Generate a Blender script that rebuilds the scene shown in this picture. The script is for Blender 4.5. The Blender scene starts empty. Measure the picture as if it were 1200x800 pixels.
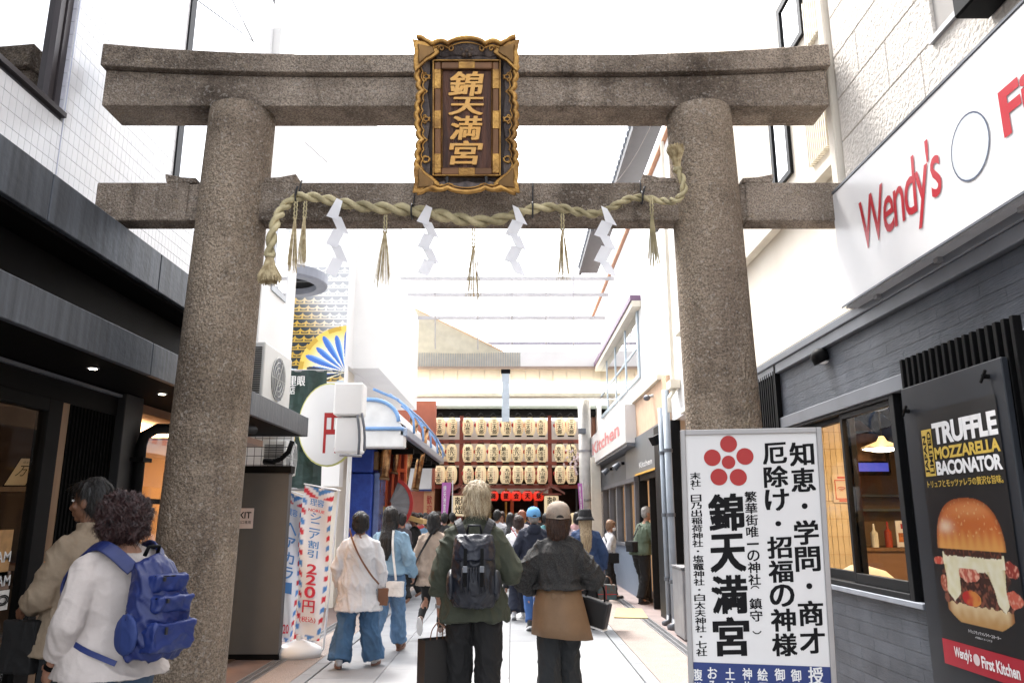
import bpy, bmesh, math, random
from mathutils import Vector, Matrix, noise
random.seed(11)
scene = bpy.context.scene
COL = scene.collection
R = math.radians
V = Vector

# ---------------------------------------------------------------- camera
EYE = V((0, 0, 1.5)); PITCH = math.atan(205 / 900)
cam_data = bpy.data.cameras.new('camera'); cam = bpy.data.objects.new('camera', cam_data); COL.objects.link(cam)
cam.location = EYE; cam.rotation_euler = (R(90) + PITCH, 0, 0)
cam_data.sensor_width = 36; cam_data.lens = 27.0; cam_data.clip_end = 900; cam_data.clip_start = 0.05
scene.camera = cam
# ---------------------------------------------------------------- world, sun, exposure
SUN_EL, SUN_AZ = R(60), R(-28)
world = bpy.data.worlds.new('World'); scene.world = world; world.use_nodes = True
wn = world.node_tree; wn.nodes.clear()
sky = wn.nodes.new('ShaderNodeTexSky'); sky.sky_type = 'NISHITA'; sky.sun_disc = False
sky.sun_elevation = SUN_EL; sky.sun_rotation = SUN_AZ; sky.dust_density = 4.0; sky.air_density = 1.0
hsv = wn.nodes.new('ShaderNodeHueSaturation'); hsv.inputs['Saturation'].default_value = 0.22; hsv.inputs['Value'].default_value = 1.25
bg = wn.nodes.new('ShaderNodeBackground'); bg.inputs[1].default_value = 0.15
wo = wn.nodes.new('ShaderNodeOutputWorld')
wn.links.new(sky.outputs[0], hsv.inputs['Color']); wn.links.new(hsv.outputs[0], bg.inputs[0]); wn.links.new(bg.outputs[0], wo.inputs[0])
sl = bpy.data.lights.new('sun', 'SUN'); sl.energy = 1.2; sl.angle = R(14); sl.color = (1, .97, .92)
sun = bpy.data.objects.new('sun', sl); COL.objects.link(sun)
sd = V((math.sin(SUN_AZ) * math.cos(SUN_EL), math.cos(SUN_AZ) * math.cos(SUN_EL), math.sin(SUN_EL)))
sun.rotation_euler = sd.to_track_quat('Z', 'Y').to_euler(); sun.location = (0, 0, 30)
scene.view_settings.view_transform = 'Standard'; scene.view_settings.look = 'None'
scene.view_settings.exposure = 2.15; scene.view_settings.gamma = 1
scene.render.resolution_x = 1024; scene.render.resolution_y = 682
scene.cycles.max_bounces = 8; scene.cycles.diffuse_bounces = 4; scene.cycles.use_denoising = True
scene.cycles.transparent_max_bounces = 12; scene.cycles.sample_clamp_indirect = 6

def W(px, py, X=None, Y=None, Z=None):
    """a point measured on the photograph, laid on a plane of the place"""
    u, t = (px - 600) / 900, (400 - py) / 900
    c, s = math.cos(PITCH), math.sin(PITCH)
    d = V((u, c - t * s, s + t * c))
    if X is not None: k = X / d.x
    elif Y is not None: k = Y / d.y
    else: k = (Z - EYE.z) / d.z
    return EYE + d * k

# ---------------------------------------------------------------- mesh helper
class MB:
    def __init__(s): s.v = []; s.f = []; s.m = []; s.cur = 0
    def add(s, vs, fs):
        b = len(s.v); s.v += [tuple(x) for x in vs]; s.f += [tuple(i + b for i in f) for f in fs]; s.m += [s.cur] * len(fs); return s
    def box(s, x0, x1, y0, y1, z0, z1):
        if x0 > x1: x0, x1 = x1, x0
        if y0 > y1: y0, y1 = y1, y0
        if z0 > z1: z0, z1 = z1, z0
        return s.add([(x0,y0,z0),(x1,y0,z0),(x1,y1,z0),(x0,y1,z0),(x0,y0,z1),(x1,y0,z1),(x1,y1,z1),(x0,y1,z1)],
              [(0,3,2,1),(4,5,6,7),(0,1,5,4),(1,2,6,5),(2,3,7,6),(3,0,4,7)])
    def obox(s, c, u, v, w):
        c, u, v, w = V(c), V(u), V(v), V(w); p = []
        for k in (-1, 1):
            for a, b in ((-1,-1),(1,-1),(1,1),(-1,1)): p.append(c + a*u + b*v + k*w)
        fs = [(0,3,2,1),(4,5,6,7),(0,1,5,4),(1,2,6,5),(2,3,7,6),(3,0,4,7)]
        if u.cross(v).dot(w) < 0: fs = [f[::-1] for f in fs]
        return s.add(p, fs)
    def quad(s, a, b, c, d): return s.add([a, b, c, d], [(0,1,2,3)])
    def prism(s, pts, off):
        n = len(pts); off = V(off); P = [V(p) for p in pts]
        nn = V((0,0,0))
        for i in range(n): nn += P[i].cross(P[(i+1) % n])
        if nn.dot(off) > 0: P.reverse()
        return s.add(P + [p + off for p in P], [tuple(range(n)), tuple(range(2*n-1, n-1, -1))] + [(i, i+n, (i+1)%n+n, (i+1)%n) for i in range(n)])
    def loft(s, rings, cap=True):
        n = len(rings[0]); vs = [p for r in rings for p in r]; fs = []
        for k in range(len(rings)-1):
            for i in range(n): fs.append((k*n+i, k*n+(i+1)%n, (k+1)*n+(i+1)%n, (k+1)*n+i))
        if cap: fs.append(tuple(range(n))[::-1]); fs.append(tuple(range((len(rings)-1)*n, len(rings)*n)))
        return s.add(vs, fs)
    def tube(s, pts, r, n=8, cap=True, flat=1.0, up=None):
        P = [V(p) for p in pts]; rr = r if isinstance(r, (list, tuple)) else [r]*len(P); rings = []
        t0 = (P[1]-P[0]).normalized()
        a = V(up) if up is not None else (V((0,0,1)) if abs(t0.z) < .9 else V((1,0,0)))
        a = (a - t0*a.dot(t0)).normalized()
        for i, p in enumerate(P):
            t = (P[min(i+1, len(P)-1)] - P[max(i-1, 0)]).normalized()
            a = (a - t*a.dot(t)); a = a.normalized() if a.length > 1e-6 else t.orthogonal().normalized()
            b = t.cross(a)
            rings.append([p + rr[i]*(math.cos(2*math.pi*j/n)*a + math.sin(2*math.pi*j/n)*b*flat) for j in range(n)])
        return s.loft(rings, cap)
    def ell(s, c, rx, ry, rz, rot=None, n=14, m=9):
        c = V(c); rings = []
        for k in range(m+1):
            ph = -math.pi/2 + math.pi*k/m; q = max(math.cos(ph), .02); rings.append([])
            for j in range(n):
                p = V((rx*q*math.cos(2*math.pi*j/n), ry*q*math.sin(2*math.pi*j/n), rz*math.sin(ph)))
                rings[-1].append(c + (rot @ p if rot else p))
        return s.loft(rings)
    def zl(s, secs, n=16, rot=None, org=None):
        """loft of horizontal ellipses: (z, cx, cy, rx, ry)"""
        rings = [[V((cx+rx*math.cos(2*math.pi*j/n), cy+ry*math.sin(2*math.pi*j/n), z)) for j in range(n)] for z,cx,cy,rx,ry in secs]
        return s.loft(rings)
    def cap(s, chain, n=12):
        """rounded chain of (point, radius)"""
        P = [V(p) for p,_ in chain]; rr = [r for _,r in chain]
        s.tube(P, rr, n)
        for p, r in chain: s.ell(p, r, r, r, n=n, m=6)
        return s
    def mesh(s, name):
        me = bpy.data.meshes.new(name); me.from_pydata(s.v, [], s.f); me.update(); return me
    def build(s, name, mat, parent=None, smooth=False, bevel=0, seg=1, kind=None, local=False, label=None):
        me = s.mesh(name)
        for mm in (mat if isinstance(mat, (list, tuple)) else [mat]): me.materials.append(mm)
        if any(s.m): me.polygons.foreach_set('material_index', s.m)
        return link(name, me, parent, smooth, bevel, seg, kind, local, label)

def link(name, me, parent=None, smooth=False, bevel=0, seg=1, kind=None, local=False, label=None):
    if smooth: me.polygons.foreach_set('use_smooth', [True]*len(me.polygons))
    o = bpy.data.objects.new(name, me); COL.objects.link(o)
    if parent is not None:
        o.parent = parent
        if not local and parent.type == 'EMPTY': o.matrix_parent_inverse = parent.matrix_basis.inverted()
    if bevel:
        b = o.modifiers.new('bevel', 'BEVEL'); b.width = bevel; b.segments = seg; b.limit_method = 'ANGLE'; b.angle_limit = R(40)
    if kind: o['kind'] = kind
    if label: o['label'] = label
    return o

def thing(name, label, cat, loc=(0,0,0), rz=0, group=None, kind=None):
    o = bpy.data.objects.new(name, None); COL.objects.link(o); o.empty_display_size = .2
    o.location = loc; o.rotation_euler = (0,0,rz)
    o['label'] = label; o['category'] = cat
    if group: o['group'] = group
    if kind: o['kind'] = kind
    return o
def tag(o, label, cat, group=None):
    o['label'] = label; o['category'] = cat
    if group: o['group'] = group
    return o
KIDS = {}
def copy_tree(o, parent=None):
    c = o.copy(); COL.objects.link(c)
    if parent is not None: c.parent = parent
    for ch in list(o.children): copy_tree(ch, c)
    return c
def dup(o, loc, label=None, rz=None):
    c = copy_tree(o); c.location = loc
    if rz is not None: c.rotation_euler = (0,0,rz)
    if label: c['label'] = label
    return c

# ---------------------------------------------------------------- materials
def mat(name, col, rough=.65, metal=0, var=.12, vscale=6, bump=0, bscale=60, col2=None, lo=.35, hi=.65, emit=None, es=0,
        stretch=(1,1,1), bstretch=None, coord='Object', spec=.5, coat=0, sheen=0, detail=5, speck=None, spk=(160,.62,.7), trans=0, rnd=0):
    m = bpy.data.materials.new(name); m.use_nodes = True; nt = m.node_tree; N, L = nt.nodes, nt.links
    b = N['Principled BSDF']; b.inputs['Roughness'].default_value = rough; b.inputs['Metallic'].default_value = metal
    b.inputs['Specular IOR Level'].default_value = spec; b.inputs['Coat Weight'].default_value = coat; b.inputs['Sheen Weight'].default_value = sheen
    b.inputs['Transmission Weight'].default_value = trans
    c4 = (*col, 1); c2 = (*(col2 if col2 else [x*(1-var) for x in col]), 1)
    if coord == 'World':
        g = N.new('ShaderNodeNewGeometry'); src = g.outputs['Position']
    else:
        g = N.new('ShaderNodeTexCoord'); src = g.outputs[coord]
    def mapped(st, sc):
        mp = N.new('ShaderNodeMapping'); mp.inputs['Scale'].default_value = [sc*x for x in st]; L.new(src, mp.inputs[0]); return mp.outputs[0]
    n1 = N.new('ShaderNodeTexNoise'); n1.inputs['Scale'].default_value = 1; n1.inputs['Detail'].default_value = detail; L.new(mapped(stretch, vscale), n1.inputs[0])
    r = N.new('ShaderNodeValToRGB'); r.color_ramp.elements[0].position = lo; r.color_ramp.elements[1].position = hi
    r.color_ramp.elements[0].color = c2; r.color_ramp.elements[1].color = c4; L.new(n1.outputs[0], r.inputs[0]); out = r.outputs[0]
    if speck:
        n3 = N.new('ShaderNodeTexNoise'); n3.inputs['Scale'].default_value = 1; n3.inputs['Detail'].default_value = 3; L.new(mapped((1,1,1), spk[0]), n3.inputs[0])
        r3 = N.new('ShaderNodeValToRGB'); r3.color_ramp.elements[0].position = spk[1]-.12; r3.color_ramp.elements[1].position = spk[1]+.04; L.new(n3.outputs[0], r3.inputs[0])
        mx = N.new('ShaderNodeMix'); mx.data_type = 'RGBA'; mx.inputs['B'].default_value = (*speck, 1); L.new(out, mx.inputs['A'])
        mm = N.new('ShaderNodeMath'); mm.operation = 'MULTIPLY'; mm.inputs[1].default_value = spk[2]; L.new(r3.outputs[0], mm.inputs[0]); L.new(mm.outputs[0], mx.inputs['Factor']); out = mx.outputs['Result']
    if rnd:
        oi = N.new('ShaderNodeObjectInfo'); mr = N.new('ShaderNodeMapRange'); mr.inputs['To Min'].default_value = 1-rnd; mr.inputs['To Max'].default_value = 1+rnd*.6; L.new(oi.outputs['Random'], mr.inputs[0])
        h = N.new('ShaderNodeHueSaturation'); L.new(out, h.inputs['Color']); L.new(mr.outputs[0], h.inputs['Value']); out = h.outputs[0]
    L.new(out, b.inputs['Base Color'])
    if bump:
        n2 = N.new('ShaderNodeTexNoise'); n2.inputs['Scale'].default_value = 1; n2.inputs['Detail'].default_value = 3; L.new(mapped(bstretch or (1,1,1), bscale), n2.inputs[0])
        bp = N.new('ShaderNodeBump'); bp.inputs['Strength'].default_value = min(1, bump); bp.inputs['Distance'].default_value = .6/bscale*max(1, bump); L.new(n2.outputs[0], bp.inputs['Height']); L.new(bp.outputs[0], b.inputs['Normal'])
    if emit: b.inputs['Emission Color'].default_value = (*emit, 1); b.inputs['Emission Strength'].default_value = es
    return m
def vcol_mat(name, rough=.5, emit=0, spec=.4):
    m = bpy.data.materials.new(name); m.use_nodes = True; nt = m.node_tree; b = nt.nodes['Principled BSDF']
    a = nt.nodes.new('ShaderNodeVertexColor'); a.layer_name = 'print'; nt.links.new(a.outputs[0], b.inputs['Base Color'])
    b.inputs['Roughness'].default_value = rough; b.inputs['Specular IOR Level'].default_value = spec
    if emit: nt.links.new(a.outputs[0], b.inputs['Emission Color']); b.inputs['Emission Strength'].default_value = emit
    return m
def glass_mat(name, tint=(.9,.95,.95), refl=.06, rough=.02, ior=1.45):
    m = bpy.data.materials.new(name); m.use_nodes = True; nt = m.node_tree; N, L = nt.nodes, nt.links; N.clear()
    t = N.new('ShaderNodeBsdfTransparent'); t.inputs[0].default_value = (*tint, 1)
    g = N.new('ShaderNodeBsdfGlossy'); g.inputs['Roughness'].default_value = rough
    f = N.new('ShaderNodeFresnel'); f.inputs[0].default_value = ior
    a = N.new('ShaderNodeMath'); a.inputs[1].default_value = refl; a.use_clamp = True; L.new(f.outputs[0], a.inputs[0])
    gg = N.new('ShaderNodeNewGeometry'); ib = N.new('ShaderNodeMath'); ib.operation = 'SUBTRACT'; ib.inputs[0].default_value = 1; L.new(gg.outputs['Backfacing'], ib.inputs[1]); ml = N.new('ShaderNodeMath'); ml.operation = 'MULTIPLY'; L.new(a.outputs[0], ml.inputs[0]); L.new(ib.outputs[0], ml.inputs[1]); a_out = ml.outputs[0]; a.operation = 'MULTIPLY'
    mx = N.new('ShaderNodeMixShader'); L.new(a_out, mx.inputs[0]); L.new(t.outputs[0], mx.inputs[1]); L.new(g.outputs[0], mx.inputs[2])
    o = N.new('ShaderNodeOutputMaterial'); L.new(mx.outputs[0], o.inputs[0]); return m
def paper_mat(name, col, tl=.5):
    m = bpy.data.materials.new(name); m.use_nodes = True; nt = m.node_tree; N, L = nt.nodes, nt.links; N.clear()
    d = N.new('ShaderNodeBsdfDiffuse'); d.inputs[0].default_value = (*col,1); t = N.new('ShaderNodeBsdfTranslucent'); t.inputs[0].default_value = (*col,1)
    mx = N.new('ShaderNodeMixShader'); mx.inputs[0].default_value = tl; L.new(d.outputs[0], mx.inputs[1]); L.new(t.outputs[0], mx.inputs[2])
    o = N.new('ShaderNodeOutputMaterial'); L.new(mx.outputs[0], o.inputs[0]); return m
def emit_mat(name, col, s):
    m = bpy.data.materials.new(name); m.use_nodes = True; b = m.node_tree.nodes['Principled BSDF']
    b.inputs['Base Color'].default_value = (*col,1); b.inputs['Emission Color'].default_value = (*col,1); b.inputs['Emission Strength'].default_value = s; return m
def rgb(h, g=1.0):
    h = h.lstrip('#'); o = []
    for i in (0,2,4):
        c = int(h[i:i+2],16)/255; o.append((c/12.92 if c <= .04045 else ((c+.055)/1.055)**2.4)*g)
    return tuple(o)

# ---------------------------------------------------------------- lettering
_tc = {}
def glyphs(s, bold=0, shear=0, space=1.0, lspace=1.0, res=3):
    k = (s, bold, shear, space, lspace)
    if k in _tc: return _tc[k]
    cu = bpy.data.curves.new('t', 'FONT'); cu.body = s; cu.offset = bold; cu.shear = shear; cu.align_x = 'CENTER'
    cu.space_character = space; cu.space_line = lspace; cu.resolution_u = res; cu.fill_mode = 'FRONT'
    o = bpy.data.objects.new('t', cu)
    COL.objects.link(o); dg = bpy.context.evaluated_depsgraph_get(); me = bpy.data.meshes.new_from_object(o.evaluated_get(dg), depsgraph=dg)
    vs = [v.co.copy() for v in me.vertices]; fs = [tuple(p.vertices) for p in me.polygons]
    bpy.data.objects.remove(o); bpy.data.curves.remove(cu); bpy.data.meshes.remove(me)
    x0 = min(v.x for v in vs); x1 = max(v.x for v in vs); y0 = min(v.y for v in vs); y1 = max(v.y for v in vs)
    vs = [((v.x-x0)/(x1-x0), (v.y-y0)/(y1-y0)) for v in vs]
    _tc[k] = (vs, fs, (x1-x0)/(y1-y0)); return _tc[k]
def letters(s, O, U, Vv, mat_, parent, bold=.01, shear=0, space=1.0, lspace=1.0, off=.003, deep=0, name='lettering', local=False, skew=0, mb=None):
    """text filling the box at O spanned by U (width) and Vv (height)"""
    O, U, Vv = V(O), V(U), V(Vv); n = U.cross(Vv).normalized(); m = mb or MB()
    cjk = any(ord(c) > 0x2e00 for c in s) and bold > .004
    vs, fs, _ = glyphs(s, 0 if cjk else bold, shear, space, lspace)
    k = bold*1.15*(1 if len(s) == 1 else .6)
    ku = k*(1 if len(s) == 1 else 1/len(s)*1.4)
    for q, (sx, sy) in enumerate(((-1,-.6),(1,-.6),(1,.6),(-1,.6),(0,0)) if cjk else ((0,0),)):
        oo = (ku if cjk else 0)
        P = [O + (a*(1-2*oo)+oo+sx*ku*cjk)*U + (b*(1-2*k*.6*cjk)+(k*.6+sy*k)*cjk)*Vv + n*(off+deep+q*.00012) for a, b in vs]
        b0 = len(m.v); m.add(P, fs)
        if deep:
            cnt = {}
            for f in fs:
                for i in range(len(f)): cnt[(f[i], f[(i+1)%len(f)])] = 1
            q0 = len(m.v); m.v += [tuple(p - n*deep) for p in P]
            for (a, b) in cnt:
                if (b, a) not in cnt: m.f.append((b0+a, q0+a, q0+b, b0+b)); m.m.append(m.cur)
    if mb: return mb
    return m.build(name, mat_, parent, local=local)
def vert(s): return '\n'.join(s)

def printed(name, fn, O, U, Vv, nx, ny, mat_, parent, off=0.002, local=False):
    """a flat print: fn(u, v) -> linear rgb at each grid point of the sheet"""
    O, U, Vv = V(O), V(U), V(Vv); n = U.cross(Vv).normalized()*off
    vs = []; cs = []
    for j in range(ny+1):
        for i in range(nx+1):
            a, b = i/nx, j/ny; vs.append(tuple(O + a*U + b*Vv + n)); c = fn(a, b); cs += [c[0], c[1], c[2], 1]
    fs = [(j*(nx+1)+i, j*(nx+1)+i+1, (j+1)*(nx+1)+i+1, (j+1)*(nx+1)+i) for j in range(ny) for i in range(nx)]
    me = bpy.data.meshes.new(name); me.from_pydata(vs, [], fs); at = me.color_attributes.new('print', 'FLOAT_COLOR', 'POINT'); at.data.foreach_set('color', cs)
    me.materials.append(mat_); me.update(); return link(name, me, parent, local=local)

def blob(mb, voxel=.012, smooth=4, fold=0, fscale=(9,9,5), sharp=False, seed=0, factor=.5):
    me = mb.mesh('b'); o = bpy.data.objects.new('b', me); COL.objects.link(o)
    r = o.modifiers.new('r', 'REMESH'); r.mode = 'VOXEL'; r.voxel_size = voxel; r.adaptivity = 0
    s = o.modifiers.new('s', 'SMOOTH'); s.iterations = smooth; s.factor = factor
    dg = bpy.context.evaluated_depsgraph_get(); m2 = bpy.data.meshes.new_from_object(o.evaluated_get(dg), depsgraph=dg)
    bpy.data.objects.remove(o); bpy.data.meshes.remove(me)
    if fold:
        nrm = [v.normal.copy() for v in m2.vertices]
        for v, n in zip(m2.vertices, nrm):
            c = v.co; q = V((c.x*fscale[0]+seed, c.y*fscale[1]+seed*1.7, c.z*fscale[2]))
            q2 = V((q.x+q.z*.9, q.y-q.z*.4, q.z*.8)); w = noise.noise(q2 + V((1,1,1))*noise.noise(q*.6)*1.2); r_ = (1 - min(1, abs(w)*3.4))**1.5
            w2 = noise.noise(q2*2.1+V((7,3,1))); r2 = (1 - min(1, abs(w2)*3.2))**1.5
            v.co = c + n*fold*(r_*1.3 - .45 + r2*.55 + noise.noise(q*1.2)*.5)
    m2.polygons.foreach_set('use_smooth', [True]*len(m2.polygons)); m2.update()
    return m2
def put(me, name, mat_, parent, local=True, kind=None):
    me.materials.clear(); me.materials.append(mat_); me.name = name; return link(name, me, parent, local=local, kind=kind)
# ================================================================ materials
granite = mat('granite', (.37,.305,.245), .95, var=0, col2=(.17,.135,.107), vscale=2.4, lo=.3, hi=.62, bump=2.4, bscale=60, coord='World', speck=(.06,.052,.046), spk=(105,.565,.62), spec=.15)
granite2 = mat('granite_column', (.375,.30,.225), .95, var=0, col2=(.225,.175,.135), vscale=2.6, lo=.3, hi=.65, bump=2.6, bscale=52, coord='World', speck=(.075,.063,.052), spk=(95,.565,.62), stretch=(1,1,.35), spec=.15)
def weather(m, dark=.75, streak=.5, ochre=.35):
    """rain streaks, dark patches and lichen over a stone material"""
    nt = m.node_tree; N, L = nt.nodes, nt.links; bs = N['Principled BSDF']; src = bs.inputs['Base Color'].links[0].from_socket; g = N.new('ShaderNodeNewGeometry')
    def layer(src, sc, detail, lo, hi, col, fac, mode='MIX', rough=.6):
        mp = N.new('ShaderNodeMapping'); mp.inputs['Scale'].default_value = sc; L.new(g.outputs['Position'], mp.inputs[0]); n = N.new('ShaderNodeTexNoise'); n.inputs['Scale'].default_value = 1; n.inputs['Detail'].default_value = detail; n.inputs['Roughness'].default_value = rough; L.new(mp.outputs[0], n.inputs[0])
        r = N.new('ShaderNodeMapRange'); r.inputs['From Min'].default_value = lo; r.inputs['From Max'].default_value = hi; r.inputs['To Max'].default_value = fac; r.clamp = True; L.new(n.outputs[0], r.inputs[0])
        x = N.new('ShaderNodeMix'); x.data_type = 'RGBA'; x.blend_type = mode; x.inputs['B'].default_value = (*col,1); L.new(src, x.inputs['A']); L.new(r.outputs[0], x.inputs['Factor']); return x.outputs['Result']
    src = layer(src, (1.3,1.3,1.9), 7, .50, .64, (.36,.34,.33), dark, 'MULTIPLY', .7)
    src = layer(src, (9,9,.55), 5, .53, .70, (.34,.32,.31), streak, 'MULTIPLY')
    src = layer(src, (3.1,3.1,4.2), 8, .60, .72, (.34,.25,.12), ochre, 'MIX', .75)
    src = layer(src, (38,38,38), 2, .58, .66, (.55,.51,.46), .25)
    L.new(src, bs.inputs['Base Color'])
weather(granite); weather(granite2, .55, .35, .30)
gold = mat('gilded_wood', (.46,.26,.075), .36, .8, col2=(.20,.105,.035), vscale=9, bump=.4, bscale=60)
gold_l = mat('gold_lettering', (.52,.30,.10), .42, .55, col2=(.55,.29,.08), vscale=14)
plankw = mat('dark_plank', (.12,.050,.030), .6, col2=(.045,.020,.015), vscale=5, stretch=(7,1,.5), bump=.6, bscale=30, bstretch=(6,1,.4))
greyw = mat('weathered_wood', (.11,.085,.075), .7, col2=(.04,.03,.03), vscale=6, stretch=(4,1,.6), bump=.5, bscale=40)
straw = mat('straw_rope', (.52,.45,.27), .85, col2=(.25,.215,.12), vscale=9, bump=.9, bscale=140, bstretch=(1,1,.3))
straw_l = mat('pale_straw', (.56,.47,.29), .85, col2=(.27,.20,.10), vscale=30)
paper = paper_mat('white_paper', (.86,.86,.88), .45)
wire_m = mat('black_wire', (.02,.02,.022), .5)
white_al = mat('white_aluminium', (.36,.35,.35), .4, .3, var=.06)
signw = mat('sign_white', (.66,.65,.645), .35, var=.03)
ink = mat('ink', (.004,.004,.005), .7, spec=.2)
redp = mat('red_print', (.36,.012,.012), .4, var=.03)
bluep = mat('blue_print', (.012,.032,.15), .4, var=.03)
whitep = mat('white_print', (.70,.70,.70), .4, var=.02)
tile_w = mat('white_tile', (.72,.72,.74), .22, var=.05, rnd=.05, spec=.5)
grout = mat('tile_grout', (.085,.085,.10), .8)
fascia = mat('zinc_fascia', (.070,.080,.098), .45, .2, col2=(.036,.041,.050), vscale=3.2, spec=.35, stretch=(.4,6,.25), coord='World', bump=.1, bscale=20)
blackm = mat('black_metal', (.004,.004,.0044), .6, spec=.10, var=.3)
blackm2 = mat('black_slat_wall', (.003,.003,.003), .8, spec=.04, var=.3)
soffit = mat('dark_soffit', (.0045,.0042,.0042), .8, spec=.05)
tanwood = mat('tan_wood', (.20,.11,.05), .5, col2=(.14,.075,.032), vscale=4, stretch=(6,6,.5))
darkgl = glass_mat('shop_glass', (.8,.8,.78), .30)
wallgl = glass_mat('window_glass', (.92,.92,.9), .55, ior=1.5)
mirror_gl = glass_mat('upper_window_glass', (.25,.28,.32), 4.0, ior=1.6)
stucco = mat('rough_stucco', (.70,.655,.60), .9, col2=(.60,.555,.505), vscale=30, bump=.9, bscale=38, coord='World')
cream = mat('cream_wall', (.74,.69,.60), .8, col2=(.66,.60,.51), vscale=1.5, bump=.15, bscale=60, coord='World')
creamt = mat('cream_trim', (.70,.65,.55), .6, var=.1)
whitewall = mat('white_wall', (.80,.79,.78), .7, var=.05, vscale=2, coord='World')
greytrim = mat('grey_trim', (.13,.14,.16), .45, .2, var=.15, vscale=4)
tilebed = mat('tile_bed', (.028,.032,.040), .7)
scratch = mat('scratch_tile', (.060,.069,.086), .5, col2=(.034,.040,.051), vscale=5, spec=.3, bump=.32, bscale=30, bstretch=(1,.5,6), coord='World', rnd=.1)
sillst = mat('sill_stone', (.22,.24,.28), .5, var=.2)
frame_m = mat('window_frame', (.007,.0075,.0085), .5, .1, spec=.2)
warmwall = mat('warm_wall', (.55,.38,.20), .7, col2=(.48,.32,.16), vscale=2)
tilewarm = mat('warm_tile', (.66,.53,.34), .4, rnd=.06)
floor_in = mat('shop_floor', (.10,.06,.035), .5)
paving = mat('pale_paving_stone', (.30,.308,.322), .55, col2=(.245,.252,.266), vscale=3, speck=(.24,.24,.24), spk=(120,.6,.5), rnd=.09, coord='World')
aggr = mat('exposed_aggregate', (.20,.15,.125), .85, col2=(.14,.10,.085), vscale=5, speck=(.36,.31,.28), spk=(130,.52,.8), bump=.8, bscale=150, coord='World')
kerbst = mat('grey_kerb_stone', (.21,.222,.238), .7, var=.12, speck=(.3,.3,.3), spk=(140,.6,.5), rnd=.08, coord='World')
steel = mat('drain_steel', (.32,.32,.33), .45, .6, var=.2)
groundm = mat('ground_mortar', (.16,.155,.15), .9, coord='World')
lampglow = emit_mat('lamp_glow', (1,.86,.66), 9)
coolglow = emit_mat('tube_glow', (1,.98,.93), 2.2)

# ================================================================ setting: the lane
g = MB().quad((-60,-20,-.02),(60,-20,-.02),(60,120,-.02),(-60,120,-.02)).build('ground', groundm, kind='structure')
pv = thing('pavement','pale stone slab paving down the middle of the lane','paving', kind='structure'); del pv['category']; del pv['label']
slab = MB().box(-.312,.312,-.446,.446,-.03,0).mesh('paving_slab'); slab.materials.append(paving)
for r in range(23):
    for c in range(5):
        o = link('paving_slab', slab, pv, bevel=.004); o.matrix_parent_inverse = Matrix(); o.location = (-1.60+.63*c, 2+.9*r+(.45 if c%2 else 0), random.uniform(-.001,.001))
MB().box(-1.915,1.235,22.6,45,-.02,-.004).build('far_paving', paving, kind='structure')
for nm, x0, x1, ln, m_ in (('kerb',-2.06,-1.925,.6,kerbst),('kerb',1.245,1.375,.6,kerbst)):
    k = thing(nm,'','x',kind='structure'); del k['category']; del k['label']
    me = MB().box(x0,x1,0,ln-.008,-.03,.004).mesh('kerb_stone'); me.materials.append(m_)
    for i in range(36):
        o = link('kerb_stone', me, k, bevel=.003); o.matrix_parent_inverse = Matrix(); o.location = (0, 1.4+i*ln, random.uniform(-.001,.001))
MB().box(-2.42,-2.07,-6,45,-.02,-.001).build('aggregate_path', aggr, kind='structure')
MB().box(1.385,1.93,-6,45,-.02,-.001).build('aggregate_path', aggr, kind='structure')
MB().box(-3.6,-2.56,-6,45,-.02,.002).build('shop_forecourt', mat('red_forecourt_tile',(.15,.10,.085),.7,var=.3,vscale=3), kind='structure')
MB().box(2.09,3.2,-6,45,-.02,.003).build('shop_forecourt', mat('pink_forecourt_tile',(.22,.17,.16),.7,var=.25,vscale=3), kind='structure')
def drain(x, y0, y1):
    d = thing('drain_channel','','x',kind='structure'); del d['category']; del d['label']
    MB().box(x-.065,x+.065,y0,y1,-.02,-.012).build('channel_bed', ink, d)
    MB().box(x-.075,x-.062,y0,y1,-.02,.004).box(x+.062,x+.075,y0,y1,-.02,.004).box(x-.006,x+.006,y0,y1,-.02,.003).build('drain_frame', steel, d)
    m = MB(); y = y0
    while y < y1: m.box(x-.061,x-.007,y,y+.012,-.01,.001).box(x+.007,x+.061,y,y+.012,-.01,.001); y += .034
    m.build('grate_bar', steel, d, kind='stuff')
drain(-2.49, 3, 24); drain(2.01, 3, 24)

# ================================================================ torii
TX = -.295
tor = thing('torii_gate','grey stone torii gate spanning the lane with two upright columns','torii gate',(TX,5,0))
def column(sx):
    n = 40; rings = []
    for i in range(30):
        z = i/29*4.30; t = z/4.3; cx = TX + sx*(1.715 - .085*t); r = .252 - .026*t
        rings.append([V((cx+r*math.cos(2*math.pi*k/n), 5+r*math.sin(2*math.pi*k/n), z)) for k in range(n)])
    return MB().loft(rings).build('column', granite2, tor, smooth=True)
column(-1); column(1)
def curvebar(name, half, y0, y1, zb, zt, rise_b, rise_t, ch=0, m_=granite):
    N = 40; rings = []
    for i in range(N+1):
        u = -1+2*i/N; x = TX-.03+u*half; k = max(0, abs(u)-.35)/.65; k = k*k
        b = zb+rise_b*k; t = zt+rise_t*k; w = noise.noise(V((x*2,zb,1)))*.004
        rings.append([V((x,y0+w,b)),V((x,y0+w,t-.01)),V((x,y0+.012,t)),V((x,y1,t)),V((x,y1,b))])
    return MB().loft(rings).build(name, m_, tor, bevel=.008, seg=2)
curvebar('shimaki_lintel', 2.54, 4.86,5.15, 4.290,4.522, .005,.055)
curvebar('kasagi_top_beam', 2.56, 4.815,5.19, 4.525,4.672, .055,.085)
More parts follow.
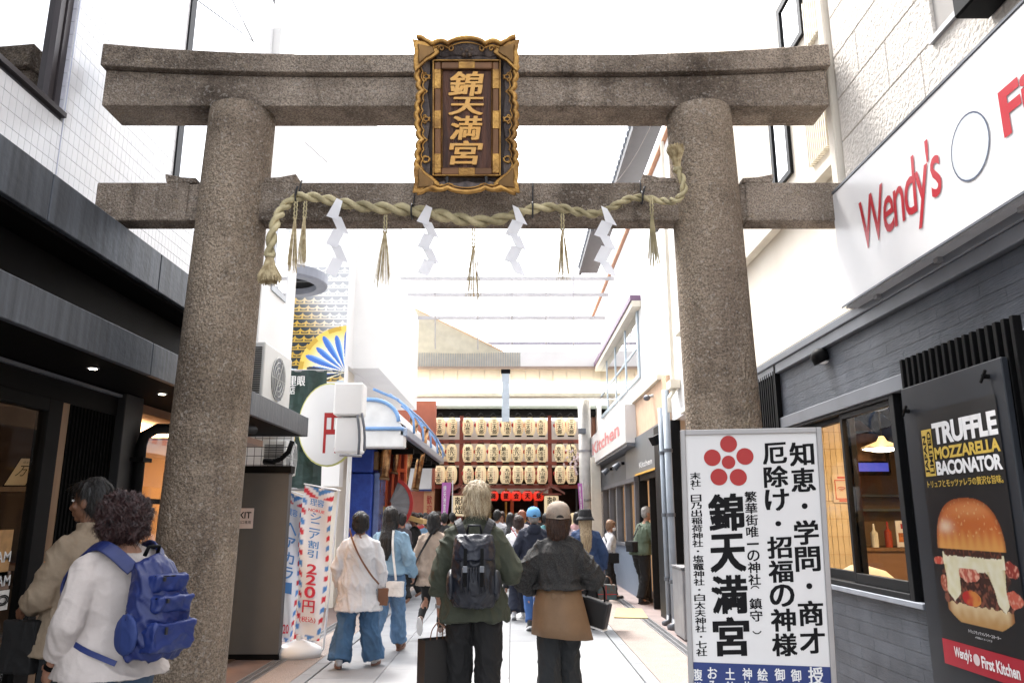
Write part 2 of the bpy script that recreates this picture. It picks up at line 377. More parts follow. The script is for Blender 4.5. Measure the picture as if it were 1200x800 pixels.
MB().box(TX-2.563,TX-1.93,4.915,5.085,3.463,3.744).box(TX-1.46,TX+1.46,4.915,5.085,3.463,3.744).box(TX+1.90,TX+2.563,4.915,5.085,3.463,3.744).box(TX-1.94,TX-1.45,4.93,5.07,3.47,3.74).box(TX+1.45,TX+1.91,4.93,5.07,3.47,3.74).build('nuki_tie_beam', granite, tor, bevel=.012, seg=2)
MB().box(TX-.14,TX+.14,4.9,5.1,3.74,4.3).build('gakuzuka_strut', granite, tor, bevel=.01)
for sx in (-1,1):
    for d in (-1,1):
        x0 = TX+sx*1.655+d*.235; x1 = x0+d*.205
        MB().prism([(x0,4.93,3.747),(x1,4.93,3.747),(x1+d*.015,4.93,3.815),((x0+x1)/2,4.93,3.79),(x0,4.93,3.785)],(0,.14,0)).build('wedge', granite, tor, bevel=.006)

# ================================================================ shrine plaque
pb, pt_ = V((TX-.005,4.80,3.555)), V((TX-.005,4.56,4.62)); up = (pt_-pb); H_ = up.length; up.normalize(); rt = V((1,0,0)); nf = rt.cross(up)
pl = thing('shrine_plaque','tall wooden shrine name plaque in a carved gilded frame on the gate','plaque',tuple(pb))
def PP(a, b, c=0): return pb + rt*a + up*b + nf*c       # a across, b up, c towards the street
def pbox(m, a0,a1,b0,b1,c0,c1): return m.obox(PP((a0+a1)/2,(b0+b1)/2,(c0+c1)/2), rt*(a1-a0)/2, up*(b1-b0)/2, nf*(c1-c0)/2)
m = MB(); pbox(m,-.30,.30,.08,1.02,-.03,.0); m.build('backboard', greyw, pl)
for k in range(3):
    w = .33/3; m = MB(); pbox(m,-.165+k*w+.001,-.165+(k+1)*w-.001,.215,.865,.0,.022); m.build('plank', plankw, pl, bevel=.002)
m = MB()
for a0,a1,b0,b1 in ((-.215,-.17,.165,.915),(.17,.215,.165,.915),(-.17,.17,.165,.212),(-.17,.17,.868,.915)): pbox(m,a0,a1,b0,b1,0,.05)
m.build('inner_frame', mat('bronze_frame',(.17,.08,.035),.45,.4,var=.4), pl, bevel=.006)
m = MB()
for a0,a1,b0,b1 in ((-.226,-.216,.155,.925),(.216,.226,.155,.925),(-.216,.216,.155,.164),(-.216,.216,.916,.925)): pbox(m,a0,a1,b0,b1,0,.064)
for a0,a1,b0,b1 in ((-.168,-.163,.214,.866),(.163,.168,.214,.866)): pbox(m,a0,a1,b0,b1,0,.045)
m.build('gilt_moulding', gold, pl, bevel=.003)
for i,(a,b,w,h) in enumerate([(-.193,.24,.046,.13),(-.193,.53,.046,.12),(-.193,.80,.046,.13),(.193,.24,.046,.13),(.193,.53,.046,.12),(.193,.80,.046,.13),(0,.188,.11,.047),(0,.892,.11,.047)]):
    m = MB(); pbox(m,a-w/2,a+w/2,b-h/2,b+h/2,.045,.056); m.build('gilt_mount', gold, pl, bevel=.003)
# carved cloud border: scalloped outline, thick, with a raised rim
def edge(side):
    P = []
    n = 60
    for i in range(n+1):
        t = i/n; b = .07+t*.96
        s = abs(math.sin(t*math.pi*3)); bump_ = .030*s**.5 + .014*abs(math.sin(t*math.pi*15))
        P.append((side*(.288+bump_), b))
    return P
for side in (-1,1):
    o_ = edge(side); inn = [(side*(.262-.018*abs(math.sin(i/60*math.pi*3))), b) for i,(a,b) in enumerate(o_)]
    m = MB()
    for i in range(len(o_)-1):
        q = [PP(*inn[i],-.02),PP(*o_[i],-.02),PP(*o_[i+1],-.02),PP(*inn[i+1],-.02)]; q2 = [PP(*inn[i],.045),PP(*o_[i],.075),PP(*o_[i+1],.075),PP(*inn[i+1],.045)]
        vs = q+q2; m.add(vs,[(0,1,2,3),(7,6,5,4),(0,4,5,1),(1,5,6,2),(2,6,7,3),(3,7,4,0)])
    m.build('carved_border', greyw, pl)
    MB().tube([PP(a_,b_,.078) for a_,b_ in o_],.019,8).tube([PP(a_-side*.030,b_,.072) for a_,b_ in o_],.006,6).build('gilt_edge', gold, pl, smooth=True)
    for k,(b,s) in enumerate(((.20,1),(.33,-1),(.46,1),(.60,-1),(.74,1),(.88,-1))):     # scroll volutes
        pts = [PP(side*(.272-.03*math.cos(q*.75)*(1-q/9)), b+s*(.055-.0*q)+.04*math.sin(q*.75)*(1-q/9)*s, .06) for q in range(9)]
        MB().tube(pts, .0065, 6).build('scroll', gold, pl, smooth=True)
for sb,b0 in ((1,.915),(-1,.155)):      # top and bottom carved rails with flared corners
    m = MB(); n = 66; top = []; bot = []
    for i in range(n+1):
        u = -1+2*i/n; au = abs(u); wv = .040*max(0,math.cos(u*math.pi*1.35))**.6*(au<.37) + .022*abs(math.sin((au-.37)*math.pi*3.1))*(au>=.37) + .045*max(0,au-.82)/.18
        out = .100+wv if sb>0 else .080+wv*.8
        top.append((u*.325, b0+sb*out)); bot.append((u*.30, b0+sb*(.030+.015*abs(math.sin(au*math.pi*2)))))
    for i in range(n):
        q = [PP(*bot[i],-.02),PP(*bot[i+1],-.02),PP(*top[i+1],.0),PP(*top[i],.0)]; q2 = [PP(*bot[i],.05),PP(*bot[i+1],.05),PP(*top[i+1],.095),PP(*top[i],.095)]
        m.add(q+q2,[(0,1,2,3),(7,6,5,4),(0,4,5,1),(1,5,6,2),(2,6,7,3),(3,7,4,0)])
    m.build('carved_rail', greyw, pl); MB().tube([PP(a_,b_,.096) for a_,b_ in top],.017,8).tube([PP(a_*.97,b_-sb*.028,.088) for a_,b_ in top],.0055,6).build('gilt_edge', gold, pl, smooth=True)
    for sx in (-1,1):
        for k,(a0,rr0) in enumerate(((.105,.030),(.165,.022))):
            MB().tube([PP(sx*(a0+rr0*(1-q/11)*math.cos(q*.8)),b0+sb*(.072+rr0*(1-q/11)*math.sin(q*.8)),.085) for q in range(10)],.0062,6).build('scroll', gold, pl, smooth=True)
for sx in (-1,1):
    for b,sb in ((.985,1),(.085,-1)):
        cs = [(.175,-.02),(.225,-.062),(.262,-.085),(.335,-.165),(.345,-.09),(.338,-.02),(.352,.055),(.29,.045),(.235,.038),(.19,.042)]
        MB().prism([PP(sx*a_,b+sb*b_,.055+.05*((a_-.17)/.18)) for a_,b_ in cs], nf*.02).build('corner_ornament', gold, pl, bevel=.005)
        MB().prism([PP(sx*(.262+(a_-.262)*.62),b+sb*(-.03+(b_+.03)*.6),.082+.03*((a_-.17)/.18)) for a_,b_ in cs], nf*.018).build('corner_boss', mat('old_gold',(.25,.14,.05),.5,.6,var=.5) if 'old_gold' not in bpy.data.materials else bpy.data.materials['old_gold'], pl, bevel=.005)
m = MB()
for k in range(6):
    a = k*math.pi*2/5+math.pi/2; r_ = 0 if k==5 else .034
    m.ell(PP(r_*math.cos(a), .985+r_*math.sin(a), .055), .0165,.0165,.0165, n=10, m=6)
m.build('plum_crest', mat('dark_bronze',(.10,.07,.05),.5,.5), pl, smooth=True)
pbox(MB(),-.2,.2,.935,.975,.0,.04).build('crest_panel', greyw, pl)
yy = .86
for ch, w, h in (('錦',.235,.17),('天',.235,.125),('満',.215,.165),('宮',.225,.165)):
    yy -= h; letters(ch, PP(-w/2-.005,yy,.022), rt*w, up*(h-.006)-rt*.0, gold_l, pl, bold=.022, shear=.12, deep=.016, off=.0, name='gilt_character')
for sx in (-1,1):
    MB().tube([PP(sx*.13,.075,.0),PP(sx*.13,.09,.06),PP(sx*.13,.15,.055)],.011,8).build('iron_hook', wire_m, pl)

# ================================================================ sacred rope
RP = [(334,240),(350,229),(375,232),(400,238),(430,243),(470,245),(500,249),(530,255),(557,260),(585,258),(610,249),(632,243),(655,243),(680,249),(700,252),(718,243),(735,233),(752,231),(775,236),(792,236),(802,226),(801,212),(794,199)]
def wpt(p, Y): q = W(p[0],p[1],Y=Y); return q
rp = [W(316,300,Y=4.70),W(318,280,Y=4.70),W(323,258,Y=4.72)]+[W(x,y,Y=4.85 if x<780 else 4.85-.18*min(1,(x-780)/15)) for x,y in RP]
for _ in range(2):      # smooth resample
    q = [rp[0]]
    for a,b in zip(rp,rp[1:]): q += [a*.75+b*.25, a*.25+b*.75]
    rp = q+[rp[-1]]
L_ = [0]
for a,b in zip(rp,rp[1:]): L_.append(L_[-1]+(b-a).length)
def along(s):
    for i in range(len(L_)-1):
        if L_[i+1] >= s: t = (s-L_[i])/(L_[i+1]-L_[i]); return rp[i].lerp(rp[i+1], t), (rp[i+1]-rp[i]).normalized()
    return rp[-1], (rp[-1]-rp[-2]).normalized()
TOT = L_[-1]
def rrad(t): return .5*(.050 + .036*math.exp(-((t-.42)/.26)**2) + (.018 if t<.2 else 0)*(1-t/.2))
rope = thing('sacred_straw_rope','thick twisted straw rope slung across the gate under the plaque','rope',tuple(rp[len(rp)//2]))
for st in range(2):
    pts = []; rr = []; ph = st*math.pi
    n = 520
    for i in range(n+1):
        s = TOT*i/n; p, t = along(s); a = t.cross(V((0,1,0))).normalized(); b = t.cross(a); r = rrad(s/TOT)
        ph += TOT/n/(r*1.02)
        pts.append(p + (math.cos(ph)*a+math.sin(ph)*b)*r*.52); rr.append(r*.54*(1+.06*random.uniform(-1,1)))
    MB().tube(pts, rr, 10).build('strand', straw, rope, smooth=True)
m = MB()
for i in range(260):      # loose straw hairs
    s = random.uniform(.02,.98)*TOT; p, t = along(s); r = rrad(s/TOT); a = V((random.gauss(0,1),random.gauss(0,1),random.gauss(0,1))); a -= t*a.dot(t); a.normalize()
    q = p+a*r*.9; m.tube([q, q+a*random.uniform(.006,.022)+t*random.uniform(-.03,.03)], .0009, 3)
m.build('loose_straw', straw_l, rope, kind='stuff')
def brush(p, d, ln, r0, r1, n, name='end_tassel'):
    m = MB(); d = d.normalized(); a = d.orthogonal().normalized(); b = d.cross(a)
    for i in range(n):
        u = math.sqrt(random.random()); th = random.uniform(0,2*math.pi); o = (math.cos(th)*a+math.sin(th)*b)
        l = ln*random.uniform(.8,1.06); w = random.uniform(-.008,.008)
        m.tube([p+o*r0*u, p+o*(r0+(r1-r0)*.35)*u+d*l*.5, p+o*r1*u+d*l+a*w+V((0,0,-.01*u))], .0021, 3)
    return m.build(name, straw_l, rope, kind='stuff')
brush(rp[0], V((.06,0,-1)), .165, .02, .075, 700)
brush(rp[-1], V((-.05,0,1)), .17, .016, .062, 480)
for p_, t_ in ((rp[0],V((0,0,1))),(rp[-1],V((0,0,1)))): MB().tube([p_-t_*.012,p_+t_*.012],.03,10).build('binding', straw, rope, smooth=True)
for i,(x,y) in enumerate(((348,232),(483,248),(624,246),(752,232))):
    t = thing('black_wire_tie','black wire tie holding the rope at '+('its left end','its middle left','its middle right','its right end')[i],'wire tie',tuple(W(x,y,Y=4.8)))
    c = W(x,y,Y=4.85); r_ = .052 if 400<x<700 else .042
    MB().tube([c+V((0,r_*math.cos(a),r_*math.sin(a))) for a in [k*math.pi/6 for k in range(13)]],.006,6).build('loop', wire_m, t, smooth=True)
    MB().tube([c+V((0,.03,.03)),c+V((.004,.052,.12)),V((c.x+.006,4.907,3.75)),V((c.x+.006,4.93,3.757))],.005,6).build('stay', wire_m, t, smooth=True)
    if i in (0,3): MB().tube([c+V((0,-r_,0)),c+V((.01,-r_-.012,.045)),c+V((.016,-r_-.01,.06))],.008,6).build('twist', wire_m, t)
for i,(x,y0,y1,w,n_) in enumerate(((347,236,318,13,2),(358,236,312,10,2),(452,252,335,18,2),(555,268,355,20,1),(659,250,330,16,2),(763,232,312,13,1))):
    p = W(x,y0,Y=4.80); e = W(x,y1,Y=4.80); ln = p.z-e.z; wd = w*5.1/900/2
    t = thing('straw_tassel',('straw tassel hanging at the left end of the rope, nearer the column','straw tassel hanging at the left end of the rope, the shorter one beside the first',
       'straw tassel between the first and second paper streamers','longest straw tassel under the middle of the plaque','straw tassel between the third and fourth paper streamers','greenish straw tassel hanging at the right end of the rope')[i],'tassel',tuple(p),group='straw tassels hanging from the rope')
    m = MB()
    for k in (-1,1):
        q = [p+V((k*.008+.003*math.cos(j*2.1+k),.003*math.sin(j*2.1+k),-ln*.26*j/12)) for j in range(13)]; m.tube(q,[.0045+.0012*(j%2) for j in range(13)],6)
    m.build('braided_stem', straw, t, smooth=True)
    m = MB(); z0 = p.z-ln*.24
    for k in range(46):
        a = random.uniform(-1,1); b = random.uniform(-1,1); l = ln*.76*random.uniform(.75,1.03)
        m.tube([V((p.x+a*.006,p.y+b*.006,z0)),V((p.x+a*wd*.55,p.y+b*wd*.5,z0-l*.45)),V((p.x+a*wd,p.y+b*wd,z0-l))],.0017,3)
    m.build('straw_fringe', straw_l if i!=5 else straw, t, kind='stuff')
def shide(i, x, y0, y1, s, lab):
    p = W(x,y0,Y=4.785); k = 5.15/900; t = thing('paper_streamer',lab,'paper streamer',tuple(p),group='white zigzag paper streamers on the rope')
    h = (y1-y0)*k/4.6; w = .075; c = p.copy(); u = V((s,0,0))
    for j in range(5):
        top = c + V((0,0,0)); dz = -h*(1.05 if j else 1.25); sh = (-.45 if j%2==0 else .55)*w*s*1.25
        yw = .012*(1 if j%2 else -1)
        a = [top+V((-w/2*(.55 if j==0 else 1),0,.012)), top+V((w/2*(.55 if j==0 else 1),0,-.010)), top+V((w/2+sh,yw,dz-.012)), top+V((-w/2+sh,yw,dz+.016))]
        MB().prism(a,(0,.0008,0)).build('fold', paper, t)
        c = top + V((sh*.95+(.30*w*s if j%2==0 else -.34*w*s), yw*.6+(.002 if j%2 else -.002), dz*.86))
for i,a in enumerate(((398,234,322,1,'first zigzag paper streamer from the left column'),(503,242,322,1,'zigzag paper streamer left of the longest tassel'),(604,242,322,-1,'zigzag paper streamer right of the longest tassel'),(708,243,322,-1,'zigzag paper streamer nearest the right column'))): shide(i,*a)

# ================================================================ shrine notice board in front of the right column
A = V((.940,4.30+.07*1.975,0)); B = V((1.669,4.15+.07*1.975,0)); ux = (B-A); wS = ux.length; ux.normalize(); uz = V((0,-.07,1)).normalized(); nS = ux.cross(uz).normalized()
nb = thing('shrine_notice_board','white upright notice board with red plum crest and black lettering before the right column','notice board',tuple((A+B)/2))
Z1, Z0 = 1.975, .35
def SB(a,b,c=0): return A+ux*a+uz*b+nS*c
def sbox(a0,a1,b0,b1,c0,c1,mb=None): return (mb or MB()).obox(SB((a0+a1)/2,(b0+b1)/2,(c0+c1)/2), ux*(a1-a0)/2, uz*(b1-b0)/2, nS*(c1-c0)/2)
m = sbox(0,.028,Z0,Z1,-.025,.025); sbox(wS-.028,wS,Z0,Z1,-.025,.025,m); sbox(.028,wS-.028,Z1-.028,Z1,-.024,.024,m); sbox(.028,wS-.028,Z0,Z0+.028,-.024,.024,m)
m.build('frame', white_al, nb, bevel=.003)
sbox(.028,wS-.028,Z0+.028,Z1-.028,-.010,.010).build('panel', signw, nb)
def sig(px,py):      # pixel -> (a, b) on the board plane
    u,t = (px-600)/900,(400-py)/900; c_,s_ = math.cos(PITCH),math.sin(PITCH); d = V((u,c_-t*s_,s_+t*c_)); k = (A-EYE).dot(nS)/d.dot(nS); p = EYE+d*k-A; return p.dot(ux), p.dot(uz-ux*uz.dot(ux))
zb = sig(880,777)[1]; sbox(.028,wS-.028,Z0+.028,zb,.010,.0125).build('blue_band', bluep, nb)
for a in (.02,wS-.06): sbox(a,a+.04,0,Z0,-.02,.02).build('leg', white_al, nb)
sbox(-.0,wS,0,.04,-.22,.22).build('base', white_al, nb, bevel=.005)
def col(s, cx, y0, y1, wpx, bold, m_=ink, sk=.0):
    ac, _ = sig(cx,(y0+y1)/2); w2 = wpx*4.13/900/2; a0, a1 = ac-w2, ac+w2; b1 = sig(cx,y0)[1]; b0 = sig(cx,y1)[1]; n = len(s); hh = (b1-b0)/n
    for i,ch in enumerate(s):
        z1 = b1-i*hh
        if ch in '・、': f = (.38,.62,.62,.40) if ch=='・' else (.1,.35,.95,.62)
        elif ch == '一': f = (0.02,.98,.56,.40)
        elif ch in '（(': f = (.15,.85,1.0,.72)
        elif ch in '）)': f = (.15,.85,.28,.0)
        else: f = (.0,1,.96,.03)
        c2 = {'（':'︵','(':'︵','）':'︶',')':'︶'}.get(ch,ch)
        w = a1-a0; letters(c2, SB(a0+w*f[0], z1-hh*(1-f[3]), .0105), ux*w*(f[1]-f[0])+uz*w*.05*(f[1]-f[0]), uz*hh*(f[2]-f[3]), m_, nb, bold=bold, off=.001, name='character')
col('知恵・学問・商才', 941, 517, 766, 27.5, .028)
col('厄除け・招福の神様', 909, 518, 769, 27.5, .028)
col('繁華街唯一の神社（鎮守）', 879, 575, 742, 14, .02)
col('錦天満宮', 850, 577, 770, 41, .036)
col('末社、日乃出稲荷神社・塩竈神社・白太夫神社・七社', 814.5, 553, 768, 12.5, .02)
for i,(x,y,w) in enumerate(((815,788,12),(832.5,786,12),(853,787,12),(873,787,12),(891,788,13),(911,788,13),(930,789,13),(953,789,19))):
    a0,b1 = sig(x-w/2,y-w/2); a1,b0 = sig(x+w/2,y+w/2+2)
    ch = '腹お土神絵御御授'[i]
    letters(ch, SB(a0,b0,.0135), ux*(a1-a0), uz*(b1-b0), whitep, nb, bold=.02, off=.001, name='character')
    ch = '帯み鈴札馬朱守与'[i]; letters(ch, SB(a0,b0-(b1-b0)*1.15,.0135), ux*(a1-a0), uz*(b1-b0), whitep, nb, bold=.02, off=.001, name='character')
for i,(x,y,r) in enumerate(((847.7,520,9.8),(829,536,9.8),(867,534.5,9.8),(837,558.5,9.8),(859.6,558.8,9.8),(848,541.3,7.8))):
    a,b = sig(x,y); rr_ = r*4.15/900
    m = MB(); P = [SB(a+rr_*math.cos(q*math.pi/16),b+rr_*math.sin(q*math.pi/16),.0118) for q in range(32)]; m.prism(P, nS*.0008); m.build('crest_petal', redp, nb)
# ================================================================ right side: burger shop
rb = thing('burger_shop_building','dark tiled shopfront with rough white upper wall under the red lettered signboard','shop building',(2.35,5,0))
XR = 2.35
UR = V((0,-1,0))           # along the right-hand wall, reading direction
def pieces(name, cells, mk, m_, parent, near=V((0,0,1.5)), limit=290, bevel=0, backing=None):
    """cells: list of (centre, su, sv); nearest ones are single objects, the rest one joined part"""
    cells = sorted(cells, key=lambda c: (V(c[0])-near).length); cache = {}
    for c, su, sv in cells[:limit]:
        k = (round(su,3), round(sv,3))
        if k not in cache:
            mb = MB(); mk(mb, V((0,0,0)), su, sv); cache[k] = mb.mesh(name); cache[k].materials.append(m_)
        o = link(name, cache[k], parent, bevel=bevel); o.matrix_parent_inverse = parent.matrix_basis.inverted() if parent.type=='EMPTY' else Matrix(); o.location = c
    if len(cells) > limit:
        mb = MB()
        for c, su, sv in cells[limit:]: mk(mb, V(c), su, sv)
        mb.build(name, m_, parent, kind='stuff')
def grid_cells(X, y0, y1, z0, z1, w, h, gap, brick=True, holes=()):
    out = []; r = 0; z = z0
    while z < z1-1e-6:
        zt = min(z+h, z1); y = y0 - (w/2 if (brick and r%2) else 0)
        while y < y1-1e-6:
            a, b = max(y, y0), min(y+w, y1)
            segs = [(a, b)]
            for (ha,hb,hz0,hz1) in holes:
                if zt > hz0+1e-4 and z < hz1-1e-4:
                    ns = []
                    for s0,s1 in segs:
                        if s1 <= ha or s0 >= hb: ns.append((s0,s1))
                        else:
                            if s0 < ha: ns.append((s0,ha))
                            if s1 > hb: ns.append((hb,s1))
                    segs = ns
            for s0,s1 in segs:
                if s1-s0 > .02: out.append((V((X,(s0+s1)/2,(z+zt)/2)), s1-s0-gap, zt-z-gap))
            y += w
        z += h; r += 1
    return out
def mk_tile_r(th):
    return lambda mb,c,su,sv: mb.box(c.x-th, c.x+.01, c.y-su/2, c.y+su/2, c.z-sv/2, c.z+sv/2)
WY0, WY1 = 4.66, 6.70      # window opening
m = MB(); m.box(XR+.008,XR+.16,4.60,7.3,0,1.02).box(XR+.008,XR+.16,3.28,4.60,0,2.4).box(XR+.008,XR+.16,1.5,7.3,2.33,2.86).box(XR+.008,XR+.16,WY1,7.3,1.02,2.33)
m.build('wall_backing', tilebed, rb)
pieces('wall_tile', grid_cells(XR,3.28,7.3,.0,.985,.40,.082,.002), mk_tile_r(.006), scratch, rb, limit=200)
pieces('wall_tile', grid_cells(XR,1.5,7.3,2.335,2.715,.40,.076,.002), mk_tile_r(.006), scratch, rb, limit=98)
MB().box(XR-.03,XR+.15,WY0-.1,7.2,.985,1.02).build('sill_course', sillst, rb, bevel=.004)
MB().box(XR-.035,XR+.1,3.2,7.3,2.235,2.33).build('head_trim', greytrim, rb, bevel=.004)
MB().box(XR-.045,XR+.1,1.5,7.3,2.72,2.80).build('band_trim', greytrim, rb, bevel=.004)
MB().box(XR-.06,XR+.1,1.5,7.3,2.80,2.86).build('band_capping', greytrim, rb, bevel=.006)
# two-leaf sliding window
def window_leaf(y0,y1,x):
    fr = MB(); w = .038
    fr.box(x-.02,x+.02,y0,y0+w,1.06,2.21).box(x-.02,x+.02,y1-w,y1,1.06,2.21).box(x-.02,x+.02,y0+w,y1-w,1.06,1.125).box(x-.02,x+.02,y0+w,y1-w,2.175,2.21)
    return fr.build('window', frame_m, rb, bevel=.002)
mid = W(996,600,X=XR).y
for y0,y1,x in ((WY0+.06,mid+.03,2.37),(mid-.03,WY1-.3,2.41)):
    o = window_leaf(y0,y1,x); MB().box(x-.003,x+.003,y0+.038,y1-.038,1.125,2.175).build('pane', wallgl, o)
MB().box(XR-.02,XR+.12,WY0,WY0+.055,1.02,2.235).box(XR-.02,XR+.12,WY0+.055,WY1,1.02,1.058).box(XR-.02,XR+.12,WY0+.055,WY1,2.212,2.235).box(XR-.02,XR+.12,WY1-.30,WY1,1.058,2.212).box(XR+.02,XR+.12,WY0-.10,WY0-.003,1.02,2.235).build('window_frame', frame_m, rb, bevel=.003)
# slat screen beyond the window
sc_ = thing('slat_screen','black vertical slat screen on the shop wall behind the notice board','slat screen',(2.33,6.9,0))
MB().box(2.30,2.345,7.18,7.21,0,2.86).box(2.30,2.345,6.62,6.65,0,2.86).build('screen_frame', blackm, sc_)
sm = MB().box(-.012,.012,-.011,.011,0,2.70).mesh('slat'); sm.materials.append(blackm)
for i in range(9): o = link('slat', sm, sc_); o.matrix_parent_inverse = sc_.matrix_basis.inverted(); o.location = (2.315, 6.68+i*.057, .05)
# dome lamp on the band
p = W(961,418,X=2.30); lm = thing('wall_lamp','small black hooded wall lamp on the dark tiled band above the window','wall lamp',tuple(p))
rD = Matrix.Rotation(R(-28),3,'Y'); MB().loft([[p+rD@V((.066*q[0]*math.cos(a),.066*q[0]*math.sin(a),q[1]*.066)) for a in [k*math.pi/10 for k in range(20)]] for q in ((.9,-.62),(1.02,-.6),(1.02,0),(.93,.42),(.72,.72),(.4,.92),(.05,1.0))]).build('hood', blackm, lm, smooth=True)
MB().tube([p+V((.055,0,.03)),V((2.345,p.y,p.z+.01))],.012,8).build('arm', blackm, lm)
MB().ell(p+rD@V((0,0,-.045)),.05,.05,.012).build('lens', whitep, lm, smooth=True)
# the shop room behind the glass
m = MB(); m.box(2.5,5.5,1.0,7.6,-.02,.01).build('room_floor', floor_in, rb)
MB().box(2.5,5.5,1.0,9.4,2.62,2.7).build('room_ceiling', mat('dark_ceiling',(.12,.10,.09),.7), rb)
MB().box(5.2,5.3,1.0,9.4,0,2.62).build('room_wall', warmwall, rb)
MB().box(3.4,5.2,9.2,9.3,0,2.62).build('room_wall', mat('brown_tile',(.24,.16,.09),.5,bump=.3,bscale=30), rb)
MB().box(2.52,3.20,7.31,7.4,0,2.62).build('room_wall', warmwall, rb)
pieces('room_tile', [(V((2.56+.052*i,7.305,.60+.16*j)),.048,.155) for i in range(13) for j in range(12)], lambda mb,c,su,sv: mb.box(c.x-su/2,c.x+su/2,c.y-.006,c.y+.004,c.z-sv/2,c.z+sv/2), tilewarm, rb)
for z in (1.72,1.56): MB().box(3.75,4.6,8.9,9.19,z,z+.025).build('wall_shelf', mat('shelf',(.10,.13,.14),.4), rb)
ct = thing('service_counter','wooden service counter with bottles seen inside through the right-hand window','counter',(3.7,7.2,0))
MB().box(3.0,4.9,7.9,8.5,0,1.16).build('counter_body', mat('counter_wood',(.24,.13,.07),.5,vscale=4,stretch=(1,1,8)), ct); MB().box(2.97,4.93,7.87,8.53,1.163,1.20).build('counter_top', tanwood, ct, bevel=.004)
for i,(x,c_,h,nm,lb) in enumerate(((3.66,(.75,.73,.62),.20,'squeeze_bottle','pale squeeze bottle at the left of the shop counter'),(3.80,(.35,.05,.02),.22,'sauce_bottle','tall red sauce bottle on the shop counter'),(4.14,(.28,.08,.03),.14,'sauce_bottle','short brown sauce bottle near the right end of the shop counter'))):
    t = thing(nm,lb,'bottle',(x,8.0,1.2)); MB().zl([(0,0,0,.035,.035),(h*.7,0,0,.035,.035),(h*.82,0,0,.014,.014),(h,0,0,.010,.010)],n=14).build('body', mat(nm+'_m',c_,.4), t, smooth=False, local=True); MB().zl([(h,0,0,.012,.012),(h+.03,0,0,.008,.008)],n=12).build('cap', redp if i else whitep, t, local=True)
t = thing('menu_stand','small upright menu card with a burger picture on the shop counter','menu card',(3.96,8.0,1.2))
MB().box(3.88,4.04,7.99,8.0,1.203,1.46).build('card', whitep, t); MB().box(3.90,4.02,7.985,7.989,1.25,1.34).build('picture', mat('orange_print',(.6,.2,.05),.5,var=.6,vscale=25), t); MB().box(3.93,3.99,7.985,7.989,1.38,1.43).build('caption', redp, t)
t = thing('menu_screen','dark menu screen with a blue strip hung under the shop ceiling','screen',(3.9,8.3,2.1))
MB().box(3.45,4.05,8.3,8.36,1.93,2.40).build('screen_case', blackm, t, bevel=.005); MB().box(3.48,4.02,8.293,8.299,1.97,2.06).build('strip', emit_mat('blue_strip',(.06,.08,.5),.25), t)
MB().box(3.5,4.0,8.293,8.299,2.08,2.37).build('picture', mat('food_picture',(.25,.13,.07),.4,col2=(.04,.03,.03),vscale=9), t)
t = thing('hood_duct','black slanted extractor hood above the shop kitchen','extractor hood',(4.1,8.2,2.2))
MB().prism([(3.55,7.6,2.6),(4.6,7.6,2.6),(4.6,7.6,2.15),(4.1,7.6,2.12)],(0,.5,0)).build('hood', blackm, t)
p = W(1034,524,Y=6.3); t = thing('pendant_lamp','lit pendant lamp hanging inside the right-hand shop window','pendant lamp',tuple(p))
MB().zl([(p.z+.09,p.x,p.y,.02,.02),(p.z+.05,p.x,p.y,.04,.04),(p.z,p.x,p.y,.16,.16),(p.z-.012,p.x,p.y,.165,.165)],n=24).build('lamp_shade', mat('enamel',(.5,.45,.38),.3), t, smooth=True)
MB().zl([(p.z-.034,p.x,p.y,.05,.05),(p.z-.013,p.x,p.y,.15,.15)],n=20).build('bulb', lampglow, t); MB().tube([(p.x,p.y,p.z+.09),(p.x,p.y,2.61)],.006,6).build('cord', blackm, t)
t = thing('ceiling_lamp','warm round ceiling lamp deep inside the burger shop','ceiling lamp',(4.2,6.2,2.6)); MB().zl([(2.56,4.2,6.2,.2,.2),(2.6,4.2,6.2,.22,.22)],n=20).build('diffuser', emit_mat('warm_diffuser',(1,.68,.36),26), t)
t = thing('ceiling_lamp','warm ceiling lamp over the tiled corner just inside the shop window','ceiling lamp',(2.9,5.6,2.6)); MB().zl([(2.56,2.9,6.1,.10,.10),(2.6,2.9,6.1,.12,.12)],n=20).build('diffuser', emit_mat('warm_diffuser_b',(1,.66,.32),30), t)
t = thing('wall_notice','orange printed wireless notice on the pale tiles inside the window','notice',(2.8,7.2,1.7))
p = W(985,572,Y=7.28); MB().box(p.x-.07,p.x+.09,7.285,7.29,p.z-.13,p.z+.13).build('sheet', mat('cream_paper',(.7,.58,.42),.6), t)
m = MB(); cx = p.x+.01
for a0,b0,a1,b1 in ((-.06,-.10,.07,-.09),(-.06,.07,.07,.08),(-.06,-.09,-.052,.07),(.062,-.09,.07,.07),(-.03,.09,.04,.11),(-.03,-.12,.04,-.105)): m.box(cx+a0,cx+a1,7.281,7.284,p.z+b0,p.z+b1)
for k in range(3):
    m.tube([V((cx+.0+math.cos(a)*(.018+.016*k),7.282,p.z-.035+math.sin(a)*(.018+.016*k))) for a in [math.pi*(.25+.5*q/6) for q in range(7)]],.004,4)
m.build('wireless_symbol', mat('orange_ink',(.6,.10,.03),.6), t)
t = thing('standin_chair','rounded white chair back just inside the right-hand window','chair',(2.95,6.0,0))  # chair added in place of what looks like someone's white shoulder
q = W(1018,672,Y=6.0); MB().zl([(.45,q.x+.06,6.0,.22,.2),(.75,q.x+.05,6.02,.25,.17),(1.0,q.x+.02,6.04,.24,.12),(1.10,q.x-.02,6.05,.17,.08),(1.14,q.x-.05,6.05,.06,.04)],n=24).build('backrest', mat('white_fabric',(.7,.64,.52),.8), t, smooth=True)
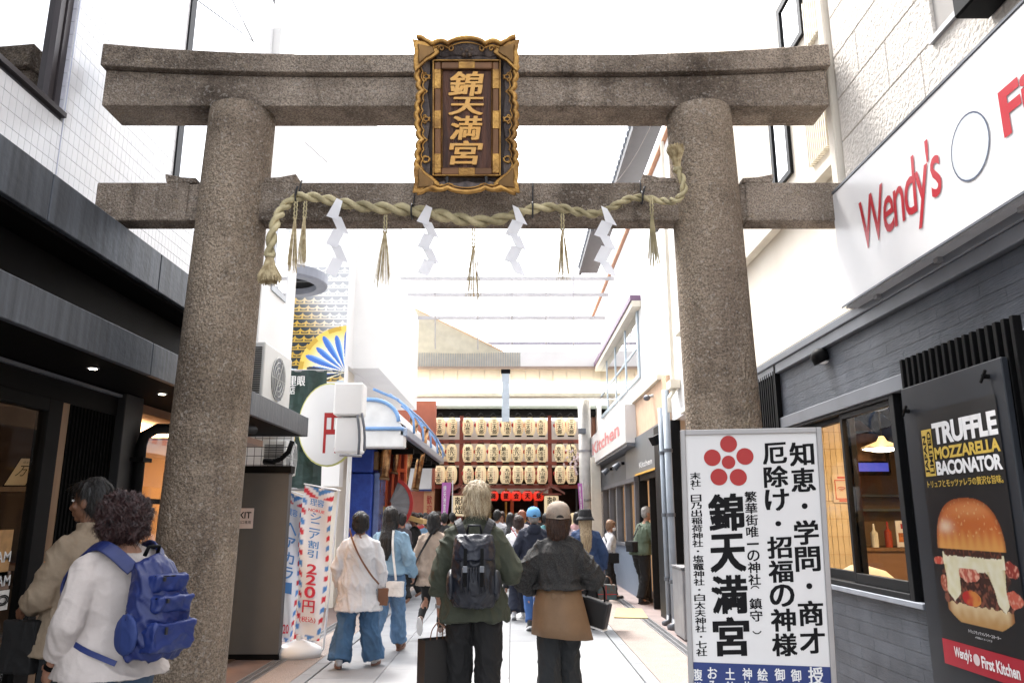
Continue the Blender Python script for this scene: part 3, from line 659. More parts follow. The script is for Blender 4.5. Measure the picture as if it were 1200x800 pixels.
for dx,dy in ((-.15,-.15),(.2,-.15),(-.15,.2),(.2,.2)): MB().box(q.x+dx-.015,q.x+dx+.015,6+dy-.015,6+dy+.015,0,.46).build('leg', blackm, t)
# slat panel and poster board
sp = thing('slat_poster_stand','black slatted panel carrying the framed burger poster','poster panel',(2.2,3.8,0))
y_l, y_r = W(1063,430,X=2.2).y, W(1179,370,X=2.2).y; y_l=4.28; y_r=3.27
sl_ = MB().box(-.02,.02,-.0125,.0125,0,1.9).mesh('slat'); sl_.materials.append(blackm)
n = 17
for i in range(n): o = link('slat', sl_, sp, bevel=.002); o.matrix_parent_inverse = sp.matrix_basis.inverted(); o.location = (2.22, y_l-.013-(y_l-y_r-.026)*i/(n-1), .465 if i not in (0,n-1) else .465)
MB().box(2.25,2.34,y_r+.02,y_l-.02,.3,2.30).build('back_frame', blackm, sp)
MB().box(2.2,2.34,y_l-.03,y_l-.002,0,.46).box(2.2,2.34,y_r+.002,y_r+.03,0,.46).build('post', blackm, sp)
boardm = mat('anthracite_board',(.018,.021,.027),.42,.1,spec=.35,var=.1)
by0, by1 = 3.335, 4.235
MB().box(2.165,2.197,by0,by1,.30,2.19).build('board', boardm, sp, bevel=.004)
for y,z in ((by1-.07,2.06),(by0+.10,2.12),(by1-.12,.56),(by0+.1,.5)):
    MB().tube([(2.163,y,z),(2.135,y,z)],.012,8).tube([(2.14,y-.02,z+.025),(2.137,y+.02,z-.025)],.007,6).build('clamp', blackm, sp)
# poster: flat print
py1, py0 = W(1087,600,X=2.16).y, W(1185,600,X=2.16).y; pz1, pz0 = 2.035, .79
Hp, Wp = pz1-pz0, py1-py0
def sm_(a,b,x): t = max(0,min(1,(x-a)/(b-a))); return t*t*(3-2*t)
def mixc(a,b,t): return tuple(a[i]*(1-t)+b[i]*t for i in range(3))
def burger(u,v):
    v = .232+(v-.175)*1.21
    base = (.009,.009,.011)
    nz = noise.noise(V((u*18,v*26,0))); nz2 = noise.noise(V((u*45,v*60,3)))
    c = base; x = (u-.50)/.40; y = v
    # bottom bun
    cx_ = abs((u-.51)/.375); top_ = .345; bot = .248+.03*cx_**4
    if cx_ < 1 and y > .232+.05*max(0,cx_-.62)**1.2*3 and y < .36: c = mixc((.55,.30,.10),(.80,.62,.36), sm_(.232,.33,y+nz*.02)); c = mixc(c,(.35,.14,.04), sm_(.8,1,cx_))
    # patties and bacon
    d = abs((u-.50)/.40)
    if y > .315-.015*nz and y < .53 and d < .93+.07*nz+.05*math.sin(y*60):
        c = mixc((.045,.014,.010),(.26,.085,.05), sm_(-.25,.45,nz+nz2*.9))
        if abs(y-.43) < .013+.012*nz: c = (.05,.015,.01)
    for (bx,by,bw,bh,col_) in ((.09,.50,.07,.02,(.55,.07,.04)),(.92,.49,.07,.035,(.30,.03,.02)),(.90,.37,.085,.035,(.60,.12,.07)),(.12,.40,.05,.04,(.4,.09,.04))):
        if ((u-bx)/bw)**2+((y-by)/bh)**2 < 1+nz*.6: c = mixc(col_,(.75,.35,.25),sm_(0,.5,nz2+math.sin(u*60)*.2))
    if ((u-.44)/.11)**2+((y-.345)/.035)**2 < 1: c = mixc((.55,.02,.02),(.75,.28,.06),sm_(.40,.52,u+nz*.1))
    # cheese with two long drips
    ch = y > .475+.012*math.sin(u*9) and y < .545 and d < .90
    dl = abs(u-.235-.10*(y-.35)) < .085*sm_(.315,.37,y)+.02*sm_(.42,.5,y) and y > .318 and y < .5
    dr = abs(u-.80+.30*(y-.32)) < .060*sm_(.30,.345,y)+.045*sm_(.38,.5,y) and y > .302 and y < .5
    arch = y > .40 and y < .5 and d < .84 and ((u-.51)/.25)**2+((y-.36)/.125)**2 > 1
    if ch or dl or dr or arch: c = mixc((.84,.77,.48),(.93,.89,.70), sm_(-.9,.9,nz))
    if (dl or dr) and not ch: e = (abs(u-.235-.10*(y-.35))/.10 if dl else abs(u-.80+.30*(y-.32))/.09); c = mixc(c,(.62,.50,.22), sm_(.55,1.1,e)*.8)
    if ((u-.44)/.12)**2+((y-.452)/.036)**2 < 1+nz*.4 and y<.475: c = mixc((.55,.12,.08),(.85,.45,.32),sm_(-.2,.4,math.sin(u*75+y*40)*.4+nz2))
    # sauce under the crown
    if y > .530-.006*nz2 and y < .575 and abs((u-.50)/.34) < 1+nz*.1: c = mixc((.05,.015,.01),(.20,.06,.03),sm_(0,.4,nz2))
    # crown bun
    by = (y-.56)/.235; bx = (u-.49)/.405
    if by > 0 and abs(bx) < 1 and (abs(bx)**2.6 + max(0,by)**2.3) < 1:
        t = sm_(.0,.45,by+.06*math.sin(u*70)*(by<.4)); c = mixc((.80,.38,.10),(.60,.15,.03),t)
        hl = math.exp(-(((u-.22)/.09)**2+((y-.665)/.03)**2)); c = mixc(c,(.95,.75,.55),hl*.8)
        hl = math.exp(-(((u-.55)/.25)**2+((y-.74)/.03)**2)); c = mixc(c,(.85,.38,.14),hl*.6)
        if nz2 > .42 and by > .25: c = mixc(c,(.85,.55,.25),.6)
        c = mixc(c,(.25,.05,.01), sm_(.72,1.0,abs(bx)**2.6 + max(0,by)**2.3)*.7)
    return tuple(q*.62 for q in c)
PM = vcol_mat('poster_print', .35)
V0 = V((2.162,py1,pz0)); UP_ = V((0,-Wp,0)); VP_ = V((0,0,Hp))
printed('poster', burger, V0, UP_, VP_, 220, 330, PM, sp, off=.0015)
def onp(x,y): q = W(x,y,X=2.16); return (py1-q.y)/Wp, (q.z-pz0)/Hp
def ptext(s, u0, v0, u1, v1, m_, bold=.03, shear=0, space=1, off=.003, name='lettering', vertical=False):
    if vertical:   # reads upward
        return letters(s, V0+UP_*u1+VP_*v0, VP_*(v1-v0), UP_*-(u1-u0), m_, sp, bold=bold, off=off, name=name)
    return letters(s, V0+UP_*u0+VP_*v0, UP_*(u1-u0), VP_*(v1-v0), m_, sp, bold=bold, shear=shear, space=space, off=off, name=name)
yell = mat('yellow_print',(.55,.38,.06),.4,var=.03)
def rect(u0,v0,u1,v1,m_,off,name): a = V0+V((-off,0,0)); return MB().quad(a+UP_*u0+VP_*v0,a+UP_*u1+VP_*v0,a+UP_*u1+VP_*v1,a+UP_*u0+VP_*v1).build(name,m_,sp)
ptext('TRUFFLE', .20,.856,.985,.944, whitep, bold=.045, space=.92)
ptext('MOZZARELLA', .20,.797,.985,.846, yell, bold=.04, space=.95)
ptext('BACONATOR', .20,.733,.985,.790, whitep, bold=.045, space=.92)
rect(.045,.733,.185,.925,yell,.003,'yellow_label')
ptext('JAPAN', .055,.743,.115,.90, ink, bold=.03, off=.0045, vertical=True); ptext('LIMITED', .122,.743,.175,.915, ink, bold=.03, off=.0045, vertical=True)
ptext('トリュフとモッツァレラの贅沢な旨味。', .05,.686,.97,.716, yell, bold=.02)
ptext('トリュフモッツァレラベーコネーター', .36,.142,.72,.155, whitep, bold=.005); ptext('※写真はイメージです', .43,.127,.62,.135, whitep, bold=.0)
rect(0,.0,1,.095,mat('red_band',(.33,.006,.02),.4,var=.02),.003,'red_band')
ptext("Wendy's", .15,.025,.36,.078, whitep, bold=.02, shear=.15, space=.9, off=.0045); ptext('First Kitchen', .47,.027,.87,.070, whitep, bold=.03, off=.0045)
m = MB(); c_ = V0+UP_*.415+VP_*.050+V((-.0045,0,0)); m.prism([c_+V((0,.026*math.cos(a),.026*math.sin(a))) for a in [k*math.pi/12 for k in range(24)]],(-.0005,0,0)); m.build('roundel', mat('pale_roundel',(.6,.5,.5),.4), sp)
# second glazed bay nearer the camera
MB().box(2.36,2.44,3.10,3.27,0,2.33).box(2.36,2.44,1.5,1.58,0,2.33).box(2.36,2.44,1.58,3.10,0,.1).box(2.36,2.44,1.58,3.10,2.25,2.33).build('bay_frame', frame_m, rb, bevel=.003)
MB().box(2.395,2.402,1.58,3.10,.1,2.25).build('bay_glass', wallgl, rb)
t = thing('ceiling_lamp','warm strip lamp inside the glazed bay beside the poster','ceiling lamp',(3.2,3.6,2.6)); MB().box(2.9,3.5,3.3,4.4,2.56,2.6).build('diffuser', emit_mat('warm_strip',(1,.62,.30),8), t)
MB().box(3.6,3.66,2.2,4.5,.0,2.4).build('bay_partition', warmwall, rb)
# signboard
sg = thing('shop_signboard','long white illuminated-type signboard with red lettering above the burger shop','signboard',(2.2,3,2.85))
SX = 2.2; SY1, SY0 = 4.93, .7
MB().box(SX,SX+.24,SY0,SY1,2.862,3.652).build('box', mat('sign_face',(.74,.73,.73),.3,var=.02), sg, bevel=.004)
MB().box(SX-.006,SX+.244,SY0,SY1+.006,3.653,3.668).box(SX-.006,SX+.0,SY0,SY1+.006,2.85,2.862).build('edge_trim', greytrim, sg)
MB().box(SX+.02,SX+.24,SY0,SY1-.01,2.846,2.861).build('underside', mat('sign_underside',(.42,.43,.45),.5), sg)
for y in (4.6,3.9,3.2): MB().box(SX+.06,SX+.13,y-.02,y+.02,2.82,2.845).tube([(SX+.10,y,2.85),(2.34,y,2.80)],.008,6).build('bracket', steel, sg)
redl = mat('sign_red',(.42,.008,.02),.35,var=.03)
def stext(s,x0,x1,ptop,pbot,**k):
    ya, yb = W(x0,300,X=SX).y, W(x1,200,X=SX).y; zt, zb_ = W(*ptop,X=SX).z, W(*pbot,X=SX).z
    return letters(s, (SX,ya,zb_), (0,yb-ya,0), (0,0,zt-zb_), redl, sg, off=.004, **k)
a_ = W(1008,250,X=SX).y; b_ = W(1103,200,X=SX).y; zt = W(1066,182,X=SX).z; zb_ = W(1082,266,X=SX).z
letters("Wendy's", (SX,a_,zb_), (0,b_-a_,0), (0,0,zt-zb_), redl, sg, off=.004, bold=.006, shear=.12, space=.86)
c = W(1137,172,X=SX); m = MB(); rr_ = .155
for a0 in range(28):
    a1 = a0+1; P = [(r_*math.cos(q*math.pi/14), r_*math.sin(q*math.pi/14)) for r_,q in ((rr_,a0),(rr_,a1),(rr_-.008,a1),(rr_-.008,a0))]
    m.quad(*[V((SX-.004,c.y-p[0],c.z+p[1]*1.08)) for p in P])
m.build('ring', mat('navy_ring',(.06,.08,.14),.4), sg)
m = MB().prism([V((SX-.003,c.y-(rr_-.008)*math.cos(q*math.pi/16),c.z+(rr_-.008)*1.08*math.sin(q*math.pi/16))) for q in range(32)],(-.0005,0,0)); m.build('roundel', mat('pale_blue_print',(.56,.60,.64),.4,var=.05), sg)
fa = W(1173,130,X=SX).y; letters('First Kitchen', (SX,fa,c.z-.09), (0,-1.65,0), (0,0,.225), redl, sg, off=.004, bold=.035)
# rough upper wall in blocks
MB().box(2.31,2.55,.5,4.93,2.86,7.6).build('upper_wall_backing', mat('mortar',(.36,.34,.32),.9), rb)
wyh = (2.5,3.70,4.05,5.35)
pieces('wall_block', grid_cells(2.305,.7,4.90,3.39,7.55,.70,.322,.006,holes=(wyh,)), lambda mb,c,su,sv: mb.box(c.x-.012,c.x+.02,c.y-su/2,c.y+su/2,c.z-sv/2,c.z+sv/2), stucco, rb, bevel=.004)
MB().box(2.30,2.5,wyh[0],wyh[1],4.03,4.048).box(2.35,2.5,wyh[1]-.05,wyh[1],4.05,5.35).build('window', frame_m, rb); MB().box(2.40,2.41,wyh[0],wyh[1]-.05,4.05,5.35).build('pane', mirror_gl, rb)
MB().box(2.27,2.34,wyh[0]-.02,wyh[1]+.02,4.0,4.03).build('window_sill', steel, rb)
MB().box(2.0,2.30,2.6,3.75,4.92,5.0).build('window_awning', mat('brown_awning',(.12,.085,.07),.6), rb)
t = thing('wall_box','dark square duct box on the rough wall above the signboard','duct box',(2.2,3,4)); MB().box(2.12,2.29,2.75,3.25,3.82,4.0).build('box', blackm, t, bevel=.01)
MB().box(2.26,2.36,4.935,5.035,2.87,7.6).build('corner_post', cream, rb, bevel=.01)
# cream building beyond
cb = thing('cream_building','pale cream two storey building with tiled eaves just behind the right column','building',(2.4,8,0))
MB().box(2.40,4.5,5.06,10.6,2.88,9.8).build('wall', cream, cb); MB().box(2.40,2.49,7.31,10.6,0,2.86).build('lower_wall', greytrim, cb)
MB().box(2.31,2.399,5.06,10.6,3.98,4.06).build('string_course', creamt, cb, bevel=.008)
MB().box(2.33,2.399,5.06,10.6,2.88,2.95).build('string_course', creamt, cb, bevel=.008)
for x0,x1,yt,yb_ in ((909,925,140,212),(918,940,20,56)):
    a, b = W(x1,(yt+yb_)/2,X=2.4).y, W(x0,(yt+yb_)/2,X=2.4).y; z0, z1 = W((x0+x1)/2,yb_,X=2.4).z, W((x0+x1)/2,yt,X=2.4).z
    o = MB().box(2.37,2.399,a-.06,b+.06,z0-.05,z0).box(2.37,2.399,a-.06,a,z0,z1+.2).box(2.37,2.399,b,b+.06,z0,z1+.2).box(2.37,2.399,a-.06,b+.06,z1+.2,z1+.26).build('window', frame_m, cb); MB().box(2.385,2.398,a,b,z0,z1+.2).build('pane', mirror_gl, o)
def ribbed(x0,x1,y0_,y1_,nm):
    a, b = W(x1,(y0_+y1_)/2,X=2.4).y, W(x0,(y0_+y1_)/2,X=2.4).y; z0, z1 = W(x0,y1_,X=2.4).z, W(x0,y0_,X=2.4).z
    m = MB(); y = a
    while y < b: m.box(2.36,2.399,y,y+.018,z0,z1); y += .036
    m.build(nm, creamt, cb, kind='stuff')
ribbed(948,970,0,60,'ribbed_shutter'); ribbed(950,975,125,200,'ribbed_shutter')
# tiled eaves
eavem = mat('eave_timber',(.045,.043,.045),.6)
def eave(name, label, X, y0, y1, z, wdt=.5):
    e = thing(name,label,'roof eave',(X,(y0+y1)/2,z)); MB().box(X,X+wdt,y0,y1,z,z+.05).build('soffit', eavem, e); MB().box(X-.03,X+.04,y0,y1,z-.06,z+.08).build('fascia', eavem, e)
    me = MB().tube([(0,0,0),(.5,0,.16)],.07,10).ell((0,0,0),.05,.075,.075).mesh('roof_tile'); me.materials.append(mat('grey_roof_tile',(.13,.14,.16),.4,var=.3)); me.polygons.foreach_set('use_smooth',[True]*len(me.polygons))
    y = y0+.08
    while y < y1: o = link('roof_tile', me, e); o.matrix_parent_inverse = e.matrix_basis.inverted(); o.location = (X-.02,y,z+.14); y += .24
eave('tiled_eave','dark tiled eave high above the right end of the gate beam',2.05,7.9,10.4,W(875,50,X=2.05).z)
eave('tiled_eave','black tiled eave seen between the plaque and the right column',2.2,12.6,15.6,8.35)
eave('tiled_eave','small tiled eave with a gutter behind the rightmost paper streamer',1.9,17.2,20.6,8.15)
# pale building further on
wb = thing('pale_building','white rendered building with an upstairs window row beyond the right column','building',(2.4,15,0))
MB().box(2.42,5,10.62,22.4,2.9,7.25).build('wall', whitewall, wb)
MB().box(2.35,2.5,10.62,22.4,7.26,7.34).build('copper_flashing', mat('copper',(.55,.27,.15),.5,.2), wb)
MB().box(2.22,2.42,13.9,21.6,5.46,5.56).build('window_hood', mat('plum_trim',(.16,.09,.16),.5), wb); MB().box(2.25,2.419,13.9,21.6,5.34,5.455).build('hood_underside', creamt, wb)
for i in range(4):
    a = 14.2+i*1.6; o = MB().box(2.38,2.415,a,a+.12,4.05,5.33).box(2.38,2.415,a+.12,a+1.5,4.05,4.12).box(2.38,2.415,a+.12,a+1.5,4.62,4.67).build('window', mat('pale_blue_frame',(.42,.50,.56),.4) if i==0 else bpy.data.materials['pale_blue_frame'], wb)
    MB().box(2.395,2.40,a+.12,a+1.5,4.12,5.33).build('pane', glass_mat('pale_pane',(.55,.6,.65),2.5) if i==0 else bpy.data.materials['pale_pane'], o)
MB().box(2.30,2.419,12.0,14.8,3.62,3.70).build('sill_band', creamt, wb)
MB().box(2.36,2.5,11.6,15.6,2.9,3.62).build('apricot_panel', mat('apricot_wall',(.62,.42,.28),.7), wb)
# its lettered sign
t = thing('side_signboard','small white signboard with red lettering over the far right shopfront','signboard',(2.2,17,2.8))
ya, yb_ = 21.5, 14.6; MB().box(2.15,2.42,yb_,ya,2.86,3.60).build('box', signw, t, bevel=.01)
for i,(c0,a) in enumerate((('Kitchen',20.9),)):
    letters(c0,(2.15,20.6,3.08),(0,-5.2,0),(0,0,.30), mat('faded_red_print',(.62,.22,.22),.5), t, off=.006, bold=.025)
MB().box(2.18,2.42,yb_,ya,2.80,2.855).build('underside', greytrim, t)
# grey shopfront under it
gs = thing('grey_shopfront','blue grey shopfront with a row of lit windows on the far right','shopfront',(2.4,16,0))
bg_ = mat('blue_grey_panel',(.13,.165,.22),.5,var=.08)
MB().box(2.38,2.6,14.9,21.6,0,.90).build('base_wall', bg_, gs); MB().box(2.36,2.6,14.9,21.6,.90,.96).build('sill', greytrim, gs)
MB().box(2.40,2.6,14.9,21.6,2.24,2.79).build('header', mat('dark_grey_panel',(.11,.12,.13),.5), gs); MB().box(2.33,2.6,14.9,21.6,2.16,2.24).build('head_trim', greytrim, gs)
for i in range(5):
    y = 15.0+i*1.3; MB().box(2.36,2.5,y,y+.14,.96,2.16).build('mullion', greytrim, gs); MB().box(2.45,2.46,y+.14,y+1.3,.96,2.16).build('pane', wallgl, gs)
MB().box(2.9,2.95,11,21.6,0,2.8).build('inner_wall', mat('glowing_wall',(.50,.33,.18),.7,col2=(.25,.12,.06),vscale=1.6,emit=(1,.55,.25),es=.10), gs)  # inner wall given a warm glow of its own in place of lamplight
MB().box(2.33,2.6,11.9,15.9,2.24,2.95).build('door_header', mat('steel_grey_panel',(.17,.19,.21),.35,.3), gs)
letters('Kitchen',(2.33,14.2,2.36),(0,-1.3,0),(0,0,.10), whitep, gs, off=.004)
MB().box(2.34,2.5,12.5,12.66,0,2.24).box(2.34,2.5,14.4,14.52,0,2.24).box(2.36,2.5,13.4,13.46,0,2.24).box(2.36,2.5,12.66,14.4,2.14,2.24).build('door_frame', frame_m, gs); MB().box(2.44,2.45,12.66,13.4,.05,2.14).build('glass_door', wallgl, gs)
MB().box(2.30,2.34,12.4,14.6,2.24,2.27).build('orange_edge_strip', mat('amber_strip',(.7,.38,.06),.4), gs)
MB().box(2.30,2.5,11.4,12.5,0,2.9).build('dark_pier', frame_m, gs)
for i,y in enumerate((16.6,18.6)):
    t = thing('spot_lamp',('grey spot lamp under the side signboard, the one nearer the door','grey spot lamp under the side signboard, the one farther along')[i],'spot lamp',(2.3,y,2.6)); MB().box(2.34,2.40,y-.03,y+.03,2.58,2.64).build('bracket', blackm, t); MB().tube([(2.30,y,2.60),(2.18,y,2.50)],[.05,.07],12).build('lamp_head', greytrim, t)
t = thing('spot_lamp','black square floodlight beside the drainpipes on the right','floodlight',(2.2,11.8,3.1)); p = W(769,515,X=2.2); MB().obox(p,(.06,.02,.03),(-.02,.09,0),(-.03,0,.06)).build('lamp_head', blackm, t); MB().tube([p,(2.34,p.y,p.z+.05)],.015,6).build('bracket', blackm, t)
t = thing('security_camera','small white dome security camera on the pale wall','security camera',(2.3,13,3.7)); p = W(758,466,X=2.25); MB().tube([p,p+V((.16,0,.06))],.025,8).build('arm', whitep, t); MB().ell(p,.06,.08,.05).build('housing', greytrim, t, smooth=True)
for i,(x,r_,z1,lb) in enumerate(((2.24,.036,3.1,'blue grey drainpipe nearer the dark pier'),(2.24,.052,3.3,'thick grey drainpipe left of the steel cabinet'))):
    y = 11.55-i*.45; t = thing('drainpipe',lb,'drainpipe',(x,y,0)); MB().tube([(x,y,.12),(x,y,z1)],r_,12).build('pipe', mat('pipe_grey_%d'%i,(.33,.38,.44) if i==0 else (.36,.41,.47),.5), t, smooth=True); 
    for z in (.6,1.5,2.4): MB().tube([(x,y,z),(x,y,z+.05)],r_+.012,12).build('collar', greytrim, t)
    MB().tube([(x,y,.14),(x-.02,y-.04,.05),(x-.1,y-.1,.03)],r_,10).build('elbow', greytrim, t, smooth=True)
t = thing('steel_cabinet','brushed steel cabinet at the foot of the wall left of the notice board','steel cabinet',(2.25,10.3,0)); MB().box(2.12,2.38,10.0,10.6,.02,.85).build('body', steel, t, bevel=.01); MB().box(2.11,2.39,9.99,10.61,.86,.88).build('lid', steel, t)
t = thing('yellow_mat','yellow tactile mat in front of the far right door','mat',(1.9,12.8,0)); MB().prism([(1.55,12.3,.003),(2.05,12.2,.003),(2.15,13.4,.003),(1.75,13.5,.003)],(0,0,.012)).build('sheet', mat('yellow_mat',(.42,.33,.15),.7), t)

t = thing('wall_pipe','slim cream service pipe running up the pale wall left of the right column','pipe',(2.36,11,3.4)); MB().tube([(2.34,11.0,3.35),(2.34,11.0,7.2)],.03,8).tube([(2.36,11.0,3.3),(2.25,10.9,3.15),(2.25,10.9,2.95)],.03,8).build('tube', creamt, t)
MB().box(2.27,2.41,10.85,11.15,3.3,3.42).build('junction_box', creamt, t)
for i,(p0,p1,lb) in enumerate((((690,235,14),(800,60,9.5),'thin grey cable sagging between the plaque and the far right eaves'),((330,140,12),(492,228,18),'thin grey cable crossing the white sky under the left end of the top beam'))):
    A_, B_ = W(p0[0],p0[1],Y=p0[2]), W(p1[0],p1[1],Y=p1[2]); t = thing('overhead_cable',lb,'cable',tuple(A_)); MB().tube([A_.lerp(B_,k/10)+V((0,0,-.5*math.sin(math.pi*k/10))) for k in range(11)],.007,5).build('wire', mat('grey_wire_%d'%i,(.25,.22,.2),.6), t)
def smoothpts0(P):
    q = [P[0]]
    for a,b in zip(P,P[1:]): q += [a*.75+b*.25,a*.25+b*.75]
    return q+[P[-1]]
# ================================================================ left side
lb_ = thing('white_tiled_building','white tiled building with a big dark window above the left canopy','building',(-3.05,6,0))
XL = -3.05
lw = (2.0, 4.66, 4.17, 7.2)
MB().box(XL-.3,XL-.012,4.74,8.72,2.4,9.6).box(XL-.3,XL-.012,1.2,4.74,2.4,4.13).box(XL-.3,XL-.09,1.2,4.74,7.2,9.6).build('wall_backing', grout, lb_)
pieces('wall_tile', grid_cells(XL,1.8,8.7,3.3,7.9,.062,.1,.0035,brick=False,holes=((1.0,4.745,4.17,9.9),)), lambda mb,c,su,sv: mb.box(c.x-.012,c.x+.003,c.y-su/2,c.y+su/2,c.z-sv/2,c.z+sv/2), tile_w, lb_, limit=180)
pieces('jamb_tile', [(V((XL-.035,4.742,4.22+.1*i)),.062,.096) for i in range(30)], lambda mb,c,su,sv: mb.box(c.x-su/2,c.x+su/2,c.y-.004,c.y+.004,c.z-sv/2,c.z+sv/2), mat('jamb_tile_m',(.5,.5,.56),.3), lb_)  # same white tile coloured darker: the shade of this return is in the colour
MB().box(XL+.0035,XL+.006,4.747,4.757,3.3,7.9).build('expansion_joint', mat('joint_blue',(.40,.43,.55),.5), lb_)
wf = MB().box(XL-.09,XL+.03,1.2,4.74,4.13,4.165).box(XL-.10,XL-.03,4.68,4.737,4.17,7.2).box(XL-.10,XL-.04,4.62,4.67,4.17,7.2).box(XL-.10,XL-.04,3.3,3.36,4.17,7.2).build('window', mat('bronze_frame2',(.05,.042,.045),.4,.3), lb_)
MB().box(XL-.085,XL-.08,1.2,4.63,4.17,7.2).build('pane', glass_mat('big_window_glass',(.10,.12,.16),5.0,ior=1.7), wf)
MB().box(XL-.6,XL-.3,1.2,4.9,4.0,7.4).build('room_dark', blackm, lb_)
for y,z0,z1 in ((6.9,4.9,8.2),):
    a = W(205,175,X=XL).y; MB().box(XL-.05,XL+.02,a,a+.10,W(205,212,X=XL).z-.3,8.9).build('window', frame_m, lb_); MB().box(XL-.02,XL+.005,a+.1,a+1.3,W(205,212,X=XL).z-.3,8.9).build('pane', mirror_gl, lb_)
def rib(nm, X0, X1, y0, y1, z0, z1, m_, n, par):   # fascia in panels
    L = (y1-y0)/n
    for i in range(n): MB().box(X0,X1,y0+i*L+.004,y0+(i+1)*L-.004,z0,z1).build(nm, m_, par, bevel=.004)
cn = thing('shop_canopy','dark zinc double canopy over the shop entrance on the left','canopy',(-2.5,5,2.4))
rib('upper_fascia_panel',-2.49,-2.45,1.22,6.4,3.02,3.29,fascia,4,cn)
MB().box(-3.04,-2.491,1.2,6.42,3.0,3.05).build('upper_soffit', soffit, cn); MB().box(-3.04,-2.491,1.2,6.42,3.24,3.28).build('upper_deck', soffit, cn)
MB().box(-3.04,-2.70,1.2,6.4,2.60,2.995).build('recess_wall', blackm, cn)
rib('lower_fascia_panel',-2.34,-2.30,1.0,8.62,2.375,2.585,fascia,4,cn)
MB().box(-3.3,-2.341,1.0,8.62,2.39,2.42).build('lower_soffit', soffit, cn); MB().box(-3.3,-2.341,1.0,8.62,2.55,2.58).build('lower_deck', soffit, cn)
MB().box(-3.3,-2.30,8.62,8.66,2.375,2.585).build('end_fascia', fascia, cn)
for i,(x,y) in enumerate(((109,431),(190,461))):
    p = W(x,y,Z=2.388); t = thing('downlight',('lit round downlight in the canopy soffit above the dark-haired man','lit round downlight in the canopy soffit beside the left column','lit round downlight in the canopy soffit, the one nearest the camera')[i],'downlight',tuple(p))
    MB().zl([(2.383,p.x,p.y,.036,.036),(2.389,p.x,p.y,.038,.038)],n=20).build('trim_ring', greytrim, t); MB().zl([(2.380,p.x,p.y,.022,.022),(2.382,p.x,p.y,.024,.024)],n=20).build('lamp', lampglow, t)
# shopfront below
sf = thing('dark_shopfront','black framed shopfront with a glass door and warm interior under the left canopy','shopfront',(-2.9,5,0))
XS = -2.9
def yx(px): return W(px,560,X=XS).y
y1_, y2_, y3_, y4_, y5_, y6_ = yx(43), yx(60), yx(72), yx(128), yx(150), yx(205)
MB().box(XS-.06,XS+.02,y1_,y2_,0,2.22).box(XS-.06,XS+.02,3.86,3.93,0,2.22).box(XS-.06,XS+.02,3.93,y1_,0,.12).box(XS-.06,XS+.02,3.93,y1_,2.14,2.22).build('door_frame', blackm, sf, bevel=.004)
MB().box(XS-.02,XS-.012,3.93,y1_,.12,2.14).build('door_glass', darkgl, sf)
MB().box(XS-.04,XS-.03,1.5,3.86,.0,2.2).build('front_glass', darkgl, sf)
MB().box(XS-.07,XS-.005,y2_,y3_,0,2.3).build('timber_post', tanwood, sf)
MB().box(XS-.05,XS,1.0,y4_,2.22,2.385).build('head_panel', blackm, sf); MB().box(XS-.0,XS+.03,1.0,y4_,2.355,2.375).build('head_bead', greytrim, sf)
MB().box(XS-.06,XS-.03,y3_,y4_,0,2.3).build('slat_backing', blackm2, sf)
me = MB().box(-.012,.012,-.011,.011,0,2.22).mesh('slat'); me.materials.append(blackm2); y = y3_+.02
while y < y4_-.01: o = link('slat', me, sf); o.matrix_parent_inverse = sf.matrix_basis.inverted(); o.location = (XS-.015,y,0); y += .043
MB().box(XS-.06,XS+.06,y4_,y5_,0,2.385).build('pilaster', mat('charcoal_pilaster',(.018,.018,.019),.5), sf, bevel=.004)
MB().box(XS-.04,XS+.01,y5_,y6_+.9,1.60,1.64).box(XS-.04,XS+.01,y6_+.86,y6_+.9,0,2.3).build('side_window_frame', blackm, sf); MB().box(XS-.02,XS-.012,y5_,y6_+.86,.1,2.3).build('side_glass', glass_mat('side_glass',(.95,.9,.85),2.2,ior=1.6), sf)
MB().box(-5.2,-2.97,1.0,9.2,-.02,.01).build('room_floor', floor_in, sf); MB().box(-5.2,-2.97,1.0,9.2,2.31,2.38).build('room_ceiling', mat('brown_ceiling',(.16,.085,.05),.6), sf)
MB().box(-4.15,-4.05,y5_,9.1,0,2.3).build('room_wall', mat('orange_wall',(.55,.33,.15),.6,vscale=2), sf); MB().box(-5.0,-2.92,8.3,8.4,0,2.3).build('room_wall', warmwall, sf)
MB().box(-3.36,-3.16,y4_-.02,y4_+.04,.9,1.95).build('reflection_panel', mat('grey_beige_reflection',(.10,.085,.07),.6), sf); MB().box(-5.0,-2.97,y4_+.05,y4_+.12,0,2.3).build('room_wall', mat('grey_brown_wall',(.075,.038,.018),.7,vscale=2), sf)  # small beige panel put in to stand for a reflection in the door glass
MB().box(-5.1,-5.0,1.0,9.1,0,2.3).build('room_wall', mat('brown_wall',(.12,.06,.03),.7), sf)
zsh = W(25,571,Y=5.0).z
for z in (zsh-.03,zsh-.5,zsh-.95): MB().box(-4.3,-2.98,4.85,5.2,z,z+.03).build('display_shelf', tanwood, sf)
for i,(x,y,z,lb,s,cc) in enumerate(((-3.9,4.2,2.29,'warm lamp in the ceiling behind the glass door of the left shop',(.5,.05),(1,.6,.3)),(-3.5,6.9,2.29,'warm lamp in the ceiling of the orange room by the left column',(.3,.8),(1,.66,.36)))):
    t = thing('ceiling_lamp',lb,'ceiling lamp',(x,y,z)); MB().box(x-s[0],x+s[0],y-s[1],y+s[1],z-.02,z).build('diffuser', emit_mat('shop_diffuser_%d'%i,cc,5 if i else 3), t)
p = W(27,571,Y=5.0); t = thing('framed_card','framed cream card with black brush lettering on the left shop shelf','framed card',(p.x,4.8,zsh))
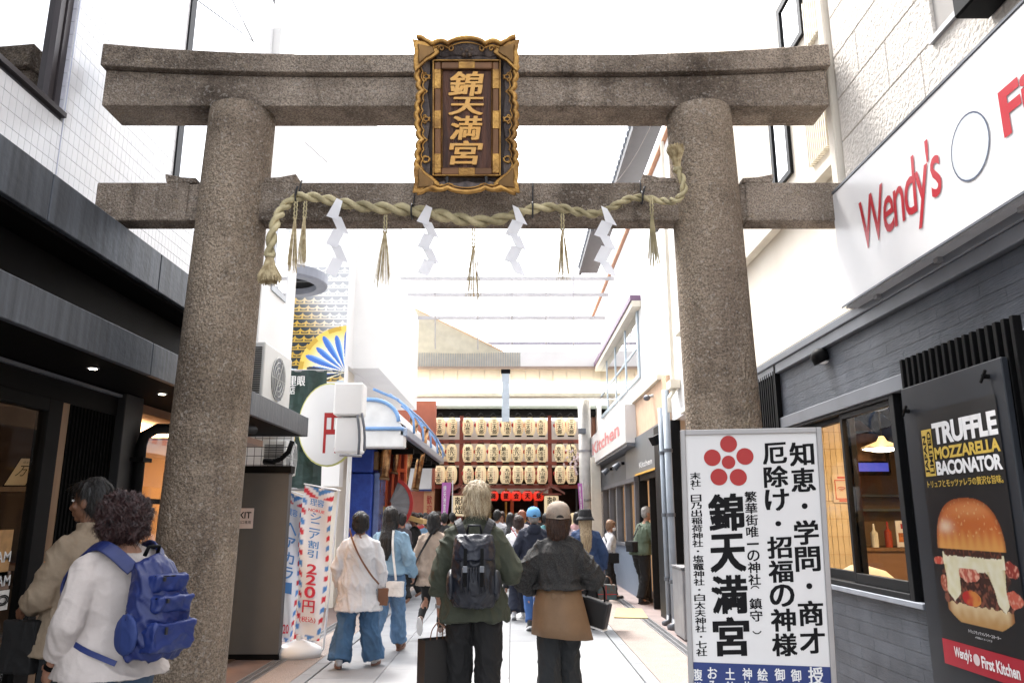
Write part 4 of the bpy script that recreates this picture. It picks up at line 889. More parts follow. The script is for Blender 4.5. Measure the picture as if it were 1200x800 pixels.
A0 = V((p.x-.09,4.93,zsh+.003)); uu = V((.13,.03,0)); vv = V((.05,.07,.19)); nn_ = uu.cross(vv).normalized()
MB().prism([A0,A0+uu,A0+uu+vv,A0+vv], nn_*-.02).build('frame', blackm, t); MB().prism([A0+uu*.06+vv*.05+nn_*.001,A0+uu*.94+vv*.05+nn_*.001,A0+uu*.94+vv*.95+nn_*.001,A0+uu*.06+vv*.95+nn_*.001],nn_*.002).build('card', mat('cream_card',(.75,.58,.34),.6), t)
letters('店主敬白', A0+uu*.25+vv*.78+nn_*.004, uu*.5, vv*.08, ink, t, off=0, bold=.0, name='characters'); letters('万', A0+uu*.25+vv*.35+nn_*.004, uu*.42, vv*.35, ink, t, off=0, bold=.0, name='characters')
for i,(x,y,w,h,cc,tx) in enumerate(((6,652,.13,.30,(.45,.24,.08),'AM'),(6,680,.12,.10,(.2,.12,.08),'AM'),(5,703,.11,.11,(.72,.70,.66),'◎'))):
    q = W(x,y,X=XS+.004); t = thing('door_sticker',('orange brown sticker on the left edge of the shop glass','small brown sticker below the orange one on the shop glass','white square sticker at the bottom of the column on the shop glass')[i],'sticker',tuple(q))
    MB().quad((XS-.008,q.y+w/2,q.z-h/2),(XS-.008,q.y-w/2,q.z-h/2),(XS-.008,q.y-w/2,q.z+h/2),(XS-.008,q.y+w/2,q.z+h/2)).build('sheet', mat('sticker_%d'%i,cc,.5,var=.3,vscale=20), t)
    letters(tx,(XS-.006,q.y+w*.5*-1,q.z-.03),(0,w,0),(0,0,.06), whitep if i<2 else ink, t, off=.001)
t = thing('downspout','black rainwater pipe bending under the canopy beside the left column','downspout',(-2.82,y5_,0))
a = W(157,600,X=-2.8); MB().tube([(-2.8,a.y,0),(-2.8,a.y,2.02),(-2.79,a.y+.02,2.10),(-2.74,a.y+.10,2.16),(-2.5,a.y+.75,2.23),(-2.36,a.y+1.2,2.27)],.040,14).build('pipe', blackm, t, smooth=True)
for z in (.9,1.9): MB().box(-2.88,-2.74,a.y-.07,a.y+.07,z,z+.03).build('clip', blackm, t)
# grey partition
gp = thing('grey_partition','plain grey box partition with an exit notice behind the left column','partition',(-2.85,8.8,0))
MB().box(-3.3,-2.51,8.78,8.90,.06,1.98).build('panel', mat('matt_grey',(.085,.083,.083),.7,var=.05), gp, bevel=.004); MB().box(-3.32,-2.49,8.76,8.92,1.98,2.06).build('cap_strip', blackm, gp, bevel=.004); MB().box(-3.3,-2.515,8.79,8.89,0,.06).build('plinth', blackm, gp)
q = W(288,607,Y=8.775); t = thing('exit_notice','small white exit notice taped to the grey partition','notice',tuple(q))
MB().box(q.x-.17,q.x+.085,8.772,8.777,q.z-.11,q.z+.11).build('sheet', mat('notice_pink',(.66,.56,.54),.6), t); letters('EXIT',(q.x-.13,8.771,q.z),(.19,0,0),(0,0,.07), ink, t, bold=.02, off=.001); letters('出口専用',(q.x-.08,8.771,q.z-.06),(.14,0,0),(0,0,.035), ink, t, off=.001)
# things above the partition
t = thing('white_clapboard_shed','white lapped boarding with a wire grid under the canopy end','boarded wall',(-2.9,9.9,2))
for i in range(7): MB().obox(((-3.25),10.0,2.0+i*.085),(.42,0,0),(0,.012,.004),(0,-.006,.042)).build('board', whitep, t)
m = MB()
for i in range(9): m.tube([(-3.5+.09*i,9.7,2.0),(-3.5+.09*i,9.7,2.5)],.004,4)
for i in range(5): m.tube([(-3.5,9.7,2.02+.11*i),(-2.78,9.7,2.02+.11*i)],.004,4)
m.build('wire_grid', wire_m, t, kind='stuff')
t = thing('black_hose','black hose curling down behind the left column','hose',(-2.8,9.3,2.3)); MB().tube([V((-2.62,9.2,2.38)),V((-2.66,9.2,2.25)),V((-2.74,9.2,2.17)),V((-2.84,9.2,2.13)),V((-2.95,9.2,2.14))],.03,8).build('tube', blackm, t, smooth=True)
def ac(label, x, y, z, w=.62, h=.52):
    t = thing('air_conditioner',label,'air conditioner',(x,y,z)); c_ = mat('ac_white',(.62,.62,.60),.45,var=.05) if 'ac_white' not in bpy.data.materials else bpy.data.materials['ac_white']
    MB().box(x,x+.30,y,y+w,z,z+h).build('casing', c_, t, bevel=.015, seg=2)
    me = MB().box(x+.03,x+.27,y-.012,y-.002,0,.008).mesh('vent_louver'); me.materials.append(frame_m); q = z+.05
    while q < z+h-.05: o = link('vent_louver', me, t); o.location = (0,0,q); o.matrix_parent_inverse = t.matrix_basis.inverted(); q += .022
    m = MB(); cy, cz = y+w*.5, z+h*.5
    for k in range(4): m.tube([(x+.31,cy+(.07+.055*k)*math.cos(a),cz+(.07+.055*k)*math.sin(a)) for a in [j*math.pi/10 for j in range(21)]],.004,4)
    for k in range(6): m.tube([(x+.31,cy,cz),(x+.31,cy+.24*math.cos(k*math.pi/3),cz+.24*math.sin(k*math.pi/3))],.004,4)
    m.build('fan_grille', c_, t, kind='stuff'); MB().tube([(x+.301,cy,cz),(x+.305,cy,cz)],.23,24).build('fan_recess', greytrim, t)
ac('white air conditioner standing on the canopy roof right of the left column',-2.78,7.55,2.60,.95,.62)
ac('second air conditioner behind the wire grid under the canopy end',-3.15,9.75,2.02,.5,.42)
wl = thing('left_white_building','white wall rising behind the canopy and the koi mural on the left','building',(-3,11,0))
MB().box(-4.2,-2.95,8.7,10.05,2.6,7.6).build('wall', whitewall, wl)
a = 9.0; o = MB().box(-2.95,-2.93,a,a+.6,4.2,5.2).build('window', mat('light_frame',(.4,.42,.45),.4), wl); MB().box(-2.935,-2.925,a+.06,a+.54,4.28,5.12).build('pane', mirror_gl, o)
# round canopy disc
p = W(346,335,Y=10.6); t = thing('round_canopy','grey rimmed round canopy disc with a dark underside behind the rope tassel','canopy',tuple(p))
c_ = V((p.x-.15,10.6,p.z)); 
m = MB(); n = 40
def ringp(r_, dz): return [c_+V((r_*math.cos(2*math.pi*k/n),r_*math.sin(2*math.pi*k/n),dz)) for k in range(n)]
m.loft([ringp(.44,.10),ringp(.44,.0),ringp(.58,.0),ringp(.60,.03),ringp(.60,.16),ringp(.4,.22)],cap=False).build('rim', mat('rim_grey',(.28,.30,.36),.5), t, smooth=False)
MB().loft([ringp(.445,.09),ringp(.44,.12)]).build('dark_underside', blackm, t); MB().box(c_.x-.43,c_.x+.43,c_.y-.01,c_.y+.01,c_.z+.06,c_.z+.075).build('seam', greytrim, t)
# mural wall with golden scales and a blue fan of feathers
A = W(333,447,Y=13.2); B = W(403,447,Y=13.2); T = W(403,313,Y=13.2)
mw = thing('mural_wall','wall painted with gold edged black scales and blue petals','mural',tuple(A))
gd, dk = (.50,.32,.04), (.012,.02,.025)
def mural(u,v):
    asp = (T.z-A.z)/(B.x-A.x); x, y = u, v*asp
    # blue fan, lower right
    fx, fy = x-1.02, y-.16; r_ = math.hypot(fx,fy); th = math.degrees(math.atan2(fy,-fx))
    if r_ < .80 and -22 < th < 100:
        k = (th+20)/17.0; f = k-math.floor(k); lim = .74 if int(k)%2==0 else .66
        wv = .5-.42*abs(f-.5)*2*(1-.0)
        inside = abs(f-.5) < .40*math.sin(min(1,r_/lim)*math.pi)**.5 if r_ < lim else False
        if inside:
            if k < 1.8: return (.02,.03,.05) if f < .7 else (.05,.12,.40)
            return mixc((.04,.14,.52),(.25,.50,.80), sm_(.5,.9,f))
        if r_ < lim+.06: return mixc((.85,.80,.60),(.75,.52,.10),sm_(.45,.75,r_))
        if r_ < .80: return gd
    if y < .10+.12*math.sin(x*5+1): return (.45,.60,.78) if noise.noise(V((x*7,y*9,0))) < .1 else (.80,.66,.45)
    # scales
    s = .155; row = math.floor(y/s*1.15); yy_ = y/s*1.15-row; xx = x/s+(.5 if row%2 else 0)-y*.25/s*.3; fx = xx-math.floor(xx)-.5
    d = math.hypot(fx*1.05, (yy_-1.0)*.95+.0)
    fade = sm_(.45,1.0,u*.6+v*.75)
    g1 = mixc(gd,(.80,.80,.78),fade); d1 = mixc(dk,(.42,.43,.46),fade)
    if yy_ < .14 or abs(d-.62) < .085 : return g1
    if d < .54: return d1
    return g1 if abs(fx) > .40 else d1
printed('painting', mural, (A.x,13.19,A.z), (B.x-A.x,0,0), (0,0,T.z-A.z), 130, 210, vcol_mat('mural_print',.6), mw, off=.001)
MB().box(A.x-.05,B.x,13.2,13.5,2.0,T.z+.0).build('wall', whitewall, mw); MB().box(A.x-.06,A.x-.0,13.12,13.19,A.z,T.z).build('edge_post', creamt, mw)
# green banner and round sign
gbm = mat('green_banner',(.016,.045,.04),.6,col2=(.008,.024,.022),vscale=6,bump=.4,bscale=8)
A = W(331,572,Y=10.9); B = W(366,572,Y=10.9); T = W(331,434,Y=10.9)
t = thing('green_banner','dark green hanging banner with white shop characters and opening hours','banner',tuple(A)); GB_w = B.x-A.x+.12
m = MB(); n = 12; rows = [[V((A.x-.25+(GB_w+.25)*i/n, 10.9+.03*math.sin(i*1.3+j*.7), A.z+(T.z-A.z)*j/10)) for i in range(n+1)] for j in range(11)]
for j in range(10):
    for i in range(n): m.quad(rows[j][i],rows[j][i+1],rows[j+1][i+1],rows[j+1][i])
m.build('cloth', gbm, t, smooth=True)
def gbt(s,x0,y1,x1,y0,m_,bold=.02): a = W(x0,y1,Y=10.85); b = W(x1,y0,Y=10.85); letters(s,a,(b.x-a.x,0,0),(0,0,b.z-a.z),m_,t,bold=bold,off=.0)
gbt('幸千里眼',318,452,358,440,whitep); gbt('北店',333,462,346,452,whitep); gbt('10:00',322,519,346,509,yell); gbt('9:00PM',326,545,347,536,yell)
MB().tube([V((A.x-.3,10.93,A.z)),V((A.x+.75,10.93,A.z-.02))],.025,8).build('rail', steel, t); MB().tube([V((A.x-.3,10.93,T.z)),V((A.x+.6,10.93,T.z))],.02,8).build('rail', steel, t)
c = W(385,497,Y=10.7); t = thing('round_sign','white round hanging sign edged yellow with a big red character','sign',tuple(c))
n = 36; rw, rh = 37*10.3/900, 51*10.3/900
def el(f, dy): return [c+V((rw*f*math.cos(2*math.pi*k/n),dy,rh*f*math.sin(2*math.pi*k/n))) for k in range(n)]
MB().prism(el(1,.0),(0,.06,0)).build('rim', mat('yellow_rim',(.55,.56,.18),.5), t); MB().prism(el(.965,-.012),(0,.011,0)).build('face', whitep, t)
letters('円',c+V((-.06,-.014,-.40)),(.24,0,0),(0,0,.56), redp, t, bold=.03, off=.001)
t = thing('utility_box','white utility boxes with hanging pipes beside the round sign','utility box',(-2.3,10.4,2.4))
for x0,x1,y0,y1,Yv in ((390,426,448,486,10.45),(391,424,489,530,10.5)):
    a_, b_ = W(x0,y1,Y=Yv), W(x1,y0,Y=Yv); MB().box(a_.x,b_.x,Yv,Yv+.3,a_.z,b_.z).build('box', whitewall, t, bevel=.02)
for k,(x0,y0,x1,y1) in enumerate(((419,486,420,533),(424,484,427,528),(398,533,424,534))): MB().tube(smoothpts0([W(x0,y0,Y=10.42),W((x0+x1)/2+2,(y0+y1)/2,Y=10.40),W(x1,y1,Y=10.42)]),.018,8).build('pipe', greytrim if k<2 else steel, t, smooth=True)
MB().tube([W(410,534,Y=10.5),V((W(410,534,Y=10.5).x,10.5,0))],.03,8).build('stand', whitewall, t)
# striped banners
def flag(label, pts, txt, yen):
    t = thing('striped_banner',label,'banner',(-2.36,9,0)); tl, tr, br, bl = [W(*p,Y=9.0+(.0 if yen else .12)) for p in pts]
    def pr(u,v):
        e = min(u,1-u)
        if e < .15 or v > .93 or v < .03:
            k = ((v*11+ (u if u<.5 else -u)*1.3) % 1.5)/1.5
            if k < .26: return (.60,.03,.05)
            if .5 < k < .76: return (.08,.25,.60)
        return (.80,.80,.82)
    m_ = bpy.data.materials.get('banner_print') or vcol_mat('banner_print',.7)
    nx, ny = 20, 90; vs = []; cs = []
    for j in range(ny+1):
        for i in range(nx+1):
            u, v = i/nx, j/ny; p = bl.lerp(br,u).lerp(tl.lerp(tr,u),v) + V((.01*math.sin(v*6),.035*math.sin(u*5+v*7),0)); vs.append(tuple(p)); c_ = pr(u,v); cs += [*c_,1]
    fs = [(j*(nx+1)+i,j*(nx+1)+i+1,(j+1)*(nx+1)+i+1,(j+1)*(nx+1)+i) for j in range(ny) for i in range(nx)]
    me = bpy.data.meshes.new('cloth'); me.from_pydata(vs,[],fs); me.color_attributes.new('print','FLOAT_COLOR','POINT').data.foreach_set('color',cs); me.materials.append(m_); me.update(); link('cloth',me,t,smooth=True)
    blu = mat('blue_ink',(.10,.28,.62),.5) if 'blue_ink' not in bpy.data.materials else bpy.data.materials['blue_ink']; rd = bpy.data.materials.get('red_ink') or mat('red_ink',(.62,.03,.06),.5)
    def tx(s,u0,u1,v0,v1,mm,b=.02):
        O = bl.lerp(br,u0).lerp(tl.lerp(tr,u0),v0); Ue = bl.lerp(br,u1).lerp(tl.lerp(tr,u1),v0)-O; Ve = bl.lerp(br,u0).lerp(tl.lerp(tr,u0),v1)-O; letters(s,O+V((0,-.05,0)),Ue,Ve,mm,t,bold=b,off=0)
    for (s,u0,u1,v0,v1,c_) in txt: tx(s,u0,u1,v0,v1,blu if c_=='b' else rd)
    MB().tube([tr+V((.03,.05,.03)),br+V((.03,.05,-.1)),V((br.x+.0,br.y+.1,.05))],.012,8).tube([tl+V((-.02,.04,.015)),tr+V((.05,.04,.015))],.008,6).build('pole', whitep, t)
    return t
flag('blue and red striped banner with 220 yen in red, the taller right one',[(357,568),(393,576),(375,750),(344,748)],
     [('理容',.25,.72,.875,.925,'b'),('NORUE',.22,.75,.835,.855,'r')]+[(ch,.30,.66,.78-.062*i,.83-.062*i,'b') for i,ch in enumerate('シニア割引')]+[('2',.32,.68,.425,.49,'r'),('2',.32,.68,.355,.42,'r'),('0',.30,.70,.27,.345,'r'),('円',.27,.72,.175,.255,'r'),('(税込)',.2,.8,.11,.15,'r')], True)
flag('blue and red striped banner with large blue kana, left of the 220 yen one',[(333,574),(358,584),(342,752),(325,752)],
     [('理容',.25,.75,.85,.90,'b')]+[(ch,.22,.78,.72-.10*i,.80-.10*i,'b') for i,ch in enumerate('ヘアカラー')]+[('220',.2,.8,.06,.12,'r')], False)
t = thing('banner_base','white plastic water base holding the striped banners','banner base',(-2.36,9.0,0))
MB().zl([(0,-2.36,9.02,.25,.22),(.05,-2.36,9.02,.26,.23),(.09,-2.36,9.02,.25,.22),(.13,-2.36,9.02,.17,.15),(.17,-2.36,9.02,.05,.05)],n=28).build('tank', whitep, t, smooth=True); MB().zl([(.17,-2.36,9.02,.03,.03),(.22,-2.36,9.02,.03,.03)],n=12).build('socket', whitep, t)
# white facade plus cables, blue store
t = thing('white_corner_building','tall blank white corner building between the mural and the arcade','building',(-3,14,0))
MB().box(-4.4,-2.95,13.55,19.5,4.15,9.8).build('x', whitewall, t).name = 'wall'
MB().box(-3.9,-3.02,13.6,14.5,0,4.14).build('lower_wall', cream, t)
q = W(462,340,Y=19.4); MB().box(-2.95,-2.45,13.9,19.6,4.16,W(467,372,Y=19.5).z).build('projecting_wall', whitewall, t)
bs = thing('blue_store_front','bright blue rendered shop kiosk behind the woman in the white cardigan','kiosk',(-2.9,14.4,0))
blu_m = mat('blue_render',(.025,.075,.42),.6,col2=(.017,.05,.32),vscale=9,bump=.5,bscale=30,coord='World'); blu_s = mat('blue_gloss',(.16,.22,.45),.25,.2,var=.3)
MB().box(-3.25,-2.58,14.4,15.6,0,2.28).build('lower_block', blu_m, bs, bevel=.02); MB().box(-3.25,-2.58,14.4,15.6,2.30,2.75).build('upper_block', blu_m, bs, bevel=.02)
MB().box(-2.575,-2.46,14.5,15.7,0,2.3).build('side_panel', blu_s, bs, bevel=.02); MB().box(-2.98,-2.56,14.38,15.6,2.77,3.05).build('top_box', blu_m, bs, bevel=.02)
MB().box(-2.575,-2.5,14.45,15.0,2.35,2.68).build('timber_plate', tanwood, bs); MB().box(-2.575,-2.40,15.9,16.0,0,3.2).box(-3.0,-2.7,14.9,15.1,2.77,3.6).build('blue_post', blu_m, bs)
cc_ = thing('curved_shop_awning','white barrel awning with blue steel rims and rails on the left','awning',(-2.4,15,3))
blr = mat('blue_tube',(.20,.38,.70),.35,var=.1); whp = mat('awning_white',(.78,.78,.78),.4)
P0 = W(393,505,Y=13.3)
zb0, zt0 = W(420,502,Y=13.2).z, W(410,468,Y=13.2).z
xo = -1.90
arc = [(-2.95,zt0),(-2.45,zt0)] + [(-2.45+.50*math.sin(a), zb0+.12+(zt0-zb0-.12)*math.cos(a)) for a in [k*math.pi/16 for k in range(1,9)]]
prof = arc + [(xo+.04,zb0),(-2.95,zb0)]
MB().prism([V((x,13.2,z)) for x,z in prof],(0,.04,0)).build('end_panel', whp, cc_)
m = MB()
for y in (13.24,):
    pass
vs = [[V((x,y,z)) for x,z in arc+[(xo+.04,zb0+.06)]] for y in (13.26,20.4)]
k = len(vs[0]); m.add(vs[0]+vs[1],[(i,i+1,k+i+1,k+i) for i in range(k-1)]); m.build('barrel_roof', whp, cc_)
MB().tube([V((x,13.18,z)) for x,z in arc],.035,8).tube([V((-2.95,13.18,zb0)),V((xo+.04,13.18,zb0))],.03,8).build('blue_rim', blr, cc_, smooth=True)
MB().box(-2.95,xo+.05,13.2,13.5,zb0-.32,zb0-.02).build('valance', whp, cc_, bevel=.02)
MB().box(xo-.02,xo+.10,13.2,20.5,zb0-.12,zb0+.02).build('edge_gutter', mat('gutter_blue',(.35,.42,.55),.3,.3), cc_, bevel=.01)
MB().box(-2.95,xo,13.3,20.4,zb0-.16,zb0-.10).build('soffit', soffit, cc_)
for i in range(5):
    y = 14.0+i*1.5; MB().tube([V((xo+.12,y,zb0)),V((xo+.10,y,zb0+.25)),V((xo-.05,y,zb0+.5)),V((xo-.35,y,zb0+.72))],.022,8).build('hoop', blr, cc_, smooth=True)
MB().tube([V((-2.4,13.2,zt0+.18)),V((-2.1,14.0,zt0+.12)),V((-1.85,15.5,zt0-.05)),V((-1.8,18,zt0-.15)),V((-1.78,20.6,zb0+.1))],.025,8).build('hand_rail', blr, cc_, smooth=True)
m = MB()
for i in range(6): m.box(-2.8,xo,13.8+i*1.1,13.9+i*1.1,zb0-.30,zb0-.20)
m.build('ceiling_rib', blackm, cc_, kind='stuff')
brass = mat('brass_cylinder',(.60,.35,.16),.22,.9,col2=(.18,.07,.03),vscale=5,stretch=(1,1,2))
for i,(x,y,x2,y2,w,Yv) in enumerate(((437,427+60,433,515,10,14.2),(457,482,449,562,13,14.6),(469,495,462,555,8,15.2),(486,490,472,570,11,15.8),(499,500,486,575,9,16.8))):
    a, b = W(x,y,Y=Yv), W(x2,y2,Y=Yv); t = thing('brass_tube',('short brass tube hanging behind the blue kiosk top','longest brass tube under the curved awning','thin brass tube hung between the two long ones','shiny copper tube in the middle of the awning','copper tube farthest along the awning')[i],'hanging tube',tuple(b),group='brass tubes hanging under the curved awning')
    MB().tube([a,b],w*Yv/900/2,16).build('tube', brass, t, smooth=True); MB().tube([b.lerp(a,.03),b],w*Yv/900/2+.008,16).build('end_ring', tanwood, t)
verm = mat('vermilion',(.62,.10,.025),.45,var=.15)
t = thing('vermilion_screen','vermilion lattice screen under the awning behind the crowd','screen',(-2.2,15.5,1.5)); 
a, b = W(449,640,Y=15.2), W(476,520,Y=15.2)
MB().box(a.x-.25,b.x,15.3,15.35,a.z-.3,b.z).build('backing', mat('deep_red',(.30,.035,.02),.6), t)
for k in range(4): xx = a.x+(b.x-a.x)*k/3.2; MB().box(xx,xx+.045,15.2,15.28,a.z-.3,b.z).build('upright', verm, t)
for z in (a.z+.15,a.z+.7,a.z+1.4): MB().box(a.x-.2,b.x,15.16,15.2,z,z+.07).build('rail', verm, t)
a = W(462,600,Y=15.0); t = thing('thatched_ledge','small straw thatched ledge over the awning shop counter','thatch',tuple(a)); MB().prism([V((a.x-.35,15,a.z+.16)),V((a.x+.55,15,a.z-.14)),V((a.x+.55,15,a.z-.22)),V((a.x-.35,15,a.z+.02))],(0,.8,0)).build('thatch', mat('thatch',(.55,.36,.14),.9,bump=1,bscale=40,bstretch=(8,1,1)), t)
c = W(478,590,Y=14.9); t = thing('fan_shaped_sign','grey folding fan shaped sign with a red edge hanging under the awning','sign',tuple(c))
m = MB(); m2 = MB()
for k in range(9):
    a0, a1 = R(-50+k*13), R(-50+(k+1)*13); o = V((c.x-.36,14.9,c.z+.0))
    q = lambda a,r_,dy: o+V((r_*math.cos(a)*.9,dy,r_*math.sin(a)))
    m.prism([q(a0,.05,.0),q(a0,.44,.02*(k%2)),q(a1,.44,.02*((k+1)%2)),q(a1,.05,0)],(0,.012,0)); m2.prism([q(a0,.44,-.01),q(a0,.51,-.01),q(a1,.51,-.01),q(a1,.44,-.01)],(0,.05,0))
m.build('fan_leaf', mat('fan_grey',(.20,.20,.21),.6), t); m2.build('red_edge', redp, t)
# overhead cable
t = thing('overhead_cable','thin black cable crossing the sky at the top left','cable',(-2,6,6)); MB().tube([W(262,-20,Y=6.5),W(305,65,Y=8.5),W(330,110,Y=10)],.006,5).build('wire', wire_m, t)
# ================================================================ the arcade crossing
YB = 20.5
def zy(py, Y): return W(600,py,Y=Y).z
def xx(px, Y, py=500): return W(px,py,Y=Y).x
ab = thing('arcade_fascia','wide cream panelled fascia beam crossing the end of the lane','fascia beam',(0,YB,4.5))
zA, zB_, zC, zD, zE = zy(465,YB), zy(448,YB), zy(433,YB), zy(430,YB), zy(412,YB)
xa, xb = xx(440,YB,440), xx(712,YB,440)
pm = mat('peach_panel',(.66,.55,.40),.5,var=.06,rnd=.03)
n = 17; w = (xb-xa)/n
for i in range(n): MB().box(xa+i*w+.008,xa+(i+1)*w-.008,YB,YB+.2,zB_+.01,zC-.0).build('fascia_panel', pm, ab)
MB().box(xa,xb,YB+.03,YB+.3,zA,zE).build('backing', creamt, ab); MB().box(xa,xb,YB-.10,YB+.03,zA,zA+.10).build('lower_moulding', mat('cream_moulding',(.70,.64,.50),.5), ab); MB().box(xa,xb,YB-.12,YB+.03,zC,zC+.07).build('upper_moulding', mat('brown_moulding',(.35,.26,.2),.5), ab)
for i in range(4):
    x0 = xa+(xb-xa)*(i/4)+.06; MB().box(x0,x0+(xb-xa)/4-.12,YB-.14,YB-.06,zA+.16,zB_-.06).build('tube_lamp', coolglow, ab)
m = MB(); x = xa
while x < xx(610,YB,420): m.box(x,x+.03,YB-.02,YB+.02,zC+.075,zE); x += .065
m.build('corrugation', mat('pale_corrugation',(.52,.52,.50),.5), ab, kind='stuff')
MB().box(xx(610,YB,420),xb,YB-.03,YB+.03,zC+.075,zE+.02).build('plain_panel', whitewall, ab)
t = thing('hanging_post','pale blue square post dropping from the fascia beam above the shrine lanterns','post',(xx(592,YB),YB-.2,4)); MB().box(xx(588,20.3),xx(597,20.3),20.25,20.33,zy(494,20.3),zy(438,20.3)).build('post', mat('pale_blue_post',(.55,.62,.68),.5), t); MB().box(xx(587,20.3),xx(598,20.3),20.23,20.35,zy(437.5,20.3),zy(433,20.3)).build('cap', blackm, t)
# arcade roof: glazed white frames over the crossing, cream canvas to the left
ar = thing('arcade_roof','pale glazed arcade roof frames with a cream canvas ceiling at the end of the lane','arcade roof',(0,20,6))
roofb = mat('roof_beam_paint',(.52,.50,.51),.5)
for i,(py,Y) in enumerate(((326,17.5),(345,18.6),(372,19.4),(402,20.4))):
    MB().box(xx(455,Y,340),xx(735,Y,340),Y-.03,Y+.03,zy(py,Y)-.05,zy(py,Y)+.03)  .build('roof_beam', roofb if i<3 else mat('lilac_beam',(.40,.38,.44),.5), ar)
for px in (510,560,600,640,672): MB().tube([W(px,300,Y=17.5),W(px,410,Y=20.4)],.02,6).build('rafter', roofb, ar)
a,b,c_ = W(458,348,Y=19.6),W(590,412,Y=20.4),W(458,412,Y=20.4)
MB().prism([a,W(500,368,Y=19.9),W(550,391,Y=20.2),b,W(540,414,Y=20.4),c_],(0,.03,.02)).build('canvas', mat('cream_canvas',(.66,.62,.50),.8), ar); MB().tube([a,W(520,378,Y=19.95),b],.022,6).build('canvas_pipe', mat('apricot_pipe',(.68,.45,.28),.5), ar)
MB().tube([W(458,350,Y=19.4),W(468,380,Y=19.4)],.03,6).build('brown_bracket', mat('rust',(.2,.1,.06),.7), ar)
# corner posts of the crossing
t = thing('arcade_column','pale stone round arcade column at the right of the shrine opening','column',(xx(684,21),21,0)); MB().tube([(xx(685,21),21,0),(xx(685,21),21,zA)],.17,20).build('shaft', mat('pale_stone',(.52,.50,.47),.5,var=.15,coord='World'), t, smooth=True)
for z in (1.9,3.2): MB().tube([(xx(685,21),21,z),(xx(685,21),21,z+.06)],.185,20).build('band', steel, t)
t = thing('cream_shutter','cream ribbed shutter beside the arcade column','shutter',(xx(697,20),20,0)); MB().box(xx(692,20),xx(703,20),20.1,20.2,0,3.0).build('panel', creamt, t)
t = thing('arcade_speaker','small grey loudspeaker on the arcade column','loudspeaker',(xx(682,20.7),20.7,4)); p = W(682,505,Y=20.75); MB().obox(p,(.10,0,0),(0,.08,0),(0,.0,.07)).build('case', greytrim, t, bevel=.01); 
t = thing('red_wall','brick red wall panel left of the shrine lanterns','wall',(xx(490,21.2),21.2,0)); MB().box(xx(455,21.2),xx(510,21.2),21.2,21.5,0,zA).build('panel', mat('brick_red',(.36,.11,.07),.7,var=.12), t)
t = thing('white_box_sign','white box sign with dark lower edge under the red wall','sign',(xx(492,20.9),20.9,3)); MB().box(xx(474,20.8),xx(507,20.8),20.8,20.95,zy(573,20.8),zy(546,20.8)).build('box', signw, t, bevel=.01); MB().box(xx(474,20.8),xx(507,20.8),20.79,20.96,zy(575,20.8),zy(573,20.8)-.003).build('lower_edge', bluep, t)
t = thing('lit_stall','small lit charm stall between the fan sign and the shrine pillar','stall',(xx(492,22),22,0)); MB().box(xx(470,22),xx(500,22),22.0,22.4,0,zy(575,22)).build('back', mat('stall_cream',(.62,.46,.26),.7,col2=(.45,.22,.12),vscale=3), t)
for i in range(8): q = W(474+(i%4)*7,588+14*(i//4),Y=21.95); MB().box(q.x-.04,q.x+.04,21.93,21.98,q.z-.06,q.z+.06).build('charm', [redp,whitep,ink,yell][i%4], t)
t = thing('timber_pillar','orange timber pillar with red characters left of the purple banner','pillar',(xx(505,21),21,0)); MB().box(xx(499,21),xx(510.5,21),20.95,21.15,0,zy(575,21)).build('post', mat('orange_timber',(.50,.26,.13),.6,stretch=(5,5,.5)), t); letters(vert('歓迎'),(xx(502,20.9),20.94,zy(602,20.94)),(xx(508,20.9)-xx(502,20.9),0,0),(0,0,zy(580,20.94)-zy(602,20.94)),redp,t,bold=.01,off=.002)
# ---------------------------------------------------------------- shrine entrance
YS = 22.0
shr = thing('shrine_entrance','vermilion timber shrine frame with a dark roof edge and deep interior at the end of the lane','shrine',(0,YS,0))
redw = mat('dark_red_timber',(.26,.06,.04),.6,var=.3,coord='World'); X0, X1 = xx(506,YS), xx(694,YS)
for px in (541,644): MB().box(xx(px-2.2,YS),xx(px+2.2,YS),YS-.05,YS+.06,0,zy(486,YS)).build('post', redw, shr)
for px in (508,690): MB().box(xx(px-2,YS),xx(px+2,YS),YS-.05,YS+.06,0,zy(486,YS)).build('post', redw, shr)
for py in (517.5,543,570): MB().box(X0,X1,YS-.11,YS-.052,zy(py+2.2,YS),zy(py-2.2,YS)).build('rail', redw, shr)
MB().box(X0-.1,X1+.1,YS-.10,YS+.5,zy(487,YS),zy(480,YS)).build('roof_edge', blackm, shr); MB().box(X0-.15,X1+.15,YS-.2,YS+.1,zy(480,YS)+.01,zy(476,YS)).build('gutter', mat('green_grey_copper',(.30,.34,.30),.5), shr)
MB().box(X0,X1,YS+.9,YS+.95,zy(545,YS),zy(488,YS)).build('white_screen', whitewall, shr)
MB().box(X0,X1,YS+4.5,YS+4.6,0,4.5).build('inner_wall', mat('shrine_dark',(.09,.045,.03),.7,col2=(.02,.012,.01),vscale=1.2), shr); MB().box(X0-.1,X0-.0,YS+.07,YS+4.5,0,4.3).build('side_wall', mat('shrine_side',(.22,.10,.06),.7), shr); MB().box(X1,X1+.1,YS+.07,YS+4.5,0,4.3).build('side_wall', bpy.data.materials['shrine_side'], shr)
MB().box(X0,X1,YS+1.0,YS+4.5,3.3,3.4).build('ceiling', redw, shr)
for px in (566,600,627): MB().box(xx(px-2,YS+2),xx(px+2,YS+2),YS+1.9,YS+2.05,0,3.3).build('inner_post', verm, shr)
MB().box(xx(548,YS+2),xx(642,YS+2),YS+1.8,YS+1.88,zy(578,YS+2),zy(571,YS+2)+.1).build('white_curtain', whitep, shr)
gld = mat('gold_leaf',(.75,.5,.15),.35,.8)
